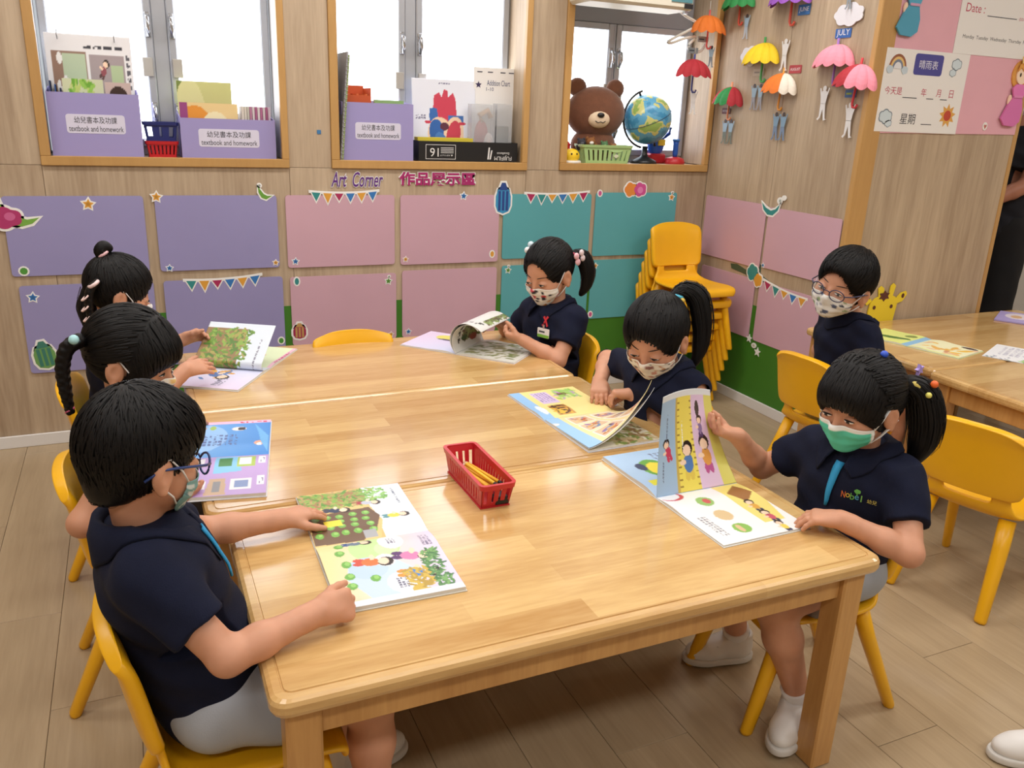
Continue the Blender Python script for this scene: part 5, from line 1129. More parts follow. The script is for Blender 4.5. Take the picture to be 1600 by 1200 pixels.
# ================================================================== people
nz = lambda a: np.asarray(a, float)/(np.linalg.norm(a)+1e-12)
class SDF:
    """distance field on a grid with smooth unions; mesh() runs surface nets"""
    def __init__(s, lo, hi, h):
        s.lo = np.array(lo, float)-2*h; s.h = h; s.n = np.ceil((np.array(hi, float)+2*h-s.lo)/h).astype(int)+1
        s.v = np.full(s.n, .05, np.float32)
    def sub(s, lo, hi):
        a = np.clip(np.floor((np.array(lo)-s.lo)/s.h).astype(int), 0, s.n-1); b = np.clip(np.ceil((np.array(hi)-s.lo)/s.h).astype(int)+1, 1, s.n)
        sl = tuple(slice(int(p), int(max(q, p+1))) for p, q in zip(a, b))
        ax = [(np.arange(q.start, q.stop)*s.h+s.lo[i]).astype(np.float32) for i, q in enumerate(sl)]
        return sl, ax[0][:, None, None], ax[1][None, :, None], ax[2][None, None, :]
    def put(s, sl, d, k, mode):
        v = s.v[sl]
        if mode == 'add': hh = np.maximum(k-np.abs(v-d), 0)/k; s.v[sl] = np.minimum(v, d)-hh*hh*k*.25
        elif mode == 'cut': d = -d; hh = np.maximum(k-np.abs(v-d), 0)/k; s.v[sl] = np.maximum(v, d)+hh*hh*k*.25
    def cone(s, a, b, r1, r2, k=.01, mode='add', flat=None, fk=1.0):
        """tapered capsule; flat = axis along which the section is scaled by fk"""
        a = np.asarray(a, float); b = np.asarray(b, float); m = max(r1, r2)*max(1, fk)+k+.012
        sl, x, y, z = s.sub(np.minimum(a, b)-m, np.maximum(a, b)+m); ba = b-a; L2 = ba@ba+1e-12
        px, py, pz = x-a[0], y-a[1], z-a[2]; t = np.clip((px*ba[0]+py*ba[1]+pz*ba[2])/L2, 0, 1)
        qx, qy, qz = px-t*ba[0], py-t*ba[1], pz-t*ba[2]; q2 = qx*qx+qy*qy+qz*qz
        if flat is not None:
            f = nz(flat); c = qx*f[0]+qy*f[1]+qz*f[2]; q2 = q2-c*c+(c/fk)**2
        s.put(sl, np.sqrt(np.maximum(q2, 0))-(r1+(r2-r1)*t), k, mode); return s
    def ell(s, c, rad, k=.01, mode='add', ax=None):
        c = np.asarray(c, float); rad = np.asarray(rad, float); m = rad.max()+k+.012; sl, x, y, z = s.sub(c-m, c+m)
        p = [x-c[0], y-c[1], z-c[2]]
        if ax is not None: p = [p[0]*q[0]+p[1]*q[1]+p[2]*q[2] for q in ax]
        k0 = np.sqrt((p[0]/rad[0])**2+(p[1]/rad[1])**2+(p[2]/rad[2])**2); k1 = np.sqrt((p[0]/rad[0]**2)**2+(p[1]/rad[1]**2)**2+(p[2]/rad[2]**2)**2)+1e-9
        s.put(sl, k0*(k0-1)/k1, k, mode); return s
    def plane(s, p, n, k=.004, lo=None, hi=None):
        """removes everything on the side n points to"""
        n = nz(n); sl, x, y, z = s.sub(lo if lo is not None else s.lo, hi if hi is not None else s.lo+s.n*s.h)
        s.put(sl, -((x-p[0])*n[0]+(y-p[1])*n[1]+(z-p[2])*n[2]), k, 'cut'); return s
    def warp(s, fn):
        sl, x, y, z = s.sub(s.lo, s.lo+s.n*s.h); s.v += fn(x, y, z).astype(np.float32); return s
    def at(s, P):
        q = (np.asarray(P, float)-s.lo)/s.h; q = np.clip(q, 0, s.n-1.001); i = q.astype(int); f = q-i; r = 0
        for a in (0, 1):
            for b in (0, 1):
                for c in (0, 1): r = r+s.v[i[..., 0]+a, i[..., 1]+b, i[..., 2]+c]*(f[..., 0] if a else 1-f[..., 0])*(f[..., 1] if b else 1-f[..., 1])*(f[..., 2] if c else 1-f[..., 2])
        return r
    def hit(s, p, d, far=.25, n=250):
        """first surface point from p along d"""
        d = nz(d); t = np.linspace(0, far, n); Q = np.asarray(p)[None]+t[:, None]*d; v = s.at(Q); k = np.argmax(v < 0)
        return Q[k] if v[k] < 0 else np.asarray(p)+d*far*.5
    def normal(s, p, e=.006):
        p = np.asarray(p); return nz([float(s.at(p+np.eye(3)[i]*e)-s.at(p-np.eye(3)[i]*e)) for i in range(3)])
    def mesh(s):
        v = s.v; ins = v < 0
        c = np.zeros(np.array(v.shape)-1, np.int8)
        for i in (0, 1):
            for j in (0, 1):
                for k in (0, 1): c += ins[i:i+c.shape[0], j:j+c.shape[1], k:k+c.shape[2]]
        act = np.argwhere((c > 0) & (c < 8)); idx = np.full(c.shape, -1, np.int32); idx[tuple(act.T)] = np.arange(len(act))
        P = np.zeros((len(act), 3)); cnt = np.zeros(len(act))
        cor = {}
        for i in (0, 1):
            for j in (0, 1):
                for k in (0, 1): cor[(i, j, k)] = v[act[:, 0]+i, act[:, 1]+j, act[:, 2]+k]
        for a in cor:
            for ax in range(3):
                if a[ax]: continue
                b = list(a); b[ax] = 1; b = tuple(b); va, vb = cor[a], cor[b]; m = (va < 0) != (vb < 0); t = va/(va-vb+1e-12)
                for d in range(3): P[:, d] += np.where(m, a[d]+(t if d == ax else 0), 0)
                cnt += m
        P = (act+P/cnt[:, None])*s.h+s.lo; F = []
        for ax in range(3):
            o1, o2 = [(1, 2), (2, 0), (0, 1)][ax]
            A = ins; sh = [slice(None)]*3; s1 = list(sh); s2 = list(sh); s1[ax] = slice(0, -1); s2[ax] = slice(1, None)
            e = np.argwhere(A[tuple(s1)] != A[tuple(s2)])
            e = e[(e[:, o1] > 0) & (e[:, o2] > 0) & (e[:, o1] < v.shape[o1]-1) & (e[:, o2] < v.shape[o2]-1)]
            fl_ = A[e[:, 0], e[:, 1], e[:, 2]]
            def I(d1, d2): q = e.copy(); q[:, o1] -= d1; q[:, o2] -= d2; return idx[q[:, 0], q[:, 1], q[:, 2]]
            q = np.stack([I(1, 1), I(0, 1), I(0, 0), I(1, 0)], 1); F.append(np.where(fl_[:, None], q, q[:, ::-1]))
        return P, np.concatenate(F)
def join(parts):
    V = []; F = []; n = 0
    for v, f in parts: V.append(v); F.append(f+n); n += len(v)
    return np.concatenate(V), np.concatenate(F)
def ik(a, b, l1, l2, hint):
    a, b = np.asarray(a, float), np.asarray(b, float); d = b-a; L_ = np.linalg.norm(d); u = d/L_; L_ = min(L_, (l1+l2)*.995)
    x = (l1*l1-l2*l2+L_*L_)/(2*L_); h = math.sqrt(max(l1*l1-x*x, 1e-6)); w = np.asarray(hint, float)-a; w = w-(w@u)*u
    return a+u*x+nz(w)*h
def rot_frame(o, yaw, pitch=0, roll=0, k=1.0):
    """head/foot frame: x = left, y = forward, z = up. pitch > 0 looks down"""
    y, p, r = R(yaw), R(pitch), R(roll)
    f = np.array((math.cos(y)*math.cos(p), math.sin(y)*math.cos(p), -math.sin(p))); l = np.array((-math.sin(y), math.cos(y), 0.)); u = np.cross(f, -l)*1.0
    u = np.cross(l, f)*-1 if np.cross(l, f)[2] < 0 else np.cross(l, f)
    l2 = math.cos(r)*l+math.sin(r)*u; u2 = -math.sin(r)*l+math.cos(r)*u
    F_ = Fr(o, l2, f, u2); F_.k = k; F_.x = F_.x*k; F_.y = F_.y*k; F_.z = F_.z*k
    return F_

def hand_into(F, w, d, n, side, curl=.5, spread=.10, thumb=.5, s=1.0, pinch=False, curls=None):
    """adds a hand at wrist w, pointing along d, palm facing n; side +1 = left hand"""
    d = nz(d); n = np.asarray(n, float); n = nz(n-(n@d)*d); ac = np.cross(n, d)*side   # towards the thumb side
    F.cone(w, w+d*.022*s, .0165*s, .017*s, .012, flat=n, fk=.72)
    for q in (-1.0, -.33, .33, 1.0): F.cone(w+d*.016*s+ac*q*.011*s, w+d*.050*s+ac*q*.0175*s, .0125*s, .0105*s, .010, flat=n, fk=.85)
    F.ell(w+d*.03*s+n*.005*s, (.018*s, .018*s, .010*s), .010)
    L = [.036, .044, .046, .040]; rad = [.0062, .0070, .0072, .0068]; off = [-1.12, -.38, .38, 1.10]
    for i in range(4):
        base = w+d*(.050+(.004 if i in (1, 2) else 0))*s+ac*off[i]*.0178*s; a = spread*(off[i])*.9; ca = (curls[i] if curls is not None else curl); dd = nz(d*math.cos(a)+ac*math.sin(a)); p = base-dd*.008*s; tot = 0.0
        for j, (fr_, cj) in enumerate(((.44, .75), (.32, 1.05), (.26, .7))):
            tot += ca*cj; q = nz(dd*math.cos(tot)+n*math.sin(tot)); e = p+q*L[i]*fr_*1.12*s
            F.cone(p, e, rad[i]*s*(1-.10*j), rad[i]*s*(.93-.10*j), .0035); p = e
    tb = w+d*.018*s+ac*.017*s+n*.004*s; dt = nz(d*.62+ac*.72*(1-thumb*.6)+n*(.25+.45*thumb)); m1 = tb+dt*.026*s; d2 = nz(dt+d*.45-ac*.25*thumb+n*.15*thumb); m2 = m1+d2*.020*s; m3 = m2+nz(d2+d*.3)*.015*s
    F.cone(tb, m1, .0115*s, .0085*s, .010); F.cone(m1, m2, .0080*s, .0075*s, .004); F.cone(m2, m3, .0073*s, .0058*s, .003)

def hair_ribbons(P, N, cnt, width, rnd, taper=.25):
    """P,N: (locks, steps, 3) centre lines and normals, cnt: steps used -> thin ridged locks"""
    m = P.shape[1]; n = len(P); idx = np.minimum(np.arange(m)[None], cnt[:, None]-1); g = np.arange(n)[:, None]; P = P[g, idx]; N = N[g, idx]
    t = np.empty_like(P); t[:, 1:-1] = P[:, 2:]-P[:, :-2]; t[:, 0] = P[:, 1]-P[:, 0]; t[:, -1] = P[:, -1]-P[:, -2]; t[np.linalg.norm(t, axis=2) < 1e-9] = (1, 0, 0)
    sd = np.cross(t, N); sd /= np.linalg.norm(sd, axis=2, keepdims=True)+1e-12
    w = (width*(1-(1-taper)*(np.arange(m)/(m-1))**1.6))[None, :, None]*np.random.RandomState(rnd.randint(0, 9999)).uniform(.8, 1.2, (n, 1, 1))
    V = np.stack([P-sd*w/2, P+N*w*.30, P+sd*w/2], 2).reshape(-1, 3); F = []
    for i in range(m-1):
        ok = np.where(cnt > i+1)[0]; b = ok*m*3+3*i
        for k in (0, 1): F.append(np.stack([b+k, b+k+1, b+k+4, b+k+3], 1))
    return V, np.concatenate(F)

HC, HR = np.array((0, -.010, .022)), np.array((.073, .089, .083))   # cranium centre and radii in the head frame
def build_hair(hd, st, seed):
    """hd: head frame; st: dict with style. returns one mesh (cap + locks + tails)"""
    rnd = random.Random(seed); grow = st.get('grow', .012)
    F = SDF((-.13, -.16, -.20), (.13, .14, .16), .003)
    rr = HR+grow
    if st['kind'] == 'boy':
        F.ell(HC+np.array((0, 0, .006)), rr, .01)
        F.ell((0, .012, .058), (.058+grow*.6, .076, .036+grow), .02)
        F.ell((0, .112, -.040+st.get('fringe', 0)), (.070, .080, .088), .010, 'cut')          # face
        F.plane((0, -.03, -.034), (0, .55, -1), .02)                        # top layer ends above the nape
        F.ell((0, .05, -.09), (.12, .060, .085), .012, 'cut')
        F.ell(HC+np.array((0, -.002, -.012)), HR+np.array((.003, .004, .004)), .02)
        F.ell((0, -.045, -.050), (.046, .042, .045), .02)                   # short back and sides
        F.ell((0, .112, -.040+st.get('fringe', 0)), (.071, .082, .088), .008, 'cut')
        F.ell((0, .045, -.095), (.12, .062, .080), .008, 'cut'); F.plane((0, -.05, -.084), (0, .1, -1), .006)
    else:
        F.ell(HC, rr, .01)
        F.ell((0, .116, -.034+st.get('fringe', 0)), (.070, .080, .092), .012, 'cut')
        F.ell((0, .06, -.10), (.12, .072, .080), .010, 'cut')
        F.plane((0, -.03, -.075), (0, .5, -1), .008)
        if st.get('bangs'):
            F.ell((0, .046, .030), (.066, .056, .052), .02)
            F.ell((0, .020, -.004), (.083, .066, .070), .015)
            F.ell((0, .150, st['bangs']-.090), (.13, .112, .088), .006, 'cut')
            F.ell((0, .07, -.095), (.12, .070, .080), .010, 'cut')
    for s_ in (-1, 1): F.ell((s_*.094, .008, -.024), (.030, .027, .040), .008, 'cut')   # round the ears
    tie = st.get('tie'); rg = np.random.RandomState(seed)
    hc = HC+np.array((0, 0, .006)) if st['kind'] == 'boy' else HC
    unit = lambda a: a/(np.linalg.norm(a, axis=-1, keepdims=True)+1e-12)
    def onto(p, out): return hc+(HR+out)*unit((p-hc)/(HR+out))
    def inside(p): i = np.clip(np.round((p-F.lo)/F.h).astype(int), 0, F.n-1); return F.v[i[:, 0], i[:, 1], i[:, 2]] < .005
    crown = np.array(st.get('crown', (0.005, -.05, .10))); n = st.get('n', 1500); m = 6
    d = unit(rg.normal(size=(n*4, 3))); q = onto(hc+d, grow); q = q[inside(q)][:n]; n = len(q); L_ = rg.uniform(.6, 1.0, (n, 1))*st.get('len', .045); o0 = grow+rg.uniform(-.001, .002, (n, 1))
    P = np.zeros((n, m, 3)); N = np.zeros((n, m, 3)); cnt = np.zeros(n, int); alive = np.ones(n, bool); jit = rg.uniform(-.25, .25, (n, 3))*np.array((1, 1, 0))
    lift_ = rg.uniform(.0006, .0036, (n, 1))
    for i in range(m):
        nn = unit((q-hc)/HR**2); q = q-nn*np.clip(F.at(q), -.025, .004)[:, None]; P[:, i] = q+nn*lift_; N[:, i] = nn; cnt += alive
        fall = unit(q-crown)+np.where(q[:, 1:2] > 0, .25, -.05)*np.array((0, 1., 0))+np.array((0, 0, -.55 if st['kind'] != 'boy' else -.35))+jit
        if tie is not None:
            g = unit(np.array(tie)-q); fr_ = (q[:, 1] > .03) & (q[:, 2] > 0) if st.get('bangs') else np.zeros(n, bool); g = np.where(fr_[:, None], fall, g)
        else: g = fall
        g = unit(g); g = unit(g-(g*nn).sum(1, keepdims=True)*nn*.97); q2 = q+g*L_/m; rel = np.linalg.norm((q2-hc)/(HR+o0), axis=1, keepdims=True)
        q = np.where(rel < 1.25, onto(q2, o0+(.004*(i/m)**2 if st['kind'] == 'boy' else .0015)), q2); alive &= inside(q)
    keep = cnt > 2; lockset = (P[keep], N[keep], cnt[keep])
    parts = [F.mesh()]
    parts.append(hair_ribbons(*lockset, st.get('lw', .0045), rnd))
    for tl in st.get('tails', []):
        pts = np.array(tl['pts'], float); rs_ = tl['r']; f2 = SDF(pts.min(0)-.04, pts.max(0)+.04, .003); path = spline(pts, 24); rad = np.interp(np.linspace(0, 1, 25), np.linspace(0, 1, len(rs_)), rs_)
        if tl.get('braid'):
            tg = np.gradient(path, axis=0); 
            for i in range(24):
                for k in (0, 1, 2):
                    ph = i*math.pi*2/6+k*2.094; t = nz(tg[i]); e1 = nz(np.cross(t, (0, 1., .2))); e2 = np.cross(t, e1); f2.ell(path[i]+e1*math.cos(ph)*rad[i]*.55+e2*math.sin(2*ph)*rad[i]*.3, (rad[i]*.62,)*3, .003)
        else:
            for i in range(24): f2.cone(path[i], path[i+1], rad[i]*.86, rad[i+1]*.86, .006)
        parts.append(f2.mesh())
        if tl.get('n', 0):
            tg = unit(np.gradient(path, axis=0)); e1 = unit(np.cross(tg, (0, 1., .2))); e2 = np.cross(tg, e1); k = tl['n']; ph = rg.uniform(0, 6.283, k); i0 = rg.randint(0, 9, k); ln = rg.randint(5, 9, k); rk = rg.uniform(.85, 1.12, k)
            I = np.minimum(i0[:, None]+2*np.arange(8)[None], 24); nn = e1[I]*np.cos(ph)[:, None, None]+e2[I]*np.sin(ph)[:, None, None]; cn = np.minimum(ln, (24-i0)//2+1)
            parts.append(hair_ribbons(path[I]+nn*(rad[I]*rk[:, None])[..., None], nn, cn, .004, rnd))
    v, f = join(parts)
    return hd.arr(v), f

def head_sdf(F, neck_local, mask):
    F.ell(HC, HR, .01)
    F.ell((0, .026, -.034), (.058, .058, .066), .035)
    for s_ in (-1, 1):
        F.ell((s_*.034, .050, -.040), (.030, .030, .032), .025)
        F.ell((s_*.031, .0885, -.006), (.019, .012, .011), .010, 'cut')       # eye sockets
        F.ell((s_*.030, .074, -.007), (.0155, .0125, .010), .004)               # lids
        F.ell((s_*.0775, -.002, -.018), (.011, .021, .030), .006, ax=[(1, .25*s_, 0), (-.25*s_, 1, .15), (0, -.15, 1)])
        F.ell((s_*.0885, .004, -.014), (.006, .011, .017), .004, 'cut')
        F.ell((s_*.079, .002, -.044), (.007, .009, .009), .005)
    F.ell((0, .066, -.078), (.026, .024, .022), .025)
    F.cone((0, .082, -.004), (0, .094, -.028), .0065, .0085, .010); F.ell((0, .097, -.030), (.010, .009, .0075), .006)
    for s_ in (-1, 1): F.ell((s_*.010, .090, -.033), (.006, .006, .0055), .005)
    F.ell((0, .085, -.055), (.018, .008, .005), .005); F.ell((0, .084, -.062), (.014, .007, .005), .005)
    nl = np.array(neck_local); F.cone((0, -.018, -.050), nl, .036, .040, .022)

def mask_mesh(HF, cols_fn, drop=0.0):
    """face mask in the head frame: a pleated shell that follows nose, cheeks and chin (HF: the head's distance field)"""
    nu, nv = 36, 24; U = np.linspace(-1, 1, nu+1); Tt = np.linspace(0, 1, nv+1); A = U*R(66)
    ax0 = np.array((0, .018, 0)); rr = np.linspace(.02, .13, 90); Rg = np.zeros((nv+1, nu+1)); Z = np.zeros_like(Rg)
    zt = -.030+.012*np.cos(A*1.2)**2; zb = -.102+.030*np.abs(U)**2; Z = zb[None]+(zt-zb)[None]*Tt[:, None]+drop
    sh_ = (nv+1, nu+1, len(rr)); Q = np.stack([np.broadcast_to(np.sin(A)[None, :, None]*rr, sh_), np.broadcast_to(ax0[1]+np.cos(A)[None, :, None]*rr, sh_), np.broadcast_to(Z[:, :, None], sh_)], -1)
    v = HF.at(Q) < .0035; k = len(rr)-1-np.argmax(v[:, :, ::-1], axis=2); Rg = np.where(v.any(2), rr[k], .04)
    c = Rg.copy()
    for j in range(nv+1):      # stretch over the hollows between nose tip, lips and chin
        for j0 in range(0, j, 3):
            for j1 in range(j+1, nv+1, 3): c[j] = np.maximum(c[j], (Rg[j0]+(Rg[j1]-Rg[j0])*(j-j0)/(j1-j0))*.985)
    for _ in range(3):
        p = np.pad(c, 1, mode='edge'); sm = (p[:-2, 1:-1]+p[2:, 1:-1]+p[1:-1, :-2]+p[1:-1, 2:]+4*c)/8; c = np.maximum(sm, Rg)
    c = c+.0012+.0010*np.sin(Tt[:, None]*20)*np.cos(A)[None]
    P = np.stack([np.sin(A)[None]*c, ax0[1]+np.cos(A)[None]*c, Z], 2).reshape(-1, 3)
    uu, vv = np.meshgrid(np.linspace(0, 1, nu+1), Tt)
    i = (np.arange(nu)[None, :]+(nu+1)*np.arange(nv)[:, None]).ravel(); F = np.stack([i, i+1, i+nu+2, i+nu+1], 1)[:, ::-1]
    return P, F, cols_fn(uu.ravel(), vv.ravel())
def specks(base, cols, n, size, seed, edge=None):
    rs = random.Random(seed); sp = [(rs.random(), rs.random(), rs.uniform(.6, 1.3)*size, rs.choice(cols)) for _ in range(n)]
    def f(u, v):
        c = np.ones((len(u), 3))*lin(base)
        for a, b, r, cc in sp: c[((u-a)/r)**2+((v-b)/(r*1.5))**2 < 1] = lin(cc)
        if edge: c[(v > .9)] = lin(edge)
        return c
    return f

def person(label, S):
    hip, neck = np.array(S['hip'], float), np.array(S['neck'], float); yaw = R(S['yaw']); fw = np.array((math.cos(yaw), math.sin(yaw), 0.)); lf = np.array((-math.sin(yaw), math.cos(yaw), 0.))
    sy = R(S.get('sh_yaw', S['yaw'])); slf = np.array((-math.sin(sy), math.cos(sy), 0.)); sfw = np.array((math.cos(sy), math.sin(sy), 0.))
    ori = np.array((hip[0], hip[1], 0.)); T = thing('person', label, 'person', tuple(ori), 0, 'children and adults'); iv = Matrix.Translation(-Vector(ori))
    rnd = random.Random(S.get('seed', 1)); k_ = S.get('size', 1.0)
    def part(name, v, f, mat, cols=None, smooth=True, parent=None, lab=None):
        o = mobj(name, v, f, mat, parent or T, smooth, None, cols); 
        if parent is None: o.matrix_parent_inverse = iv
        else: o.matrix_parent_inverse = Matrix.Identity(4)
        if lab: o['label'] = lab
        return o
    def loc_part(name, g, mat, parent=None):
        o = g.obj(name, mat, parent or T)
        if parent is None: o.matrix_parent_inverse = iv
        return o
    hd = rot_frame(np.array(S['head'], float), *S['look'], k=S.get('hs', 1.0)); up = nz(neck-hip)
    shw = S.get('shw', .112)*k_; shd = S.get('sh_drop', .035)
    sh = {s: neck+slf*s*shw-up*shd for s in (1, -1)}
    hp = {s: hip+lf*s*.058*k_ for s in (1, -1)}
    l1, l2 = .165*k_, .150*k_
    body = []
    # head and neck
    nl = hd.inv(neck-up*.01); lo = np.minimum((-.095, -.115, -.11), nl-.045); hi = np.maximum((.095, .115, .115), nl+.045)
    F = SDF(lo, hi, .0026); HF = F; head_sdf(F, nl, True); v, f = F.mesh(); body.append((hd.arr(v), f))
    # arms
    elb = {}; wr = {}
    for s in (1, -1):
        A = S['arm'][s]; w = np.array(A['wrist'], float); d0 = w-sh[s]; 
        L_ = np.linalg.norm(d0)
        if L_ > (l1+l2)*.985: w = sh[s]+d0/L_*(l1+l2)*.985
        e = ik(sh[s], w, l1, l2, A['hint']); elb[s] = e; wr[s] = w
        d = nz(np.array(A.get('dir', w-e), float)); a0 = sh[s]+(e-sh[s])*.45
        tip = w+d*.125*k_
        P = np.array([a0, e, w, tip]); F = SDF(P.min(0)-.055, P.max(0)+.055, .0024)
        F.cone(a0, e, .0300*k_, .0275*k_, .01); F.cone(e, e+(w-e)*.35, .0285*k_, .0275*k_, .012); F.cone(e+(w-e)*.35, w, .0270*k_, .0190*k_, .012)
        F.cone(w-nz(w-e)*.02, w+d*.006, .0185*k_, .0175*k_, .012)
        hand_into(F, w, d, A.get('palm', (0, 0, -1)), s, A.get('curl', .5), A.get('spread', .10), A.get('thumb', .4), 1.0*k_, curls=A.get('curls'))
        body.append(F.mesh())
    # legs
    kn = {}; an = {}; legs = SDF(np.minimum.reduce([hip-.12]+[np.array(S['leg'][s]['knee'])-.07 for s in (1, -1)]+[np.array(S['leg'][s]['ankle'])-.06 for s in (1, -1)]), np.maximum.reduce([hip+.12]+[np.array(S['leg'][s]['knee'])+.07 for s in (1, -1)]+[np.array(S['leg'][s]['ankle'])+.06 for s in (1, -1)]), .0045)
    for s in (1, -1):
        kn[s] = np.array(S['leg'][s]['knee'], float); an[s] = np.array(S['leg'][s]['ankle'], float)
        legs.cone(hp[s], kn[s], .062*k_, .043*k_, .02); legs.cone(kn[s], kn[s]+(an[s]-kn[s])*.35, .042*k_, .041*k_, .02); legs.cone(kn[s]+(an[s]-kn[s])*.35, an[s], .040*k_, .026*k_, .02)
    legs.cone(hip-lf*.03, hip+lf*.03, .07*k_, .07*k_, .03)
    body.append(legs.mesh())
    tors = SDF(np.minimum(hip, neck)-.14, np.maximum(hip, neck)+.14, .006); tors.cone(hip, hip+(neck-hip)*.8, .07*k_, .065*k_, .03); tors.cone(sh[1], sh[-1], .035*k_, .035*k_, .03); body.append(tors.mesh())
    v, f = join(body); bo = part('body', v, f, S.get('skin', MATS['skin']))
    # shirt
    lo = np.minimum.reduce([hip-.15, neck-.13]+[elb[s]-.06 for s in (1, -1)]); hi = np.maximum.reduce([hip+.15, neck+.10]+[elb[s]+.06 for s in (1, -1)])
    F = SDF(lo, hi, .0040); ch = hip+(neck-hip)*.72; be = hip+(neck-hip)*.30
    F.cone(hip-up*.01-lf*.035, hip-up*.01+lf*.035, .084*k_, .084*k_, .03, flat=fw, fk=.98); F.cone(hip+up*.02, be, .090*k_, .090*k_, .04, flat=lf, fk=1.12); F.cone(be, ch, .090*k_, .086*k_, .05, flat=slf, fk=1.16)
    F.cone(ch-slf*.04, ch+slf*.04, .078*k_, .078*k_, .05, flat=sfw, fk=1.0)
    F.cone(sh[1]-slf*.025, sh[-1]+slf*.025, .042*k_, .042*k_, .05); F.cone(neck-up*.045, neck+up*.005, .055*k_, .047*k_, .035)
    for s in (1, -1):
        e = elb[s]; sl = S.get('sleeve', .62); q = sh[s]+(e-sh[s])*sl; dd = nz(e-sh[s])
        F.cone(sh[s]-dd*.0, q+dd*.045, .0445*k_, .0465*k_, .03)
        F.plane(q, dd, .003, q-.075, q+.075+dd*.0)
    nkp = hd.inv(neck); 
    F.plane(neck+up*.018, nz(up+sfw*.25), .004, neck-.12, neck+.14)
    F.plane(hip-up*S.get('hem', .030), -up, .004, hip-.2, hip+.2)
    ph = rnd.uniform(0, 6)
    F.warp(lambda x, y, z: .0022*np.sin(55*(z+.6*x)+ph+3*np.sin(14*y+ph))*np.sin(24*y+17*x+ph)+.0016*np.sin(95*z+40*x-30*y+ph))
    v, f = F.mesh(); sho = part('polo_shirt', v, f, S.get('shirt', MATS['navy']))
    # collar: stands round the neck and folds down onto the shirt
    SF = F
    if S.get('collar', True):
        g = G(); n = 30; ring = []; cm = S.get('shirt', MATS['navy'])
        for i in range(n+1):
            a = R(14)+(2*math.pi-R(28))*i/n; dr = sfw*math.cos(a)+slf*math.sin(a); fr_ = max(0, math.cos(a))
            hgt = .026-.030*fr_; rin = .046*k_; ro = (.080+.020*fr_**2)*k_
            b0 = neck+dr*rin+up*(hgt-.020); b1 = neck+dr*(rin+.001)+up*hgt; b2 = neck+dr*(rin+.009)+up*(hgt+.003)
            o_ = SF.hit(neck+dr*ro+up*.06, -up, .16); o_ = o_+up*.006+dr*.002
            m_ = (b2+o_)/2+up*.008+dr*.003; m_ = m_ if SF.at(m_[None])[0] > .003 else SF.hit(m_+up*.05, -up, .1)+up*.005
            ring.append([b0, b1, b2, m_, o_, o_-up*.005])
        V = [p for r in ring for p in r]; Fc = [(i*6+k, (i+1)*6+k, (i+1)*6+k+1, i*6+k+1) for i in range(n) for k in range(5)]
        g.add(V, Fc, 0, True); co = g.obj('collar', cm, T, solid=.004, smooth=True); co.matrix_parent_inverse = iv
    if S.get('placket'):
        g = G(); P0 = []
        for t in np.linspace(0, 1, 9):
            p = SF.hit(neck-up*(.018+.105*t)+sfw*.16+slf*.004, -sfw, .2); P0.append((p+sfw*.0035, .013*(1-t)**.7*.55+.003))
        V = []
        for p, w_ in P0: V += [p-slf*w_, p+sfw*.002, p+slf*w_]
        g.add(V, [(i*3+k, i*3+k+1, i*3+k+4, i*3+k+3) for i in range(8) for k in (0, 1)], 0, True); po = g.obj('placket', MATS['cyan_cloth'], T, solid=.003, smooth=True); po.matrix_parent_inverse = iv
    # shorts
    F = SDF(np.minimum.reduce([hip-.14]+[kn[s]-.09 for s in (1, -1)]), np.maximum.reduce([hip+.14]+[kn[s]+.09 for s in (1, -1)]), .0048)
    F.cone(hip-lf*.04, hip+lf*.04, .081*k_, .081*k_, .03)
    for s in (1, -1):
        lg = S.get('short_len', .62); q = hp[s]+(kn[s]-hp[s])*lg; dd = nz(kn[s]-hp[s]); F.cone(hp[s], q+dd*.04, .073*k_, .068*k_, .02); F.plane(q, dd, .003, q-.09, q+.09)
    F.warp(lambda x, y, z: .002*np.sin(60*x+30*z)*np.sin(45*y+20*z)); v, f = F.mesh(); part('shorts', v, f, S.get('pants', MATS['grey_cloth']))
    # socks and shoes
    for s in (1, -1):
        if S.get('noshoe'): break
        a = an[s]; sk = nz(kn[s]-a); g = G().tube([a-sk*.02, a+sk*.03, a+sk*.032], [.031*k_, .0345*k_, .030*k_], 14); loc_part('sock', g, MATS['white_cloth'])
        ft = rot_frame((a[0], a[1], max(a[2]-.072*k_, 0.0005) if not S.get('feet_up') else a[2]-.07), S['leg'][s]['toe'], S['leg'][s].get('tip', 0)); F = SDF((-.05, -.07, -.005), (.05, .15, .10), .003)
        F.ell((0, .075, .030), (.034, .058, .028), .02); F.ell((0, .0, .040), (.030, .045, .038), .02); F.cone((0, -.005, .04), (0, -.008, .078), .033, .034, .02); F.cone((0, .03, .045), (0, .075, .035), .03, .026, .02); F.plane((0, 0, .016), (0, 0, -1)); F.plane((0, -.01, .078), (0, .15, 1)); F.cone((0, -.008, .055), (0, -.010, .10), .024, .026, .004, 'cut')
        v, f = F.mesh(); sh_o = part('shoe', ft.arr(v), f, MATS['shoe_white'])
        F = SDF((-.05, -.07, -.005), (.05, .15, .03), .003); F.ell((0, .078, .010), (.038, .062, .05), .01); F.ell((0, .0, .010), (.034, .052, .05), .03); F.plane((0, 0, .020), (0, 0, 1)); F.plane((0, 0, .001), (0, 0, -1)); v, f = F.mesh(); so_ = mobj('sole', ft.arr(v), f, MATS['sole'], T, True); so_.matrix_parent_inverse = iv
        g = G()
        for q in (.035, .052, .068): g.tube([ft(x, q+.01*abs(x)/.03, .066-.20*(q-.03)-abs(x)**2*12) for x in np.linspace(-.026, .026, 7)], .0045, 6, flat=.5)
        loc_part('shoe_strap', g, M('strap_grey', (190, 190, 192), .6))
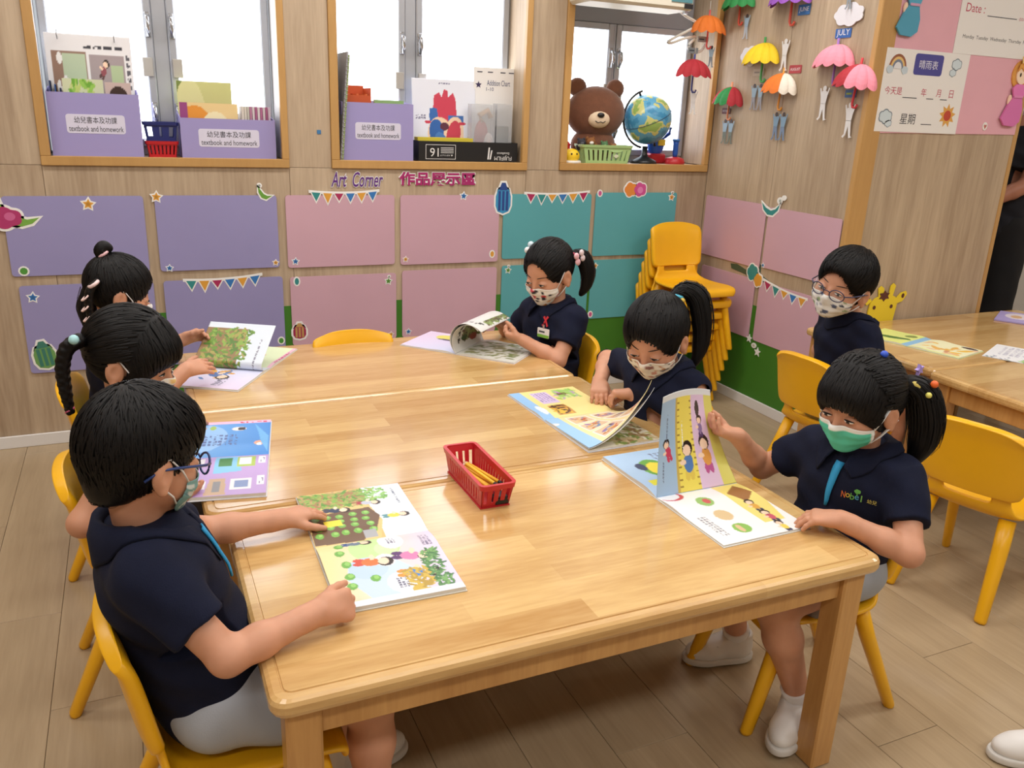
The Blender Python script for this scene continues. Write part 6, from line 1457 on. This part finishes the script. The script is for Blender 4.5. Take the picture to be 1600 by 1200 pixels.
    # face
    for s in (1, -1):
        c = np.array((s*.030, 0, -.0075)); c[1] = HF.hit((c[0], .13, c[2]), (0, -1, 0), .1)[1]-.0028; closed = S.get('lids', .5)
        g = G().ell(c, (.0125, .0055, .0022+.0038*(1-closed)), hd); loc_part('eye', g, M('eye_white', (232, 228, 224), .3))
        g = G().ell(c+np.array((s*-.000+S.get('gaze', 0), .0030, -.0005)), (.0056, .0036, .0021+.0034*(1-closed)), hd); loc_part('iris', g, M('iris', (28, 18, 16), .2))
        g = G().tube([hd(*(c+np.array((x, .0045-(x/.014)**2*.0055, .0018+.0042*(1-closed)-(x/.014)**2*.0035)))) for x in np.linspace(-.014, .014, 9)], [.0006, .0012, .0016, .0018, .0018, .0018, .0016, .0012, .0006], 6); loc_part('eyelashes', g, MATS['hair'])
        g = G().tube([hd(s*x, HF.hit((s*x, .13, .0150), (0, -1, 0), .12)[1]+.0004, .0150+.0025*math.sin((x-.014)/.032*2.6)) for x in np.linspace(.014, .046, 7)], [.0010, .0020, .0024, .0024, .0022, .0016, .0008], 6, flat=.6); loc_part('eyebrow', g, M('brow', (40, 30, 28), .7))
    mk = S['mask']; P, Fm, cc = mask_mesh(HF, mk['paint'], mk.get('drop', 0))
    n = len(P); e = [np.arange(37), np.arange(25)*37+36, np.arange(37)[::-1]+24*37, np.arange(25)[::-1]*37]; b = np.concatenate([q[:-1] for q in e]); b2 = np.roll(b, -1)
    P2 = np.concatenate([P, P-np.array((0, .0018, 0))]); F2 = np.concatenate([Fm, Fm[:, ::-1]+n, np.stack([b, b2, b2+n, b+n], 1)])
    mo_ = part('face_mask', hd.arr(P2), F2, MATS['matte_print'], np.concatenate([cc, cc]), lab=mk.get('label'))
    for s in (1, -1):
        u_ = 36 if s > 0 else 0; top = P[24*37+u_]; bot = P[0*37+u_]; g = G()
        for q, ez in ((top, .012), (bot, -.040)):
            wid = mk.get('loop', .0016); g.tube([hd(*q), hd(*(q*.5+np.array((s*.0790, .012, ez))*.5+np.array((s*.004, 0, 0)))), hd(s*.080, .004, ez), hd(s*.082, -.018, ez*.6-.005)], wid, 6, flat=mk.get('flat', 1))
        loc_part('ear_loop', g, M('loop_white', (232, 232, 232), .7))
    # hair
    v, f = build_hair(hd, S['hair'], S.get('seed', 1)); ho = part('hair', v, f, MATS['hair'])
    for (nm, kind, p, r, c) in S.get('ties', []):
        g = G(); p = np.array(p, float)
        if kind == 'ball': g.ell(p, (r, r, r), hd)
        elif kind == 'ring': g.tube([p+r*np.array((math.cos(a), math.sin(a)*.6, math.sin(a)*.8)) for a in np.linspace(0, 6.283, 15)[:-1]], r*.38, 8, hd, closed=True)
        elif kind == 'bow': g.ell(p+np.array((0, 0, r*.9)), (r*.6, r*.9, r), hd); g.ell(p-np.array((0, 0, r*.9)), (r*.6, r*.9, r), hd); g.ell(p, (r*.5, r*.4, r*.4), hd)
        elif kind == 'star': g.prism(star(p[1], p[2], r*1.4), -r*.4, r*.4, Fr(hd.o+hd.x*p[0], hd.y, hd.z))
        elif kind == 'wrap':
            for (q, rr_) in c[1]: g.tube([np.array(q)+rr_*np.array((math.cos(a), math.sin(a)*.5, math.sin(a)*.86)) for a in np.linspace(0, 6.283, 13)[:-1]], .0028, 6, hd, closed=True)
            c = c[0]
        o = g.obj(nm, M('tie_%d_%d_%d' % c, c, .4), ho)
    if S.get('glasses'):
        gc = S['glasses']; fm = M('frame_%d_%d_%d' % gc, gc, .3); go = None; g = G()
        for s in (1, -1):
            g.tube([hd(s*.034+.0235*math.cos(a), .104-abs(.0235*math.cos(a)+.034-.034)*.0-(.0235*math.cos(a)*s+.034)**2*3.2, -.008+.0185*math.sin(a)) for a in np.linspace(0, 6.283, 21)[:-1]], .0019, 6, closed=True)
            g.tube([hd(s*.057, .0945, -.002), hd(s*.074, .075, .0), hd(s*.083, .02, -.002), hd(s*.084, -.012, -.006), hd(s*.081, -.034, -.026)], .0023, 6)
        g.tube([hd(-.011, .1035, -.004), hd(0, .106, -.001), hd(.011, .1035, -.004)], .0018, 6); go = loc_part('glasses', g, fm)
        for s in (1, -1):
            gl = G(); pts = [hd(s*.034+.0225*math.cos(a), .1037-(.0225*math.cos(a)*s+.034)**2*3.2, -.008+.0175*math.sin(a)) for a in np.linspace(0, 6.283, 21)[:-1]]; gl.add(pts, [list(range(20))])
            gl.obj('lens', M('lens', (225, 235, 240), .03, alpha=.10, spec=.6), go)
        g = G().box((.062, .080, -.006), (.072, .092, .002), hd); 
    return dict(T=T, hd=hd, SF=SF, neck=neck, up=up, sfw=sfw, slf=slf, iv=iv)
WHITE = (238, 238, 236)
def seat_leg(hip, yaw, spread=.05, reach=.26, foot=.0, z=.335):
    y = R(yaw); f = np.array((math.cos(y), math.sin(y), 0)); l = np.array((-math.sin(y), math.cos(y), 0)); h = np.array(hip)
    return {s: dict(knee=tuple(h*np.array((1, 1, 0))+f*reach+l*s*(.062+spread*.5)+np.array((0, 0, z))), ankle=tuple(h*np.array((1, 1, 0))+f*(reach-.005+foot*s)+l*s*(.060+spread)+np.array((0, 0, .075))), toe=yaw+s*6) for s in (1, -1)}
def W2L(hd_spec, pts):
    hd = rot_frame(np.array(hd_spec[0], float), *hd_spec[1], k=hd_spec[2] if len(hd_spec) > 2 else 1.0); return [hd.inv(np.array(hd_spec[0])+np.array(p)) for p in pts]
def tail(S, pts, r, **kw): return dict(pts=W2L((S['head'], S['look'], S.get('hs', 1.0)), [np.array(p)*S.get('hs', 1.0) for p in pts]), r=r, **kw)
def ties(S, L_): return [(n, k, W2L((S['head'], S['look'], S.get('hs', 1.0)), [np.array(p)*S.get('hs', 1.0)])[0], r, c) for n, k, p, r, c in L_]

# boy with blue glasses, front left
S = dict(hip=(-.062, .285, .372), neck=(-.152, .285, .692), yaw=0, hem=.050, hs=.91, head=(-.134, .285, .816), look=(26, 17, 0), seed=3, glasses=(34, 60, 120), placket=True, lids=.4,
         arm={-1: dict(wrist=(.098, .150, .560), hint=(-.02, .03, .42), dir=(1, .12, .0), palm=(.1, .75, -.45), curls=[1.15, 1.05, .95, .85], thumb=.75, spread=.02), 1: dict(wrist=(.100, .500, .556), hint=(-.02, .62, .42), dir=(1, .42, -.05), palm=(0, 0, -1), curl=.22, thumb=.1)},
         leg=seat_leg((-.065, .285, 0), 0, .05, .26), mask=dict(paint=specks((122, 170, 172), [(40, 50, 60), (206, 214, 210), (90, 130, 140)], 26, .05, 3), label='grey-green printed face mask'), hair=dict(kind='boy', n=3000, len=.045, grow=.012, lw=.0036))
person('boy in navy polo and blue glasses reading the gardening book', S)
# girl with the braid, middle left
S = dict(hip=(-.155, .875, .370), neck=(-.165, .865, .672), yaw=-3, hs=.92, head=(-.142, .858, .812), look=(-24, 18, 0), seed=5, lids=.75,
         arm={-1: dict(wrist=(-.118, .735, .520), hint=(-.42, .66, .46), dir=(1, .05, .05), palm=(0, .35, .94), curl=.35, thumb=.9), 1: dict(wrist=(-.065, 1.125, .552), hint=(-.22, 1.2, .45), dir=(.8, .62, -.05), palm=(.0, 0, -1), curl=.25)},
         leg=seat_leg((-.155, .875, 0), -3), mask=dict(paint=specks((238, 234, 224), [(226, 150, 60), (120, 130, 150), (230, 190, 120), (150, 90, 80)], 26, .045, 8), label='white face mask printed with small orange animals'))
S['hair'] = dict(kind='girl', bangs=.030, tie=(-.02, -.10, -.02), n=2400, len=.07, grow=.014, tails=[tail(S, [(-.100, -.035, .055), (-.128, -.040, .040), (-.142, -.040, -.005), (-.142, -.040, -.06), (-.138, -.038, -.115)], [.017, .018, .017, .015, .010], braid=True)])
S['ties'] = ties(S, [('hair_bead', 'ball', (-.112, -.055, .062), .011, (170, 220, 226)), ('hair_band', 'ring', (-.108, -.038, .05), .014, (40, 60, 70)), ('hair_band', 'ring', (-.139, -.038, -.105), .009, (200, 90, 120))])
person('girl in navy polo with a bead-tied braid reading the blue and purple book', S)
# girl with the top bun, back left
S = dict(hip=(-.175, 1.56, .370), neck=(-.185, 1.57, .68), yaw=-2, hs=.90, head=(-.168, 1.585, .808), look=(6, 20, 0), seed=7, lids=.7,
         arm={-1: dict(wrist=(-.015, 1.455, .592), hint=(-.15, 1.36, .45), dir=(.88, .42, .02), palm=(-.25, .55, -.75), curl=.22, spread=.14, thumb=.2), 1: dict(wrist=(-.005, 1.765, .600), hint=(-.2, 1.85, .5), dir=(.9, .1, .25), palm=(.1, -.75, -.5), curl=.6)},
         leg=seat_leg((-.175, 1.56, 0), -2), mask=dict(paint=specks((240, 240, 240), [(228, 228, 232)], 6, .05, 2), label='plain white face mask'))
S['hair'] = dict(kind='girl', tie=(0, -.06, .10), n=1900, len=.06, grow=.011, fringe=.0, tails=[tail(S, [(-.030, -.005, .105), (-.038, -.005, .128), (-.030, -.005, .142), (-.015, -.005, .135)], [.018, .022, .018, .010], n=30), tail(S, [(-.055, -.075, .045), (-.080, -.082, .020), (-.088, -.082, -.03), (-.088, -.080, -.09)], [.013, .015, .014, .009], braid=True), tail(S, [(-.08, .03, .0), (-.10, .02, -.06), (-.10, .0, -.12)], [.03, .03, .012], n=60)])
S['ties'] = ties(S, [('hair_ribbon', 'ring', (-.034, -.012, .120), .014, (236, 190, 196)), ('hair_ribbon', 'ring', (-.068, -.085, .040), .015, (240, 214, 214)), ('hair_ribbon', 'wrap', (0, 0, 0), .01, ((236, 206, 200), [(W2L((S['head'], S['look'], S.get('hs', 1.0)), [(-.086, -.084, .0)])[0], .0125), (W2L((S['head'], S['look'], S.get('hs', 1.0)), [(-.089, -.083, -.03)])[0], .0125), (W2L((S['head'], S['look'], S.get('hs', 1.0)), [(-.088, -.081, -.06)])[0], .0115)]))])
person('girl in navy polo with a top bun and ribboned braid lifting a page', S)
# girl with the name badge, back right
S = dict(hip=(1.255, 1.62, .370), neck=(1.268, 1.62, .680), yaw=188, sh_yaw=196, head=(1.238, 1.625, .803), look=(203, 24, 0), seed=9, lids=.6,
         arm={1: dict(wrist=(1.108, 1.555, .574), hint=(1.30, 1.36, .42), dir=(-.72, .62, .12), palm=(.35, .45, .8), curl=.75, thumb=.9), -1: dict(wrist=(1.095, 1.735, .600), hint=(1.2, 1.86, .48), dir=(-.95, -.15, .05), palm=(.1, -.6, -.75), curl=.6, thumb=.5)},
         leg=seat_leg((1.255, 1.62, 0), 188), mask=dict(paint=specks((240, 238, 232), [(40, 40, 44), (200, 70, 80), (226, 150, 60), (60, 60, 70)], 22, .055, 12), label='white face mask printed with black and red animals'))
S['hair'] = dict(kind='girl', tie=(.0, -.105, .055), n=1900, len=.07, grow=.009, fringe=.026, tails=[tail(S, [(.082, -.02, .058), (.115, -.035, .050), (.135, -.045, .0), (.132, -.045, -.05), (.115, -.04, -.085)], [.016, .027, .027, .022, .008], n=120)])
S['ties'] = ties(S, [('hair_bow', 'bow', (.070, -.078, .052), .013, (240, 190, 200)), ('hair_bow', 'bow', (.098, -.062, .062), .012, (244, 226, 230)), ('hair_band', 'ring', (.088, -.022, .057), .015, (190, 60, 90)), ('hair_clip', 'ball', (-.055, .045, .088), .012, (206, 226, 236)), ('hair_clip', 'ball', (-.072, .035, .070), .012, (236, 236, 240))])
P4 = person('girl in navy polo with a name badge and pink hair bows', S)
# girl with the high ponytail, middle right
S = dict(hip=(1.245, .885, .370), neck=(1.250, .875, .660), yaw=186, sh_yaw=192, head=(1.196, .862, .762), look=(212, 32, 0), seed=11, lids=.9,
         arm={1: dict(wrist=(1.165, .905, .575), hint=(1.38, .62, .42), dir=(-.75, .45, .0), palm=(-.2, -.1, -1), curls=[.7, .8, .9, .9], thumb=.8), -1: dict(wrist=(1.128, 1.035, .575), hint=(1.12, 1.25, .55), dir=(-.45, -.80, -.28), palm=(.1, .1, -1), curl=.38, spread=.08)},
         leg=seat_leg((1.245, .885, 0), 186), mask=dict(paint=specks((236, 228, 214), [(150, 100, 90), (190, 130, 80), (90, 80, 80), (206, 150, 130)], 46, .035, 15), label='cream face mask with a small brown pattern'))
S['hair'] = dict(kind='girl', tie=(.0, -.075, .095), n=2200, len=.075, grow=.013, fringe=.004, tails=[tail(S, [(.052, .008, .098), (.082, .0, .122), (.115, -.015, .105), (.128, -.03, .040), (.126, -.04, -.03), (.112, -.04, -.085)], [.015, .026, .031, .031, .026, .009], n=150)])
S['ties'] = ties(S, [('hair_band', 'ring', (.058, .0, .104), .015, (90, 190, 220)), ('hair_bead', 'ball', (.062, -.02, .098), .008, (226, 190, 80))])
person('girl in navy polo with a high ponytail turning a page', S)
# girl in the green mask, front right
lg6 = seat_leg((1.325, .235, 0), 186); lg6[1] = dict(knee=(1.072, .150, .352), ankle=(1.185, .148, .082), toe=212); lg6[-1] = dict(knee=(1.10, .34, .345), ankle=(1.215, .405, .075), toe=165)
S = dict(hip=(1.330, .245, .368), neck=(1.335, .222, .655), yaw=184, sh_yaw=190, hs=.92, head=(1.293, .212, .772), look=(188, 15, 0), seed=13, placket=True, lids=.45,
         arm={1: dict(wrist=(1.178, .108, .556), hint=(1.33, -.10, .40), dir=(-.72, .66, -.04), palm=(.05, .05, -1), curl=.40, spread=.14, thumb=.15), -1: dict(wrist=(1.162, .436, .622), hint=(1.28, .55, .40), dir=(-.86, .30, .22), palm=(-.25, .35, .9), curl=.55, thumb=1.0)},
         leg=lg6, mask=dict(paint=lambda u, v: np.where((v > .86)[:, None] | (np.abs(u-.5) > .47)[:, None], lin((238, 240, 238)), lin((84, 196, 168))), loop=.0045, flat=.3, label='green and white surgical face mask'))
S['hair'] = dict(kind='girl', bangs=.036, tie=(-.0, -.115, .005), n=2600, len=.075, grow=.015, tails=[tail(S, [(.085, -.045, .050), (.120, -.062, .025), (.140, -.072, -.035), (.138, -.075, -.095), (.122, -.07, -.150)], [.022, .036, .040, .036, .010], n=220)])
S['ties'] = ties(S, [('hair_star', 'star', (.075, -.075, .085), .009, (170, 150, 220)), ('hair_bead', 'ball', (.120, -.090, .058), .009, (240, 110, 50)), ('hair_bead', 'ball', (.098, -.098, .036), .007, (226, 220, 110)), ('hair_bead', 'ball', (.012, -.03, .122), .009, (50, 90, 210)), ('hair_band', 'ring', (.098, -.052, .044), .020, (226, 206, 110))])
P6 = person('girl in navy polo and green mask holding a page upright', S)
# boy turning round at the right tables
S = dict(hip=(2.19, 1.115, .365), neck=(2.165, 1.085, .700), yaw=15, sh_yaw=-15, hs=1.05, head=(2.085, 1.062, .828), look=(196, 6, -14), seed=17, glasses=(60, 62, 90), lids=.35, gaze=.002,
         arm={1: dict(wrist=(2.36, 1.20, .48), hint=(2.2, 1.35, .45), curl=.5), -1: dict(wrist=(2.28, .95, .50), hint=(2.1, .85, .45), curl=.5)}, leg=seat_leg((2.19, 1.115, 0), 10),
         mask=dict(paint=specks((240, 240, 236), [(90, 100, 130), (150, 170, 130), (60, 66, 80), (180, 180, 190)], 30, .045, 21), label='white face mask with a blue and green print'), hair=dict(kind='boy', n=2400, len=.04, grow=.012, lw=.0036, fringe=.010))
person('boy in navy polo and glasses turning round towards the camera', S)
# adult partly hidden behind the partition
S = dict(hip=(4.02, 1.95, .86), neck=(4.03, 1.96, 1.36), yaw=185, head=(3.99, 1.96, 1.50), look=(185, 10, 0), seed=19, size=1.38, lids=.4, shw=.118, sleeve=.7, hem=.10, short_len=.97, shirt=M('dark_cloth', (18, 20, 30), .9), pants=M('dark_trousers', (14, 14, 18), .9), collar=False, sh_drop=.05,
         arm={1: dict(wrist=(3.80, 1.86, 1.00), hint=(4.2, 1.7, .95), curl=.5), -1: dict(wrist=(3.80, 2.02, 1.00), hint=(4.2, 2.2, .95), curl=.5)},
         leg={s: dict(knee=(4.0, 1.95-s*.09, .26), ankle=(4.02, 1.95-s*.10, .085), toe=185) for s in (1, -1)}, mask=dict(paint=specks((236, 238, 240), [(230, 230, 234)], 4, .05, 2), label='white face mask'), hair=dict(kind='boy', n=900, len=.05, grow=.014), skin=MATS['skin_dark'])
person('adult in dark clothes half hidden behind the partition', S)
# things worn: badge, ribbon and embroidered logo
def on_shirt(Q, left, down, out=.0025):
    p = Q['SF'].hit(Q['neck']+Q['slf']*left-Q['up']*down+Q['sfw']*.18, -Q['sfw'], .25); n = nz(Q['SF'].normal(p, .015)*np.array((1, 1, .6))); x = nz(np.cross((0, 0, 1.), n)); return p+n*out, n, x
p, n_, xx = on_shirt(P4, .052, .085, .006); bd = thing('name_badge', 'white and green name badge clipped to a navy shirt', 'badge', tuple(p)); f = Fr((0, 0, 0), xx, np.cross(n_, xx))
G().prism(rrect(-.026, -.017, .026, .017, .003), 0, .002, f).obj('card', MATS['white_paper'], bd); G().prism([(-.0255, -.0165), (.0255, -.0165), (.0255, -.006), (-.0255, -.006)], .002, .0024, f).obj('green_band', C((130, 190, 70)), bd); G().prism([(-.004, .016), (.004, .016), (.004, .030), (-.004, .030)], 0, .002, f).obj('clip', MATS['steel'], bd)
G().prism([(-.019, .001), (.006, .001), (.006, .007), (-.019, .007)], .002, .0024, f).obj('name_line', C((60, 66, 70)), bd)
p, n_, xx = on_shirt(P4, .047, .045, .004); f = Fr((0, 0, 0), xx, np.cross(n_, xx)); rp = thing('ribbon_pin', 'red bow ribbon pinned above the name badge', 'ribbon', tuple(p)); G().prism([(-.008, -.020), (0, -.002), (.008, -.020), (.013, -.016), (.003, .003), (.012, .016), (.004, .019), (0, .008), (-.006, .018), (-.012, .013), (-.003, .002), (-.013, -.016)], .0, .003, f).obj('ribbon', C((206, 50, 60)), rp)
p, n_, xx = on_shirt(P6, .066, .078, .0022); f = Fr(p, xx, np.cross(n_, xx)); bx_ = -.030
for k, (ch_, c) in enumerate(zip('Nobel', [(232, 120, 50), (226, 190, 60), (110, 180, 80), (90, 170, 200), (120, 180, 90)])):
    q = text('logo_letter', ch_, f, -.030+.0095*k, -.002, .0085 if ch_ != 'l' else .0025, C(c), P6['T'], .0008, .015 if ch_ in 'Nbl' else .010); q.matrix_parent_inverse = P6['iv']
q = text('logo_letter', '幼兒', f, .030, -.003, .020, C((206, 190, 90)), P6['T'], .0008); q.matrix_parent_inverse = P6['iv']
q = G().prism(cloud(-.002, .012, .014, .010, 20, 5), .0004, .001, f).prism([(-.003, .002), (-.001, .002), (-.001, .009), (-.003, .009)], .0004, .001, f).obj('logo_tree', C((100, 176, 80)), P6['T']); q.matrix_parent_inverse = P6['iv']
# lone sneaker at the right edge (another child's foot)
ft = rot_frame((1.655, -.155, .0005), 155); t = thing('sneaker', 'white sneaker at the bottom right edge of the picture', 'shoe', tuple(ft.o)); iv = Matrix.Translation(-t.location)
F = SDF((-.05, -.07, -.005), (.05, .15, .10), .003); F.ell((0, .075, .030), (.034, .058, .028), .02); F.ell((0, .0, .040), (.030, .045, .038), .02); F.cone((0, -.005, .04), (0, -.008, .078), .033, .034, .02); F.cone((0, .03, .045), (0, .075, .035), .03, .026, .02); F.plane((0, 0, .016), (0, 0, -1)); F.plane((0, -.01, .078), (0, .15, 1)); F.cone((0, -.008, .055), (0, -.010, .10), .024, .026, .004, 'cut'); v, f2 = F.mesh()
q = mobj('upper', ft.arr(v), f2, MATS['shoe_white'], t, True); q.matrix_parent_inverse = iv
F = SDF((-.05, -.07, -.005), (.05, .15, .03), .003); F.ell((0, .078, .010), (.038, .062, .05), .01); F.ell((0, .0, .010), (.034, .052, .05), .03); F.plane((0, 0, .020), (0, 0, 1)); F.plane((0, 0, .001), (0, 0, -1)); v, f2 = F.mesh(); q = mobj('sole', ft.arr(v), f2, MATS['sole'], t, True); q.matrix_parent_inverse = iv
